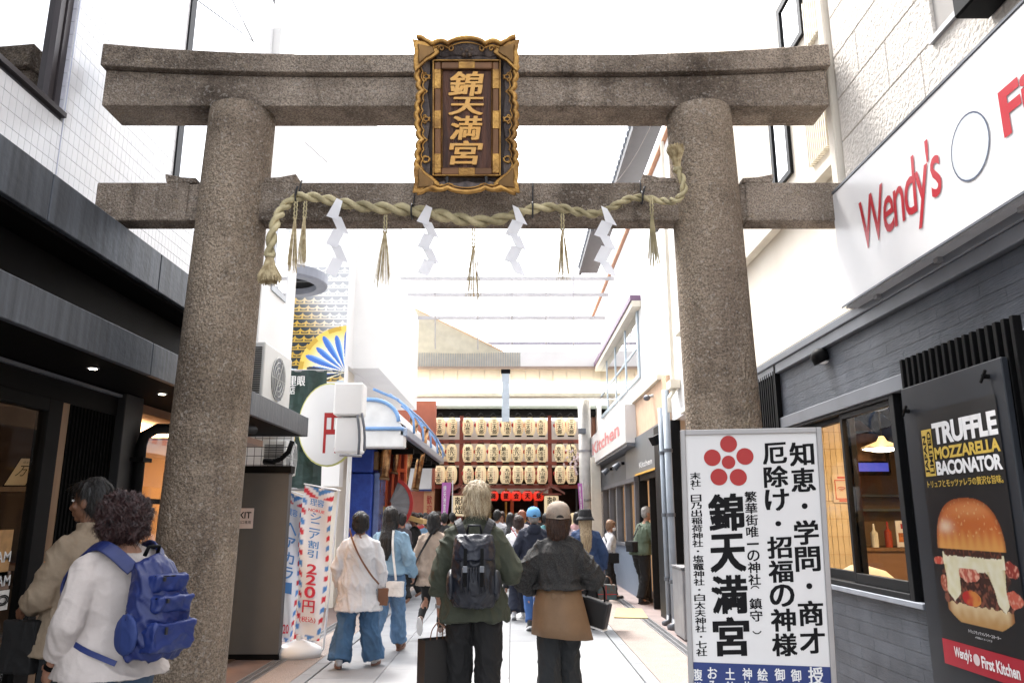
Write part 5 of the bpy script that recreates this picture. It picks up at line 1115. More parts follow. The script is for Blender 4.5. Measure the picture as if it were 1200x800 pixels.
MB().tube([(xx(593,YS+1.7),YS+1.7,1.2),(xx(593,YS+1.7),YS+1.7,2.9)],.035,8).build('bell_rope', gld, shr)
MB().box(xx(565,YS+3),xx(625,YS+3),YS+2.6,YS+3.2,0,1.15).build('offering_counter', mat('dark_altar',(.06,.03,.02),.5), shr)
for px in (575,586,604,615): MB().zl([(1.18,xx(px,YS+3),YS+2.9,.08,.08),(1.5,xx(px,YS+3),YS+2.9,.05,.05),(1.62,xx(px,YS+3),YS+2.9,.09,.09)],n=10).build('altar_vessel', gld, shr)
# paper lanterns
lan = mat('lantern_paper',(.68,.56,.36),.7,var=.10,vscale=3,rnd=.10,emit=(1,.78,.46),es=.08); lanr = mat('red_lantern_paper',(.62,.03,.02),.6,emit=(1,.05,.02),es=.12)
names = ['三太郎','御神燈','丸山商店','京乃家','大西屋本店','錦市場']
def lantern_proto(i):
    t = thing('paper_lantern','x','paper lantern',(0,0,0),group='cream paper lanterns hung in three rows'); r_, h = .155, .56
    secs = []
    for k in range(25):
        u = k/24; rr_ = r_*(1-abs(2*u-1)**3.2*.42)*(1+.018*(k%2)); secs.append((-h+.03+u*(h-.06),0,0,rr_,rr_))
    MB().zl(secs, n=18).build('shade', lan, t, local=True)
    for z0 in (-h,-.03): MB().zl([(z0,0,0,.095,.095),(z0+.03,0,0,.095,.095)],n=16).build('rim', blackm, t, local=True)
    MB().tube([V((.07*math.cos(a),0,.0+.10*math.sin(a))) for a in [math.pi*k/8 for k in range(9)]],.006,4).build('handle', wire_m, t, local=True)
    m = MB(); s = names[i]; n_ = len(s)
    for j,ch in enumerate(s): letters(ch,(-.062,-r_-.004,-.10-(j+1)*.40/n_),(.124,0,0),(0,0,.37/n_),ink,t,bold=.02,off=.002,mb=m)
    m.build('characters', ink, t, local=True)
    m = MB()
    for x_,rw_ in ((-.085,.012),(.09,.010)):
        for j in range(5): m.box(x_-rw_,x_+rw_,-.137,-.132,-.20-j*.05-.018,-.20-j*.05+.006)
    m.build('small_writing', ink if i%2 else redp, t, local=True, kind='stuff')
    for x_ in (-r_-.0,): MB().ell((x_+.0,-.03,-.24),.045,.03,.06,n=8,m=6).build('red_crest', redp, t, local=True)
    return t
protos = [lantern_proto(i) for i in range(6)]; used = set()
rows = ((489,'top'),(520,'middle'),(545,'bottom')); cols = (516,529.5,548.5,563.5,578,592.5,607,621,635.5,656,669)
ordn = ['first','second','third','fourth','fifth','sixth','seventh','eighth','ninth','tenth','eleventh']
for r_,(py,rn) in enumerate(rows):
    for c in range(11):
        i = (c*5+r_*3+c*c) % 6; q = W(cols[c],py,Y=YS-.28); z = zy(py,YS-.28)+.02
        loc = (q.x,YS-.28,z); lab = 'cream paper lantern, %s from the left in the %s row' % (ordn[c], rn)
        if i not in used: used.add(i); o = protos[i]; o.location = loc; o['label'] = lab; 
        else: o = dup(protos[i], loc, lab, rz=random.uniform(-.35,.35)); o.rotation_euler[1] = random.uniform(-.04,.04)
for i,(px,ch) in enumerate(((578,'錦'),(593,'提'),(605,'会'),(618,'天'),(631,'祭'))):
    q = W(px,581,Y=YS+.1); t = thing('red_lantern','round red paper lantern, %s from the left in the short red row'%ordn[i],'red lantern',(q.x,q.y,q.z),group='round red lanterns under the lantern frame')
    MB().zl([(-.13+.26*k/12,0,0,.15*(1-abs(2*k/12-1)**3*.35),.15*(1-abs(2*k/12-1)**3*.35)) for k in range(13)],n=16).build('shade', lanr, t, local=True)
    MB().zl([(.13,0,0,.09,.09),(.155,0,0,.09,.09)],n=12).zl([(-.155,0,0,.09,.09),(-.13,0,0,.09,.09)],n=12).build('rim', blackm, t, local=True, kind='stuff')
    letters(ch,(-.07,-.155,-.08),(.14,0,0),(0,0,.16),ink,t,bold=.04,off=.006,local=True,name='character')
for i,(px,py) in enumerate(((539,578),(646,578))):
    q = W(px,py,Y=YS-.6); t = thing('roofed_lantern',('roofed timber lantern standing left of the blond head','roofed timber lantern standing above the tan cap')[i],'lantern',(q.x,q.y,0)); z = q.z
    for s in (-1,1): MB().prism([(0,-.28,z+.22),(s*.36,-.28,z+.02),(s*.36,-.28,z-.03),(0,-.28,z+.15)],(0,.56,0)).build('roof_slope', mat('brown_roof_%d%d'%(i,s+1),(.20,.07,.05),.6), t, local=True)
    MB().box(-.04,.04,-.3,.3,z+.2,z+.25).build('ridge', redw, t, local=True); MB().box(-.26,.26,-.2,.2,z-.04,z+.0).build('eaves_beam', redw, t, local=True)
    MB().box(-.19,.19,-.17,.17,z-.6,z-.06).build('lantern_box', lan, t, local=True, bevel=.02); MB().box(-.07,.07,-.07,.07,0,z-.6).build('post', redw, t, local=True)
    letters(vert('献燈'),(-.12,-.172,z-.55),(.24,0,0),(0,0,.46),ink,t,bold=.02,off=.002,local=True,name='characters')
q = W(676,612,Y=YS-.4); t = thing('paper_lantern','large round cream lantern with a plum crest low beside the right pillar','paper lantern',tuple(q)); MB().zl([(-.26+.52*k/12,0,0,.22*(1-abs(2*k/12-1)**3*.35),.22*(1-abs(2*k/12-1)**3*.35)) for k in range(13)],n=18).build('shade', lan, t, local=True); MB().ell((0,-.22,0),.07,.01,.07).build('crest', ink, t, local=True); MB().tube([(0,0,.26),(0,0,.9)],.02,6).build('hanger', wire_m, t, local=True)
purp = mat('purple_cloth',(.52,.16,.48),.7,var=.1)
for i,(tl,tr,br,bl,lb) in enumerate((((518,565),(529,565),(524,607),(517,607),'purple banner with white characters leaning left of the lanterns'),((677,566),(682,566),(684,606),(680,606),'narrow purple banner beside the arcade column'))):
    a,b,c_,d_ = [W(*p_,Y=20.6) for p_ in (tl,tr,br,bl)]; t = thing('purple_banner',lb,'banner',(d_.x,20.6,0))
    MB().prism([a,b,c_,d_],(0,.01,0)).build('cloth', purp, t); MB().tube([(b.x+.03,20.65,0),(b.x+.03,20.65,b.z+.05)],.015,6).build('pole', whitep, t)
    O = d_.lerp(c_,.25).lerp(a.lerp(b,.25),.06); letters(vert('錦天満宮祭'),O+V((0,-.012,0)),(c_-d_)*.5,(a-d_)*.86,whitep,t,bold=.02,off=0,name='characters')
t = thing('blossom_branch','sprig of white artificial blossom by the lantern frame on the right','blossom branch',tuple(W(676,540,Y=21.5))); m = MB()
for k in range(60): q = W(random.gauss(676,5),random.gauss(540,8),Y=21.5+random.uniform(-.15,.15)); m.ell(q,.035,.02,.035,n=5,m=3)
m.build('blossom', mat('blossom_pink',(.80,.66,.68),.7), t, kind='stuff'); MB().tube([W(668,520,Y=21.5),W(676,540,Y=21.5),W(679,556,Y=21.5)],.012,5).build('twig', greyw, t)
# closing buildings beyond so the street does not end in void
for i,(x0,x1,z1) in enumerate(((-12,X0-.12,4.5),(X1+.12,12,4.5))):
    t = thing('arcade_side_wall',('pale wall of the arcade street left of the shrine','pale wall of the arcade street right of the shrine')[i],'wall',((x0+x1)/2,22.6,0)); MB().box(x0,x1,22.6,22.8,0,z1).build('panel', whitewall, t)
for i, o in enumerate(protos):
    if i not in used:
        for ch in list(o.children): bpy.data.objects.remove(ch)
        bpy.data.objects.remove(o)
shr['label'] = 'vermilion timber shrine frame with dark roof edge at the end of the lane'
# ================================================================ people
def fabric(name, col, rough=.85, var=.18, vs=12, bump=.22, bs=38, **k): return bpy.data.materials.get(name) or mat(name, col, rough, var=var, vscale=vs, bump=bump, bscale=bs, **k)
skinm = mat('skin', (.33,.18,.12), .5, col2=(.27,.135,.09), vscale=9, spec=.35); skin_d = mat('tanned_skin', (.20,.10,.06), .5, col2=(.16,.075,.045), vscale=9, spec=.35)
hair_b = mat('black_hair', (.009,.0075,.0075), .42, col2=(.004,.0035,.004), vscale=14, stretch=(6,6,.6), bump=.7, bscale=60, bstretch=(4,4,.35))
hair_br = mat('brown_hair', (.038,.016,.011), .45, col2=(.015,.007,.005), vscale=14, stretch=(6,6,.6), bump=.7, bscale=60, bstretch=(4,4,.35))
hair_bl = mat('blond_hair', (.42,.33,.20), .5, col2=(.20,.13,.07), vscale=16, stretch=(6,6,.5), bump=.8, bscale=60, bstretch=(4,4,.3))
hair_au = mat('auburn_hair', (.042,.015,.015), .5, col2=(.009,.005,.007), vscale=22, bump=.8, bscale=90)
hair_g = mat('grey_hair', (.30,.28,.26), .5, var=.3, vscale=20)
hair_paler = {'black_hair':mat('black_hair_paler',(.016,.014,.014),.4),'brown_hair':mat('brown_hair_paler',(.085,.040,.024),.4),'blond_hair':mat('blond_hair_paler',(.62,.52,.36),.45),'auburn_hair':mat('auburn_hair_paler',(.050,.020,.019),.45),'grey_hair':mat('grey_hair_paler',(.4,.38,.36),.5)}  # a lighter strand colour to vary each hair colour
HZ = 1.60
def person(label, x, y, rz, H=1.7, vox=.012, w=1.0, lean=0, skin=None, head=(0,0,0), arms=None, legs=None, top=None, pants=None, shoes=None, hair='short', hairm=None, hat=None, extras=(), strands=0, z=0):
    skin = skin or skinm; s = H/1.70; t = thing('person', label, 'person', (x,y,z), rz)
    def S(p): p = V(p); return V((p.x*s, (p.y + lean*max(0, p.z-.92))*s, p.z*s))
    arms = dict({'L': ((-.225,-.03,1.10),(-.235,.03,.86)), 'R': ((.225,-.03,1.10),(.235,.03,.86))}, **(arms or {}))
    legs = dict({'L': ((-.09,.02,.49),(-.09,-.01,.08),(0,1,-.05)), 'R': ((.09,.02,.49),(.09,-.01,.08),(0,1,-.05))}, **(legs or {}))
    tz = [(.80,.125,.10),(.92,.160,.115),(1.06,.132,.095),(1.22,.150,.108),(1.31,.158,.098),(1.375,.125,.080),(1.41,.085,.068),(1.45,.056,.058)]
    gz = [(.80,.168,.125),(.92,.180,.130),(1.06,.140,.105)]+tz[3:]
    def torso(m, ex, z0=None, z1=1.46, flare=0, exw=0):
        tz_ = gz if z0 is not None else tz
        secs = [q for q in tz_ if (z0 is None or q[0] > z0+.02) and q[0] <= z1]
        if z0 is not None:
            b = gz[0] if z0 < .8 else min(gz, key=lambda q: abs(q[0]-z0)); secs = [(z0, b[1]*w+flare, b[2]*w+flare*.8)] + [(a,b_*w,c) for a,b_,c in secs]
        else: secs = [(a,b_*w,c) for a,b_,c in secs]
        n = 20; rings = []
        for a, rx, ry in secs:
            e = ex*(1 if a < 1.32 else .6 if a < 1.40 else .35)+exw*(a < 1.3); c = S((0,0,a)); rings.append([V((c.x+(rx+e)*s*math.cos(2*math.pi*k/n), c.y+(ry*w+e)*s*math.sin(2*math.pi*k/n), c.z)) for k in range(n)])
        m.loft(rings)
    # head frame
    Rm = Matrix.Rotation(R(head[0]),3,'Z') @ Matrix.Rotation(R(head[1]),3,'X') @ Matrix.Rotation(R(head[2]),3,'Y'); piv = S((0,.0,1.47))
    def Hd(p): return piv + Rm @ (V((p[0], p[1]+.012, p[2]+HZ-1.47))*s)
    body = MB()
    for c, r_ in (((0,-.012,.02),(.075,.093,.092)),((0,.020,-.045),(.056,.066,.074)),((0,.058,-.098),(.027,.024,.020)),((0,.070,-.020),(.034,.028,.05)),
                  ((-.077,-.008,-.022),(.010,.020,.031)),((.077,-.008,-.022),(.010,.020,.031)),((0,.084,-.068),(.024,.012,.009)),((0,.083,-.080),(.020,.011,.008)),((-.034,.062,-.035),(.026,.022,.022)),((.034,.062,-.035),(.026,.022,.022))):
        body.ell(Hd(c), *[q*s for q in r_], rot=Rm, n=14, m=9)
    body.tube([Hd((0,.088,.008)),Hd((0,.098,-.022)),Hd((0,.108,-.042)),Hd((0,.094,-.052))],[.007*s,.010*s,.014*s,.010*s],8)
    body.cap([(S((0,-.004,1.39)),.056*s),(S((0,0,1.47)),.053*s),(Hd((0,-.016,-.07)),.054*s)])
    torso(body, -.024)
    def hand(wr, f, q, nv):
        f = f.normalized(); q = (q-f*q.dot(f)).normalized(); nv = f.cross(q)*(1 if nv > 0 else -1)
        rm = Matrix((q, nv, f)).transposed(); body.ell(wr+f*.045*s, .040*s,.017*s,.052*s, rot=rm, n=12, m=8)
        for k, ln in enumerate((.066,.076,.070,.054)):
            b = wr + f*.080*s + q*(.028-.019*k)*s; a = b; pts = [b]; bend = .28+.06*k
            for j, fr in enumerate((.45,.32,.23)): d = f*math.cos(bend*(j+1))+nv*math.sin(bend*(j+1)); a = a+d*ln*fr*s; pts.append(a)
            body.tube(pts, [.0092*s,.0086*s,.0080*s,.0066*s], 7)
        b = wr+f*.022*s+q*.032*s; body.tube([b, b+(q*.028+f*.026+nv*.010)*s, b+(q*.034+f*.058+nv*.018)*s], [.012*s,.010*s,.008*s], 7)
    J = {}
    for sd_, sx in (('L',-1),('R',1)):
        sh = S((sx*.158*w,-.005,1.352)); el, wr = [S(q) for q in arms[sd_][:2]]; J[sd_] = (sh,el,wr)
        body.cap([(sh+V((0,0,-.012*s)),.036*s),(el,.035*s)]); body.cap([(el,.038*s),(el.lerp(wr,.35),.036*s),(wr,.025*s)])
        f = wr-el; q = V(arms[sd_][2]) if len(arms[sd_]) > 2 else V((0,1,.1)); hand(wr, f if len(arms[sd_]) < 4 else V(arms[sd_][3]), q, -sx*1)
        kn, an, td = [V(q) for q in legs[sd_]]; hp = S((sx*.088*w,0,.88)); kn_, an_ = kn*s, an*s; td = td.normalized(); J['leg'+sd_] = (hp,kn_,an_,td)
        body.cap([(hp,.080*s*w),(kn_,.052*s)]); body.cap([(kn_,.053*s),(kn_.lerp(an_,.3)+V((0,-.012,0)),.052*s),(an_,.034*s)])
        body.cap([(an_,.034*s),(an_+td*.10*s+V((0,0,-.03*s)),.030*s)])
    b = put(blob(body, max(.0052,vox*.62) if vox < .02 else vox, 2), 'body', skin, t)
    # garments
    if pants:
        m = MB(); e = pants.get('ease',.012)
        n = 20; rings = []
        for a, rx, ry in [(.80,.125,.10),(.92,.160,.115),(1.02,.142,.10)]: c = S((0,0,a)); rings.append([V((c.x+(rx*w+e)*s*math.cos(2*math.pi*k/n), c.y+(ry*w+e)*s*math.sin(2*math.pi*k/n), c.z)) for k in range(n)])
        m.loft(rings); kr, hr = pants.get('knee',.066), pants.get('hem',.062); cut = pants.get('cut',.96)
        for q in 'LR':
            hp,kn_,an_,td = J['leg'+q]; end = kn_.lerp(an_, cut)
            m.tube([hp+V((0,0,.03)),hp.lerp(kn_,.35),kn_,kn_.lerp(end,.5),end],[(.086*w+e)*s,(.080*w+e)*s,(kr)*s,(kr+hr)/2*s,hr*s],16)
        put(blob(m, vox, 3, fold=1.05*pants.get('fold',.007), fscale=(8,8,4.5), seed=x*3), pants.get('name','trousers'), pants['m'], t)
    if shoes:
        for q in 'LR':
            hp,kn_,an_,td = J['leg'+q]; upv = V((1,0,0)).cross(td); upv = upv if upv.z > 0 or abs(td.z) > .7 else -upv
            if abs(td.z) > .5: upv = V((0,.85,.5))
            upv = (upv - td*upv.dot(td)).normalized(); sdv = td.cross(upv); rm = Matrix((sdv, td, upv)).transposed(); c = an_+td*.055*s-upv*.028*s
            m = MB(); m.ell(c-td*.03*s, .036*s,.075*s,.045*s, rot=rm); m.ell(c+td*.075*s-upv*.008*s, .040*s,.075*s,.030*s, rot=rm); m.tube([an_+upv*.02*s,an_-upv*.02*s],.042*s,12)
            sh = put(blob(m, vox*.8, 2), 'shoe', shoes[0], t)
            m = MB(); P = []
            for k in range(20):
                a = 2*math.pi*k/20; P.append(c+td*(.022+.135*math.sin(a))*s+sdv*(.043+.006*math.sin(a))*math.cos(a)*s-upv*.050*s)
            m.prism(P, upv*.022*s); m.build('sole', shoes[1], sh, local=True)
    if top:
        m = MB(); e = top.get('ease',.022); torso(m, e, z0=top.get('hem',.84), z1=1.43, flare=top.get('flare',.03), exw=top.get('wide',0))
        for q in 'LR':
            sh,el,wr = J[q]; r0 = top.get('r0',.066)*s; r1 = top.get('r1',.058)*s; r2 = top.get('r2',.048)*s; L_ = top.get('sleeve',1.0)
            if isinstance(L_, dict): L_ = L_[q]
            so = sh+V((0,0,-(r0-.052*s)*.95))+(V((0,0,sh.z))-sh).normalized()*(r0-.055*s)*.6; rs_ = .060*s
            m.cap([(S((-.055 if q=='L' else .055,-.005,1.405)),.046*s),(sh+V((0,0,-.006)),rs_)])
            m.tube([sh+V((0,0,-.004)), so.lerp(el,.18), so.lerp(el,.5), el],[rs_,r0,(r0+r1)/2,r1],14); m.ell(el,r1,r1,r1)
            if L_ > .5:
                end = el.lerp(wr, (L_-.5)*2); m.tube([el, el.lerp(end,.6), end],[r1,(r1+r2)/2,r2],14)
        m.cap([(S((-.05,-.012,1.425)),.038*s),(S((.05,-.012,1.425)),.038*s)])
        if top.get('collar'): m.tube([S((0,-.004,1.40)),S((0,-.006,1.475))],[.082*s,.072*s],18)
        tm = put(blob(m, vox, 3, fold=1.05*top.get('fold',.008), fscale=top.get('fs',(8,8,5)), seed=y), top.get('name','top'), top['m'], t)
        if top.get('hood'):
            m = MB(); m.ell(S((0,-.09,1.40)),.11*s,.07*s,.085*s); m.ell(S((0,-.05,1.44)),.09*s,.08*s,.05*s); put(blob(m,vox,3,fold=.008), 'hood', top['m'], t)
    # hair
    hm = hairm or hair_b; m = MB(); ee = lambda c, r_: m.ell(Hd(c), *[q*s for q in r_], rot=Rm, n=18, m=12)
    if hair in ('short','bob','long','medium','crop'):
        g_ = .010 if hair == 'crop' else .018
        ee((0,-.024,.034),(.079+g_*.6,.090+g_*.6,.088+g_*.6)); ee((0,-.045,-.02),(.074+g_*.5,.065+g_*.5,.085))
        if hair != 'crop': ee((0,.045,.062),(.066,.052,.042)); 
    if hair == 'short': ee((-.066,-.01,.0),(.022,.055,.05)); ee((.066,-.01,.0),(.022,.055,.05)); ee((0,-.07,-.075),(.055,.032,.05))
    if hair == 'crop': ee((0,.04,.078),(.058,.046,.030)); ee((0,-.065,-.05),(.055,.032,.05))
    if hair == 'bob':
        ee((-.062,-.012,-.02),(.036,.068,.080)); ee((.062,-.012,-.02),(.036,.068,.080)); ee((0,-.060,-.055),(.078,.055,.072)); ee((0,-.02,.05),(.092,.098,.075))
    if hair == 'medium':
        for sx in (-1,1): ee((sx*.066,-.012,-.05),(.034,.060,.11))
        ee((0,-.055,-.09),(.085,.055,.105))
    if hair == 'long':
        for sx in (-1,1): ee((sx*.070,-.02,-.05),(.030,.055,.12))
        P = [Hd((0,-.055,.0)), Hd((0,-.082,-.14)), S((0,-.135,1.33)), S((0,-.15,1.18)), S((0,-.145,1.08))]
        m.tube(P,[.080*s,.088*s,.092*s,.075*s,.035*s],16,flat=.5,up=(1,0,0))
    if hair == 'curly':
        ee((0,-.028,.018),(.112,.118,.100)); ee((0,-.05,-.05),(.118,.095,.085)); ee((-.05,-.01,-.06),(.07,.08,.06)); ee((.05,-.01,-.06),(.07,.08,.06))
    if hat != 'bald' and hair:
        hme = blob(m, max(.006,vox*.7), 4, fold=.022 if hair == 'curly' else .006, fscale=(30,30,26) if hair == 'curly' else (30,30,5), seed=H)
        if strands:
            rs = random.Random(5); polys = hme.polygons; sm2 = MB(); sm3 = MB()
            for _ in range(strands):
                pg = polys[rs.randrange(len(polys))]; c = pg.center; n_ = pg.normal; p = V(c)
                dn = V((0,0,-1)) + V((rs.uniform(-.35,.35),rs.uniform(-.35,.35),0)); dn -= n_*dn.dot(n_)
                if dn.length < .15: dn = n_.orthogonal()+V((rs.uniform(-1,1),rs.uniform(-1,1),-.3)); dn -= n_*dn.dot(n_)
                dn.normalize(); sd2 = dn.cross(n_).normalized(); pts = []; wd = rs.uniform(.0008,.0019)*s
                L2 = (rs.uniform(.025,.06) if hair == 'curly' else rs.uniform(.03,.085))*s; a = p.copy(); am = rs.uniform(-1,1)
                for k in range(5):
                    if hair == 'curly': off = sd2*math.sin(k*1.7+am*3)*.010+n_*(.004+.012*math.sin(k*1.2+am)+.006*k*abs(am))
                    else: off = sd2*math.sin(k*.6+am*3)*.003*am+n_*(.0012+.0006*k*max(0,am))
                    pts.append(p+dn*L2*k/4+off*s)
                vs = [];
                for k,q_ in enumerate(pts): ww = wd*(1-k/5); vs += [q_-sd2*ww, q_+sd2*ww]
                (sm2 if _ % 2 else sm3).add(vs, [(2*k,2*k+1,2*k+3,2*k+2) for k in range(4)])
        ho = put(hme, 'hair', hm, t)
        if strands: sm2.build('hair_strands', hm, ho, local=True, kind='stuff'); sm3.build('hair_strands', hair_paler[hm.name], ho, local=True, kind='stuff')
    if vox < .0135:
        for sx in (-1,1):
            eo = MB().ell(Hd((sx*.030,.0805,.000)),.0125*s,.007*s,.008*s,rot=Rm,n=10,m=6).build('eye', mat('eye_white',(.7,.68,.66),.2) if 'eye_white' not in bpy.data.materials else bpy.data.materials['eye_white'], t, smooth=True, local=True)
            MB().ell(Hd((sx*.030,.0862,.000)),.0058*s,.003*s,.0058*s,rot=Rm,n=10,m=6).build('iris', ink, eo, local=True)
            MB().tube([Hd((sx*.016,.087,.020)),Hd((sx*.032,.088,.025)),Hd((sx*.050,.076,.018))],.0032*s,5).build('eyebrow', hm, t, local=True)
    ctx = dict(t=t, s=s, S=S, Hd=Hd, Rm=Rm, J=J, vox=vox, w=w, rz=rz, loc=(x,y,z))
    if hat == 'cap':
        pass
    return ctx
def shell(c, secs, n=20, cap_=True):     # secs in head frame
    return [[c['Hd']((cx+rx*math.cos(2*math.pi*k/n), cy+ry*math.sin(2*math.pi*k/n), z)) for k in range(n)] for z,cx,cy,rx,ry in secs]
def cap_hat(c, m_, back=True):
    secs = [(.0,0,-.022,.106,.122),(.04,0,-.022,.106,.121),(.085,0,-.023,.096,.110),(.118,0,-.023,.074,.086),(.137,0,-.023,.040,.048),(.143,0,-.023,.006,.006)]
    h = MB().loft(shell(c,secs)).build('cap', m_, c['t'], smooth=True, local=True)
    m = MB(); P = [c['Hd']((.075*math.cos(a), .065+.085*math.sin(a), .012-.02*math.sin(a))) for a in [math.pi*k/10 for k in range(11)]]; m.prism(P,(c['Rm']@V((0,0,1)))*.005); m.build('brim', m_, h, local=True)
    if back:
        P = [c['Hd']((.034*math.cos(a), -.1455, .004+.028*math.sin(a))) for a in [math.pi*k/8 for k in range(9)]]; MB().prism(P,(c['Rm']@V((0,-1,0)))*.003).build('back_opening', hair_b, h, local=True)
        MB().tube([c['Hd']((-.04,-.142,.005)),c['Hd']((0,-.149,.002)),c['Hd']((.04,-.142,.005))],.006,6).build('strap', m_, h, local=True); MB().ell(c['Hd']((0,-.023,.146)),.008,.008,.005).build('button', m_, h, local=True)
        for k in range(6):
            a = k*math.pi/3+.5; MB().tube([c['Hd']((q[3]*1.004*math.cos(a),-.02+q[4]*1.004*math.sin(a),q[0])) for q in secs],.0012,4).build('seam', m_, h, local=True)
def bucket_hat(c, m_):
    h = MB().loft(shell(c,[(.015,0,-.022,.108,.124),(.06,0,-.022,.104,.120),(.128,0,-.022,.092,.106),(.136,0,-.022,.076,.09)])).build('bucket_hat', m_, c['t'], smooth=False, local=True, bevel=.008)
    MB().loft(shell(c,[(-.03,0,-.01,.140,.155),(-.026,0,-.01,.142,.157),(.026,0,-.022,.109,.125),(.02,0,-.022,.108,.124)])).build('brim', m_, h, smooth=True, local=True)
def world_thing(c, name, label, cat): return thing(name, label, cat, c['loc'], c['rz'])
def ribbon(pts, w, n, th=.004):       # flat strap through local points, n = normals
    m = MB(); P = [V(p) for p in pts]; rings = []
    for i,p in enumerate(P):
        t = (P[min(i+1,len(P)-1)]-P[max(i-1,0)]).normalized(); nn = V(n[i] if isinstance(n,list) else n); nn = (nn-t*nn.dot(t)).normalized(); sd_ = t.cross(nn)
        rings.append([p-sd_*w/2, p+sd_*w/2, p+sd_*w/2+nn*th, p-sd_*w/2+nn*th])
    return m.loft(rings)
def smoothpts(P, k=2):
    P = [V(p) for p in P]
    for _ in range(k):
        q = [P[0]]
        for a,b in zip(P,P[1:]): q += [a*.75+b*.25,a*.25+b*.75]
        P = q+[P[-1]]
    return P
def backpack(c, label, m_, m2, kind):
    t = world_thing(c,'backpack',label,'backpack'); S = c['S']; s = c['s']; w = c['w']; dz = .06*s if kind != 'flap' else .03*s
    back = -.135*w-.035
    m = MB()
    if kind == 'flap':
        m.zl([(.86*s,0,(back-.09)*s,.13*s,.085*s),(.95*s,0,(back-.10)*s,.155*s,.105*s),(1.10*s,0,(back-.10)*s,.15*s,.105*s),(1.24*s,0,(back-.085)*s,.135*s,.09*s),(1.31*s,0,(back-.07)*s,.115*s,.07*s)],n=24)
        b = put(blob(m,.009,3,fold=.008,fscale=(10,10,6)),'main_bag',m_,t)
        m = MB(); m.zl([(1.16*s,0,(back-.115)*s,.145*s,.10*s),(1.26*s,0,(back-.095)*s,.14*s,.095*s),(1.325*s,0,(back-.07)*s,.125*s,.075*s)],n=24); put(blob(m,.009,3,fold=.007,fscale=(9,9,6),seed=4),'flap',m2,t)
        m = MB(); m.ell((0,(back-.19)*s,1.02*s),.10*s,.045*s,.085*s); put(blob(m,.008,3,fold=.007,fscale=(22,8,6),seed=7),'front_pocket',m_,t)
        m = MB()
        for k in range(9): xk = (-.07+.0175*k)*s; m.tube([(xk,(back-.225)*s,1.12*s),(xk*1.1,(back-.238)*s,1.05*s),(xk*1.15,(back-.222)*s,.96*s)],.006,5)
        m.build('gathered_pleat', m_, t, smooth=True, local=True, kind='stuff')
        for sx in (-1,1):
            ribbon([(sx*.055*s,(back-.222)*s,1.24*s),(sx*.055*s,(back-.245)*s,1.12*s),(sx*.055*s,(back-.24)*s,1.0*s)],.022,(0,-1,0)).build('closure_strap', blackm, t, local=True)
            MB().box(sx*.055*s-.016,sx*.055*s+.016,(back-.262)*s,(back-.240)*s,1.09*s,1.13*s).build('buckle', greytrim, t, local=True, bevel=.003)
            m = MB(); m.ell((sx*.150*s,(back-.09)*s,1.0*s),.035*s,.075*s,.10*s); put(blob(m,.009,3,fold=.005),'side_pocket',m_,t)
        MB().tube([(-.05*s,(back-.03)*s,1.33*s),(-.04*s,(back-.05)*s,1.385*s),(.04*s,(back-.05)*s,1.385*s),(.05*s,(back-.03)*s,1.33*s)],.009,8).build('grab_handle', m_, t, smooth=True, local=True)
        sw = .055
    else:
        m.zl([(.86*s,0,(back-.10)*s,.135*s,.10*s),(.93*s,0,(back-.115)*s,.155*s,.125*s),(1.08*s,0,(back-.115)*s,.155*s,.12*s),(1.22*s,0,(back-.09)*s,.135*s,.095*s),(1.31*s,0,(back-.06)*s,.10*s,.06*s),(1.335*s,0,(back-.045)*s,.06*s,.035*s)],n=24)
        b = put(blob(m,.008,3,fold=.012,fscale=(9,9,6)),'main_bag',m_,t)
        for nm,cz,cy,a,b2,c2 in (('lower_pocket',.965,-.215,.118,.055,.085),('middle_pocket',1.115,-.215,.10,.045,.05),('upper_pocket',1.215,-.178,.088,.042,.05)):
            m = MB(); m.obox((0,(back+cy+.01)*s,cz*s),(a*1.02*s,0,0),(0,b2*1.0*s,.0),(0,-.012*s,c2*.82*s)); pk = put(blob(m,.007,26,fold=.007,fscale=(12,12,8),seed=cz),nm,m2,t)
            MB().tube([((a*math.cos(q))*.96*s,(back+cy-b2*.55*math.sin(q)-.008)*s,(cz+c2*.62)*s) for q in [math.pi*k/10 for k in range(11)]],.0045,5).build('zip', blackm, pk, local=True)
            MB().box(-.06*s,-.05*s,(back+cy-b2*.9-.012)*s,(back+cy-b2*.9)*s,(cz+c2*.2)*s,(cz+c2*.6)*s).build('zip_pull', wire_m, pk, local=True)
        for sx in (-1,1): m = MB(); m.ell((sx*.150*s,(back-.10)*s,.98*s),.026*s,.085*s,.10*s); put(blob(m,.008,2,fold=.004),'mesh_pocket',mat('dark_blue_mesh',(.012,.03,.14),.7) if sx<0 else bpy.data.materials['dark_blue_mesh'],t)
        MB().tube([(-.035*s,(back-.02)*s,1.34*s),(-.03*s,(back-.04)*s,1.385*s),(.03*s,(back-.04)*s,1.385*s),(.035*s,(back-.02)*s,1.34*s)],.010,8).build('grab_handle', blackm, t, smooth=True, local=True)
        sw = .065
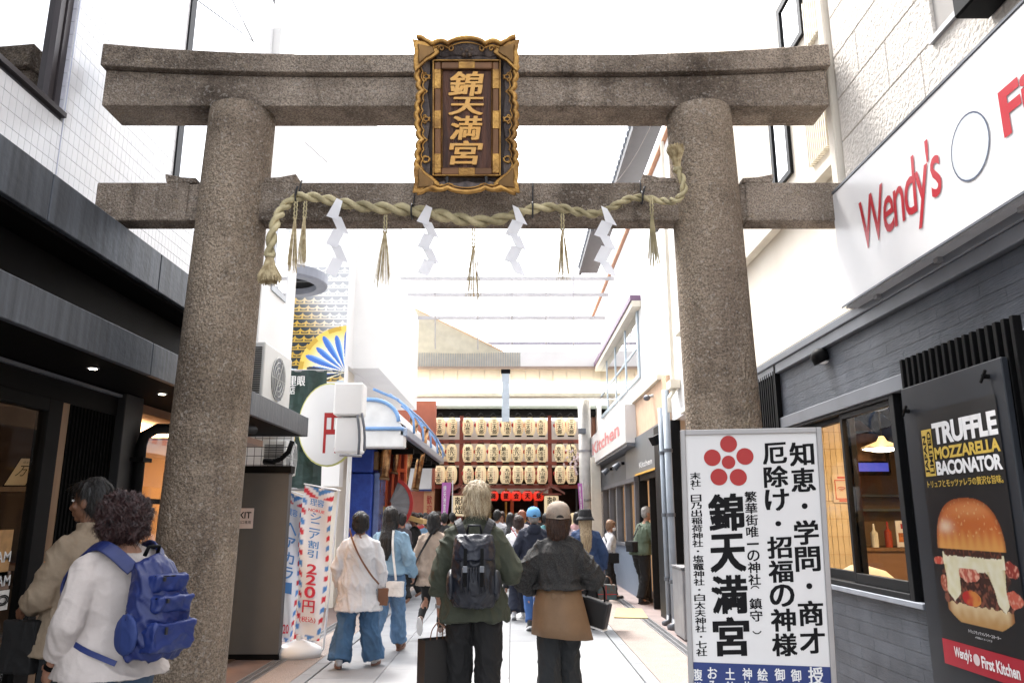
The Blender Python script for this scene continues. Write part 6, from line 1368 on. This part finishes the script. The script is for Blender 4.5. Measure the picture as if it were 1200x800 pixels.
    for sx in (-1,1):
        P = smoothpts([(sx*.07*s,(back+.01)*s,1.33*s),(sx*.105*s*w,-.11*s,1.425*s),(sx*.118*s*w,-.02*s,1.452*s),(sx*.125*s*w,.09*s,1.40*s),(sx*.130*s*w,(.135*w+.02)*s,1.26*s),(sx*.158*s*w,.12*s,1.16*s)])
        cen = V((0,0,1.2*s)); ns = [(p-V((p.x*.6,0,min(p.z,1.36*s)))) for p in P]; ribbon(P,sw,ns,.012).build('shoulder_strap', m_, t, local=True, smooth=False, bevel=.003)
        Q = smoothpts([(sx*.158*s*w,.12*s,1.17*s),(sx*.185*s*w,.05*s,1.05*s),(sx*.185*s*w,-.06*s,.98*s),(sx*.13*s,(back-.02)*s,.90*s)]); ribbon(Q,.024,[(p-V((0,0,p.z))) for p in Q],.005).build('webbing', blackf if kind == 'flap' else m2, t, local=True)
    for ch in t.children:
        if ch.name.split('.')[0] not in ('shoulder_strap','webbing'): ch.location.z += dz
    return t
def strap_bag(c, label, m_, P, w_, bagc, size, ms=None, shape='box', rot=0):
    t = world_thing(c,'shoulder_bag',label,'bag')
    PP_ = smoothpts(P); ribbon(PP_, w_, [(p-V((0,0,p.z-.0)))+V((0,-.01,.02)) for p in PP_], .005).build('strap', ms or m_, t, local=True)
    m = MB(); a,b,d = size; q = V(bagc); rm = Matrix.Rotation(rot,3,'Z')
    u,v = rm@V((a/2,0,0)), rm@V((0,b/2,0)); m.obox(q,u,v,(0,0,d/2)); o = put(blob(m,max(.006,min(size)/9),3,fold=.004),'bag_body',m_,t)
    m = MB(); m.obox(q+V((0,0,d*.28))-v*1.05,u*.96,v*.08,(0,0,d*.22)); m.build('bag_flap', ms or m_, t, local=True, bevel=.003)
    return t
olive = fabric('olive_cotton',(.040,.046,.030)); navy = fabric('navy_nylon',(.004,.006,.013),.5,bump=.2); navy2 = fabric('navy_flap',(.005,.008,.020),.45,bump=.2); blackf = fabric('black_cloth',(.004,.004,.0048))
denim = fabric('blue_denim',(.055,.13,.25),var=.3,vs=7); denim_l = fabric('light_denim',(.21,.34,.46),var=.2,vs=7); denim_d = fabric('dark_denim',(.03,.065,.16),var=.3); whitef = fabric('white_knit',(.58,.58,.60),var=.06); creamf = fabric('cream_cotton',(.44,.395,.375),var=.08)
beigef = fabric('beige_wool',(.36,.28,.22),var=.1); tanf = fabric('tan_canvas',(.19,.115,.062),.7,var=.15,vs=6); charc = fabric('charcoal_trousers',(.017,.02,.023)); greenf = fabric('sage_cloth',(.075,.105,.07)); navyf = fabric('navy_cloth',(.009,.013,.030)); brown_l = fabric('brown_leather',(.16,.065,.03),.45,bump=.1); blue_bp = fabric('blue_nylon',(.005,.015,.10),.5,var=.2,bump=.15,bs=500); blue_bp2 = fabric('blue_nylon_light',(.006,.020,.125),.5,var=.15,bump=.15,bs=500)
soleb = mat('brown_sole',(.22,.12,.09),.7); solew = mat('white_sole',(.7,.7,.7),.6); blacks = fabric('black_shoe',(.02,.02,.02),.5)
knit = mat('mesh_knit',(.045,.045,.045),.9,col2=(.010,.010,.011),vscale=170,lo=.42,hi=.58,bump=1.2,bscale=120,detail=2)
greycap = fabric('beige_cap_cloth',(.30,.245,.20),var=.1)

def walk(f, b, lift=0, wd=.085):
    """front foot f, back foot b: 'L' or 'R'"""
    sx = {'L':-1,'R':1}; st = .20
    d = {f: ((sx[f]*wd,.13,.50),(sx[f]*wd,st-.02,.085),(0,1,.12))}
    if lift: d[b] = ((sx[b]*wd,-.02,.47),(sx[b]*wd,-st-.12,.22+lift),(0,.35,-1))
    else: d[b] = ((sx[b]*wd,.0,.48),(sx[b]*wd,-st,.12),(0,1,-.35))
    return d
# --- the blond man with the navy backpack
c = person('person with pale blond hair in an olive jacket, carrying a black paper bag', -.27, 5.72, R(2), 1.73, .0085, w=1.02, head=(-6,-8,5), hair='bob', hairm=hair_bl, strands=4500,
    arms={'L':((-.235,-.03,1.10),(-.235,.03,.85),(0,1,0)),'R':((.262,.0,1.09),(.18,.22,1.06),(-.3,.3,1))}, legs={'L':((-.10,.06,.49),(-.10,.10,.08),(0,1,0)),'R':((.10,-.02,.48),(.10,-.14,.10),(0,1,-.2))},
    top=dict(m=olive,name='jacket',hem=.78,ease=.045,flare=.035,wide=.0,r0=.080,r1=.076,r2=.066,sleeve={'L':.80,'R':.9},collar=True,fold=.014,fs=(6,6,4)), pants=dict(m=blackf,ease=.02,knee=.088,hem=.082,fold=.010), shoes=(blacks,blacks))
backpack(c,'navy blue flap backpack worn by the blond person','x',None,'x') if False else backpack(c,'dark navy flap backpack on the back of the blond person',navy,navy2,'flap')
wr = c['J']['L'][2]; el = c['J']['L'][1]; fd = (wr-el).normalized(); MB().tube([wr-fd*.03,wr-fd*.012],.031,16).build('wristwatch', steel, c['t'], local=True); MB().obox(wr-fd*.021+V((-.031,0,0)),(.004,0,0),(0,.014,0),(0,0,.016)).build('watch_face', steel, c['t'], local=True, bevel=.002)
t = world_thing(c,'paper_bag','black paper carrier bag in the left hand of the blond person','bag'); g_ = wr+V((.0,.02,-.10)); bm = mat('black_card',(.009,.008,.008),.45,var=.3,vscale=3)
zt = g_.z-.10; hb = .42; cx,cy = g_.x-.0, g_.y
rmz = Matrix.Rotation(R(32),3,'Z'); u,v = rmz@V((.145,0,0)), rmz@V((0,.055,0)); q = V((cx,cy,0))
def bagbox(z0,z1,tp=1.0): 
    m = MB(); a=[q-u-v*1.05,q+u-v*1.05,q+u+v*1.05,q-u+v*1.05]; bt=[q-u*tp-v,q+u*tp-v,q+u*tp+v,q-u*tp+v]; vs=[p+V((0,0,z0)) for p in a]+[p+V((0,0,z1)) for p in bt]; m.add(vs,[(3,2,1,0),(0,1,5,4),(1,2,6,5),(2,3,7,6),(3,0,4,7)]); return m
bagbox(zt-hb,zt).build('bag_body', bm, t, local=True); MB().box(0,0.001,0,.001,0,.001)
for sg_ in (-1,1): MB().tube(smoothpts([q-u*.35+v*.9*sg_+V((0,0,zt-.02)),q-u*.3+v*.7*sg_+V((0,0,zt+.06)),V((cx,cy,g_.z+.02)),q+u*.3+v*.7*sg_+V((0,0,zt+.06)),q+u*.35+v*.9*sg_+V((0,0,zt-.02))]),.004,6).build('cord_handle', brown_l, t, local=True)
# --- the woman with the cap
c = person('person in a tan cap, dark mesh knit top and tan canvas wrap, walking away', .37, 6.35, R(-4), 1.585, .0085, w=1.05, head=(8,4,0), hair='medium', hairm=hair_br, strands=2500,
    arms={'L':((-.31,.02,1.08),(-.20,.17,.95),(.6,.6,.3)),'R':((.30,.06,1.09),(.23,.26,1.03),(-.3,.3,1))}, legs={'L':((-.09,.0,.49),(-.10,-.06,.08),(0,1,0)),'R':((.07,.10,.49),(.09,.14,.08),(0,1,0))},
    top=dict(m=knit,name='knit_top',hem=1.02,ease=.035,flare=.045,r0=.105,r1=.095,r2=.05,sleeve={'L':.9,'R':.95},fold=.012), pants=dict(m=charc,ease=.014,knee=.09,hem=.105,fold=.010), shoes=(blacks,soleb))
cap_hat(c, greycap)
S_ = c['S']; m = MB(); n = 36; rings = []
for z_,rx,ry,off in ((1.03,.168,.125,0),(.96,.178,.135,0),(.86,.20,.16,.0),(.74,.214,.17,.010),(.63,.228,.185,.022)): 
    cc = S_((0,0,z_)); rings.append([V((cc.x+off+(rx+.010*math.sin(k*1.05+z_*3)*(1.05-z_)*2.5)*math.cos(2*math.pi*k/n), cc.y+(ry+.008*math.sin(k*1.4)*(1.05-z_)*2)*math.sin(2*math.pi*k/n), cc.z-(.02*math.cos(2*math.pi*k/n-.3) if z_<.7 else 0))) for k in range(n)])
m.loft(rings, cap=False); sk = m.build('canvas_wrap', tanf, c['t'], smooth=True, local=True); so = sk.modifiers.new('thick','SOLIDIFY'); so.thickness = .004
MB().tube([rings[1][k]*1.0 for k in range(n)]+[rings[1][0]],.005,5).build('waist_seam', tanf, c['t'], local=True)
m = MB()
for sx in (-1,1): m.prism([rings[1][27]+V((sx*.005,-.006,.005)),rings[1][27]+V((sx*.045,-.006,.03)),rings[1][27]+V((sx*.05,-.006,.0)),rings[1][27]+V((sx*.04,-.006,-.018))],(0,-.008,0))
m.build('bow', tanf, c['t'], local=True, kind='stuff')
t = world_thing(c,'handbag','black handbag on the right arm of the person in the tan cap','handbag'); wr,el = c['J']['R'][2],c['J']['R'][1]; hc = wr.lerp(el,.45)+V((.02,-.06,-.22))
rm = Matrix.Rotation(R(-22),3,'Z')@Matrix.Rotation(R(14),3,'Y'); m = MB(); u,v,w_ = rm@V((.135,0,0)),rm@V((0,.05,0)),rm@V((0,0,.10)); m.obox(hc,u,v,w_); m.build('bag_body', mat('black_leather',(.007,.0065,.007),.4), t, local=True, bevel=.012, seg=2)
m = MB(); m.obox(hc-w_*1.04-v*.2,u*1.02,v*1.02,w_*.05); m.build('pale_base', whitep, t, local=True)
MB().obox(hc-u*1.1-v*.8-w_*.3,u*.25,v*.3,w_*.45).build('hanging_purse', mat('slate_leather',(.05,.08,.10),.4), t, local=True, bevel=.006)
MB().tube(smoothpts([hc-u*.6+w_,hc-u*.4+w_*2.2,wr.lerp(el,.4)+V((0,0,.05)),hc+u*.4+w_*2.2,hc+u*.6+w_]),.008,8).build('handle', blackm, t, local=True)
# --- white cardigan
c = person('person with short dark hair in a long white cardigan and wide blue jeans', -1.60, 8.38, R(3), 1.53, .011, w=1.12, head=(4,0,-3), hair='bob', strands=500,
    arms={'L':((-.25,-.02,1.10),(-.24,.08,.88)),'R':((.26,-.02,1.08),(.24,.06,.80))}, legs={'L':((-.13,.03,.48),(-.17,-.10,.09),(-.25,1,0)),'R':((.13,.07,.48),(.19,.12,.08),(.2,1,0))},
    top=dict(m=whitef,name='cardigan',hem=.62,ease=.035,flare=.055,r0=.076,r1=.070,r2=.05,fold=.011), pants=dict(m=denim,ease=.02,knee=.105,hem=.128,cut=.99,fold=.012), shoes=(whitef,soleb))
P = [(-.10,.05,1.30),(-.12,-.03,1.40),(-.07,-.16,1.28),(.02,-.20,1.10),(.14,-.18,.92),(.22,-.10,.82)]
strap_bag(c,'small brown crossbody bag at the hip of the person in the white cardigan',brown_l,P,.018,(.26,-.02,.69),(.10,.07,.17),shape='box')
# --- light denim jacket
c = person('person with long black hair in a light denim jacket and jeans, striding away', -1.42, 9.25, R(-12), 1.59, .011, w=1.08, head=(0,0,0), hair='long', strands=700,
    arms={'L':((-.26,.0,1.12),(-.22,.12,.95)),'R':((.27,-.05,1.12),(.27,.10,.90))}, legs=walk('R','L',lift=.02),
    top=dict(m=denim_l,name='denim_jacket',hem=.92,ease=.045,flare=.035,r0=.082,r1=.078,r2=.052,collar=True,fold=.013), pants=dict(m=fabric('mid_denim',(.11,.21,.36),var=.25),ease=.018,knee=.092,hem=.092,fold=.011), shoes=(brown_l,soleb))
strap_bag(c,'small white shoulder bag hanging beside the long haired person in light denim',fabric('white_leather',(.75,.73,.70),.4),[(.06,.0,1.36),(.07,-.10,1.36),(.10,-.19,1.15),(.14,-.19,.90),(.15,-.18,.80)],.025,(.15,-.20,.71),(.20,.07,.16))
# --- beige coat
c = person('person with black bobbed hair in a beige coat and black leggings', -1.04, 10.5, R(-8), 1.535, .0125, w=1.05, head=(-8,0,0), hair='medium', strands=300,
    arms={'L':((-.25,-.02,1.08),(-.24,.06,.86)),'R':((.23,-.02,1.08),(.22,.10,.86))}, legs=walk('R','L',lift=.05),
    top=dict(m=beigef,name='coat',hem=.70,ease=.035,flare=.05,r0=.074,r1=.07,r2=.052,fold=.009), pants=dict(m=blackf,ease=.004,knee=.06,hem=.048), shoes=(fabric('taupe_shoe',(.25,.18,.15)),solew))
strap_bag(c,'black shoulder bag on a dark strap beside the beige coat',blackf,[(.10,.0,1.36),(.05,-.13,1.36),(-.06,-.19,1.15),(-.18,-.15,.95),(-.22,-.10,.85)],.03,(-.28,-.06,.72),(.10,.24,.20))
# --- behind the centre
c = person('person with a brown bob in a loose white top and flared navy trousers', .10, 12.2, R(2), 1.50, .014, head=(0,0,0), hair='bob', hairm=hair_br,
    legs=walk('R','L'), top=dict(m=fabric('white_cotton',(.75,.74,.76)),name='blouse',hem=.66,ease=.04,flare=.06,fold=.01), pants=dict(m=navyf,ease=.01,knee=.082,hem=.11), shoes=(whitef,solew))
strap_bag(c,'thin red crossbody strap and small bag on the loose white top',redp,[(-.12,-.10,1.34),(0,-.19,1.15),(.13,-.18,.98),(.18,-.12,.9)],.012,(.21,-.06,.84),(.05,.12,.11))
c = person('person in a sky blue cap and navy hooded sweatshirt, hands together in front', .30, 11.1, R(6), 1.60, .013, w=1.05, head=(0,6,0), hair='crop', hairm=hair_g,
    arms={'L':((-.27,.0,1.10),(-.22,.14,.92)),'R':((.26,.04,1.12),(.16,.22,1.0))}, legs=walk('R','L'), top=dict(m=navyf,name='hooded_sweatshirt',hem=.86,ease=.04,flare=.03,r0=.08,r1=.074,r2=.05,hood=True), pants=dict(m=fabric('royal_denim',(.03,.09,.26)),ease=.008,knee=.07,hem=.062), shoes=(blacks,solew)); cap_hat(c, fabric('sky_blue_cap',(.13,.36,.66)))
c = person('person in a black bucket hat with long blond hair and a dark denim jacket', 1.03, 11.1, R(0), 1.57, .0125, w=1.08, head=(-4,0,0), hair='long', hairm=hair_bl, strands=500,
    arms={'L':((-.25,.03,1.12),(-.20,.15,1.0)),'R':((.26,-.04,1.1),(.26,.02,.85))}, legs={'L':((-.07,.02,.49),(-.07,0,.08),(0,1,0)),'R':((.08,.02,.49),(.09,-.03,.08),(0,1,0))},
    top=dict(m=fabric('indigo_denim',(.018,.042,.11)),name='denim_jacket',hem=.80,ease=.045,flare=.04,r0=.082,r1=.076,r2=.056), pants=dict(m=blackf,ease=.02,knee=.08,hem=.07,name='trousers'), shoes=(blacks,blacks)); bucket_hat(c, fabric('black_felt',(.012,.012,.014)))
t = world_thing(c,'handbag','dark tartan handbag with brown handles held by the person in the bucket hat','handbag'); wr = c['J']['R'][2]; q = wr+V((.04,.02,-.30)); pl_ = mat('green_tartan',(.03,.08,.09),.7,col2=(.09,.05,.03),vscale=20); MB().obox(q,(.13,0,0),(0,.07,0),(0,0,.10)).build('bag_body', pl_, t, local=True, bevel=.02, seg=2)
MB().box(q.x-.13,q.x+.13,q.y-.074,q.y-.071,q.z-.03,q.z-.02).box(q.x-.02,q.x-.01,q.y-.074,q.y-.071,q.z-.09,q.z+.09).build('stripe', redp, t, local=True)
for d_ in (-1,1): MB().tube(smoothpts([q+V((-.07,d_*.05,.09)),q+V((-.05,d_*.04,.2)),wr+V((0,.02,-.09)),q+V((.05,d_*.04,.2)),q+V((.07,d_*.05,.09))]),.008,6).build('handle', brown_l, t, local=True)
# --- person with a white mask
c = person('person with light brown hair and a white face mask walking right in a shirt', 1.78, 14.8, R(-75), 1.42, .0125, w=1.05, lean=.12, head=(-10,-8,0), hair='short', hairm=mat('light_brown_hair',(.24,.13,.07),.5,var=.4),
    legs=walk('L','R'), arms={'R':((.22,-.10,1.10),(.20,.06,.95)),'L':((-.2,.0,1.1),(-.15,.12,.95))}, top=dict(m=whitef,name='shirt',hem=.84,ease=.035,flare=.03), pants=dict(m=blackf,ease=.015,knee=.08,hem=.07), shoes=(blacks,blacks))
MB().ell(c['Hd']((0,.062,-.058)),.052,.048,.042,rot=c['Rm'],n=16,m=10).build('face_mask', whitep, c['t'], smooth=True, local=True)
strap_bag(c,'black round shoulder bag of the person with the white face mask',blackf,[(-.12,.05,1.15),(-.05,-.02,1.28),(.08,-.10,1.15),(.20,-.05,.95),(.22,0,.85)],.02,(.24,-.02,.76),(.10,.26,.18)); 
t = world_thing(c,'blue_cloth','royal blue cloth tied at the waist of the masked person','cloth'); m = MB(); m.ell((.10,-.10,.78),.06,.10,.16); put(blob(m,.012,2,fold=.012),'cloth',bluep,t)
# --- green shirt
c = person('person in a sage green top and black trousers leaning into the far right doorway', 2.30, 14.25, R(-62), 1.66, .0125, w=1.1, lean=.30, head=(-25,-6,0), hair='crop', hairm=hair_g,
    arms={'R':((.25,.12,1.10),(.24,.22,.86)),'L':((-.2,.2,1.12),(-.1,.4,1.05))}, legs={'L':((-.09,.10,.49),(-.10,.16,.08),(0,1,0)),'R':((.09,.02,.49),(.09,-.10,.09),(0,1,-.1))},
    top=dict(m=greenf,name='shirt',hem=.86,ease=.035,flare=.02,r0=.078,r1=.072,r2=.05,sleeve=.62), pants=dict(m=blackf,ease=.02,knee=.088,hem=.08), shoes=(blacks,blacks))
strap_bag(c,'black bag on the back of the person in the sage green top',blackf,[(-.1,.1,1.3),(0,.0,1.38),(.05,-.10,1.25),(.0,-.2,1.05)],.025,(.02,-.20,.98),(.22,.12,.18))
# --- the couple on the left
c = person('person with curly auburn hair, glasses and cream blouse, wearing the blue backpack', -1.93, 3.95, R(60), 1.60, .0075, w=1.30, head=(-98,-2,0), hair='curly', hairm=hair_au, strands=6000,
    arms={'L':((-.27,-.03,1.08),(-.24,.12,.87),(0,1,0)),'R':((.27,.02,1.08),(.22,.16,.9),(0,1,0))}, top=dict(m=creamf,name='blouse',hem=.82,ease=.030,flare=.035,r0=.083,r1=.074,r2=.062,sleeve=.86,fold=.0062,fs=(6,6,4)), pants=dict(m=fabric('worn_denim',(.04,.075,.13),var=.3),ease=.015,knee=.085,hem=.075), shoes=(whitef,solew))
gm = mat('silver_frame',(.6,.55,.45),.3,.8); m = MB()
for sx in (-1,1):
    m.tube([c['Hd']((sx*.033+.024*math.cos(a),.102,-.002+.019*math.sin(a))) for a in [math.pi*k/8 for k in range(17)]],.0018,5); m.tube([c['Hd']((sx*.057,.10,.003)),c['Hd']((sx*.080,.02,.003)),c['Hd']((sx*.082,-.02,-.01))],.0018,5)
m.tube([c['Hd']((-.01,.103,0)),c['Hd']((.01,.103,0))],.0018,5); m.build('glasses', gm, c['t'], smooth=True, local=True)
wr,el = c['J']['L'][2],c['J']['L'][1]; fd = (wr-el).normalized(); MB().tube([wr-fd*.02,wr+fd*.0],.031,16).build('wristband', blackm, c['t'], local=True)
backpack(c,'bright blue backpack with rounded pockets worn by the curly haired person',blue_bp,blue_bp2,'round')
c = person('person with cropped black hair in a beige shirt at the left shop entrance', -2.36, 4.42, R(76), 1.69, .0085, w=1.10, head=(12,-2,0), skin=skin_d, hair='crop', strands=2500,
    arms={'L':((-.22,.05,1.10),(-.15,.22,1.02),(0,0,1)),'R':((.24,.02,1.10),(.18,.2,.98))}, top=dict(m=fabric('beige_shirt',(.26,.20,.14),var=.12),name='shirt',hem=.80,ease=.035,flare=.03,r0=.080,r1=.072,r2=.055,sleeve=.85,collar=True,fold=.010), pants=dict(m=charc,ease=.015,knee=.08,hem=.075), shoes=(blacks,blacks))
for k in range(5):
    a = k*1.256; q = c['S']((-.205,.01,1.27)) ; MB().ell(q+V((-.035,.022*math.cos(a),.022*math.sin(a))),.006,.018,.014,n=8,m=5).build('flower_print', mat('orange_flower',(.55,.22,.08),.7) if k==0 else bpy.data.materials['orange_flower'], c['t'], local=True)
strap_bag(c,'black crossbody bag carried by the cropped haired person at the shop',blackf,[(.12,-.05,1.40),(.10,.08,1.38),(.0,.19,1.2),(-.14,.20,1.0),(-.22,.12,.9)],.04,(-.20,.16,.84),(.07,.20,.26))
# --- the crowd at the shrine
cr = [ # px, Y, H, rz, top, pants, hair, hairm, label
 (486,15.2,1.55,75,blackf,blackf,'short',hair_br,'person with short brown hair in a black top turned left, under the fan sign'),
 (500,16.2,1.50,10,fabric('sky_top',(.25,.42,.60)),navyf,'bob',hair_br,'person with a brown bob in a pale blue top behind the beige coat'),
 (492,17.5,1.56,170,fabric('red_top',(.45,.05,.05)),blackf,'medium',hair_b,'person in a red top facing the street near the fan sign'),
 (471,14.0,1.54,40,fabric('plaid_dark',(.06,.05,.06),var=.5,vs=40),blackf,'short',hair_b,'person in a dark checked top beside the thatched ledge'),
 (478,16.6,1.60,-60,fabric('grey_top',(.22,.22,.24)),navyf,'short',hair_b,'person in a mid grey top under the awning'),
 (484,18.6,1.58,20,fabric('dark_brown_top',(.10,.06,.05)),blackf,'short',hair_b,'person in a dark brown top far under the awning'),
 (508,18.2,1.60,0,fabric('cream_top',(.55,.48,.40)),blackf,'crop',hair_g,'person with grey hair and cream top below the purple banner'),
 (521,17.0,1.56,5,fabric('black_top2',(.03,.03,.03)),charc,'short',hair_b,'person in a black top left of the blond head'),
 (463,16.2,1.57,-30,fabric('rust_top',(.30,.12,.07)),blackf,'medium',hair_br,'person in a rust top almost hidden behind the light denim jacket'),
 (583,17.2,1.62,0,whitef,blackf,'short',hair_b,'person in a white top just right of the blond head'),
 (598,16.0,1.55,0,fabric('checked_top',(.25,.25,.27),var=.9,vs=30),blackf,'long',hair_b,'person with long black hair and a black and white checked top near the shrine'),
 (612,15.6,1.60,-10,fabric('pale_top',(.60,.55,.56)),navyf,'short',mat('copper_hair',(.30,.10,.05),.5,var=.4),'person with copper coloured hair in a pale top before the shrine'),
 (620,18.4,1.62,0,navyf,blackf,'short',hair_b,'person in a navy top far off between the copper hair and the sky blue cap'),
 (664,13.6,1.53,6,fabric('lilac_top',(.45,.38,.42)),blackf,'bob',hair_br,'person with dark brown hair in a lilac top behind the tan cap'),
 (640,17.0,1.55,0,fabric('teal_top',(.06,.18,.20)),blackf,'short',hair_b,'person in a teal top far off behind the sky blue cap'),
 (676,18.0,1.58,0,fabric('pink_top',(.52,.30,.30)),navyf,'medium',hair_b,'person in a dusty pink top beside the arcade column'),
 (475,19.2,1.60,10,fabric('ochre_top',(.38,.25,.09)),blackf,'short',hair_b,'person in an ochre top deep in the crowd under the awning'),
 (499,19.6,1.57,-20,fabric('white_top3',(.62,.62,.62)),blackf,'bob',hair_b,'person in a white top deep in the crowd by the lit stall'),
 (447,18.2,1.60,15,fabric('slate_top',(.10,.12,.15)),blackf,'short',hair_b,'person in a slate blue top just right of the blue kiosk'),
 (455,19.8,1.58,0,fabric('mint_top',(.30,.42,.36)),blackf,'bob',hair_br,'person in a mint top far off near the vermilion screen'),
 (468,20.2,1.62,180,fabric('white_top4',(.6,.58,.55)),navyf,'short',hair_b,'person in a white top facing the street below the copper tubes'),
 (514,19.5,1.60,170,fabric('pale_pink_top',(.6,.42,.42)),navyf,'medium',hair_br,'person in a pale pink top facing the street under the purple banner'),
 (530,19.0,1.57,0,fabric('khaki_top',(.20,.18,.10)),blackf,'short',hair_b,'person in a khaki top left of the shopping bag, far off'),
 (588,19.6,1.60,180,fabric('grey_top5',(.30,.30,.31)),blackf,'short',hair_br,'person in a light grey top facing the street before the altar'),
 (606,20.0,1.56,0,fabric('wine_top',(.18,.03,.05)),blackf,'bob',hair_b,'person in a wine red top in front of the shrine steps'),
 (632,20.2,1.60,10,fabric('black_top6',(.02,.02,.02)),charc,'crop',hair_b,'person in a black top far off beside the roofed lantern'),
 (654,18.6,1.58,0,fabric('cream_top7',(.5,.46,.36)),blackf,'long',hair_b,'person with long black hair in a cream top far off right'),
 (557,18.5,1.60,0,fabric('stone_top',(.35,.33,.30)),charc,'short',hair_b,'person in a stone coloured top hidden behind the blond person'),
]
for i,(px,Y,H,rz_,tm,pm_,hs,hm_,lab) in enumerate(cr):
    zc = .975*Y; person(lab, (px-600)/900*zc, Y, R(rz_), H, .022, w=1.05, hair=hs, hairm=hm_, legs=walk('L' if i%2 else 'R','R' if i%2 else 'L'), top=dict(m=tm,hem=.80,ease=.035,flare=.03,fold=.006), pants=dict(m=pm_,knee=.075,hem=.075), shoes=None, head=(random.uniform(-25,25),0,0), arms={'R':((.23,.05,1.12),(.18,.2,1.0))} if i%3==0 else None)
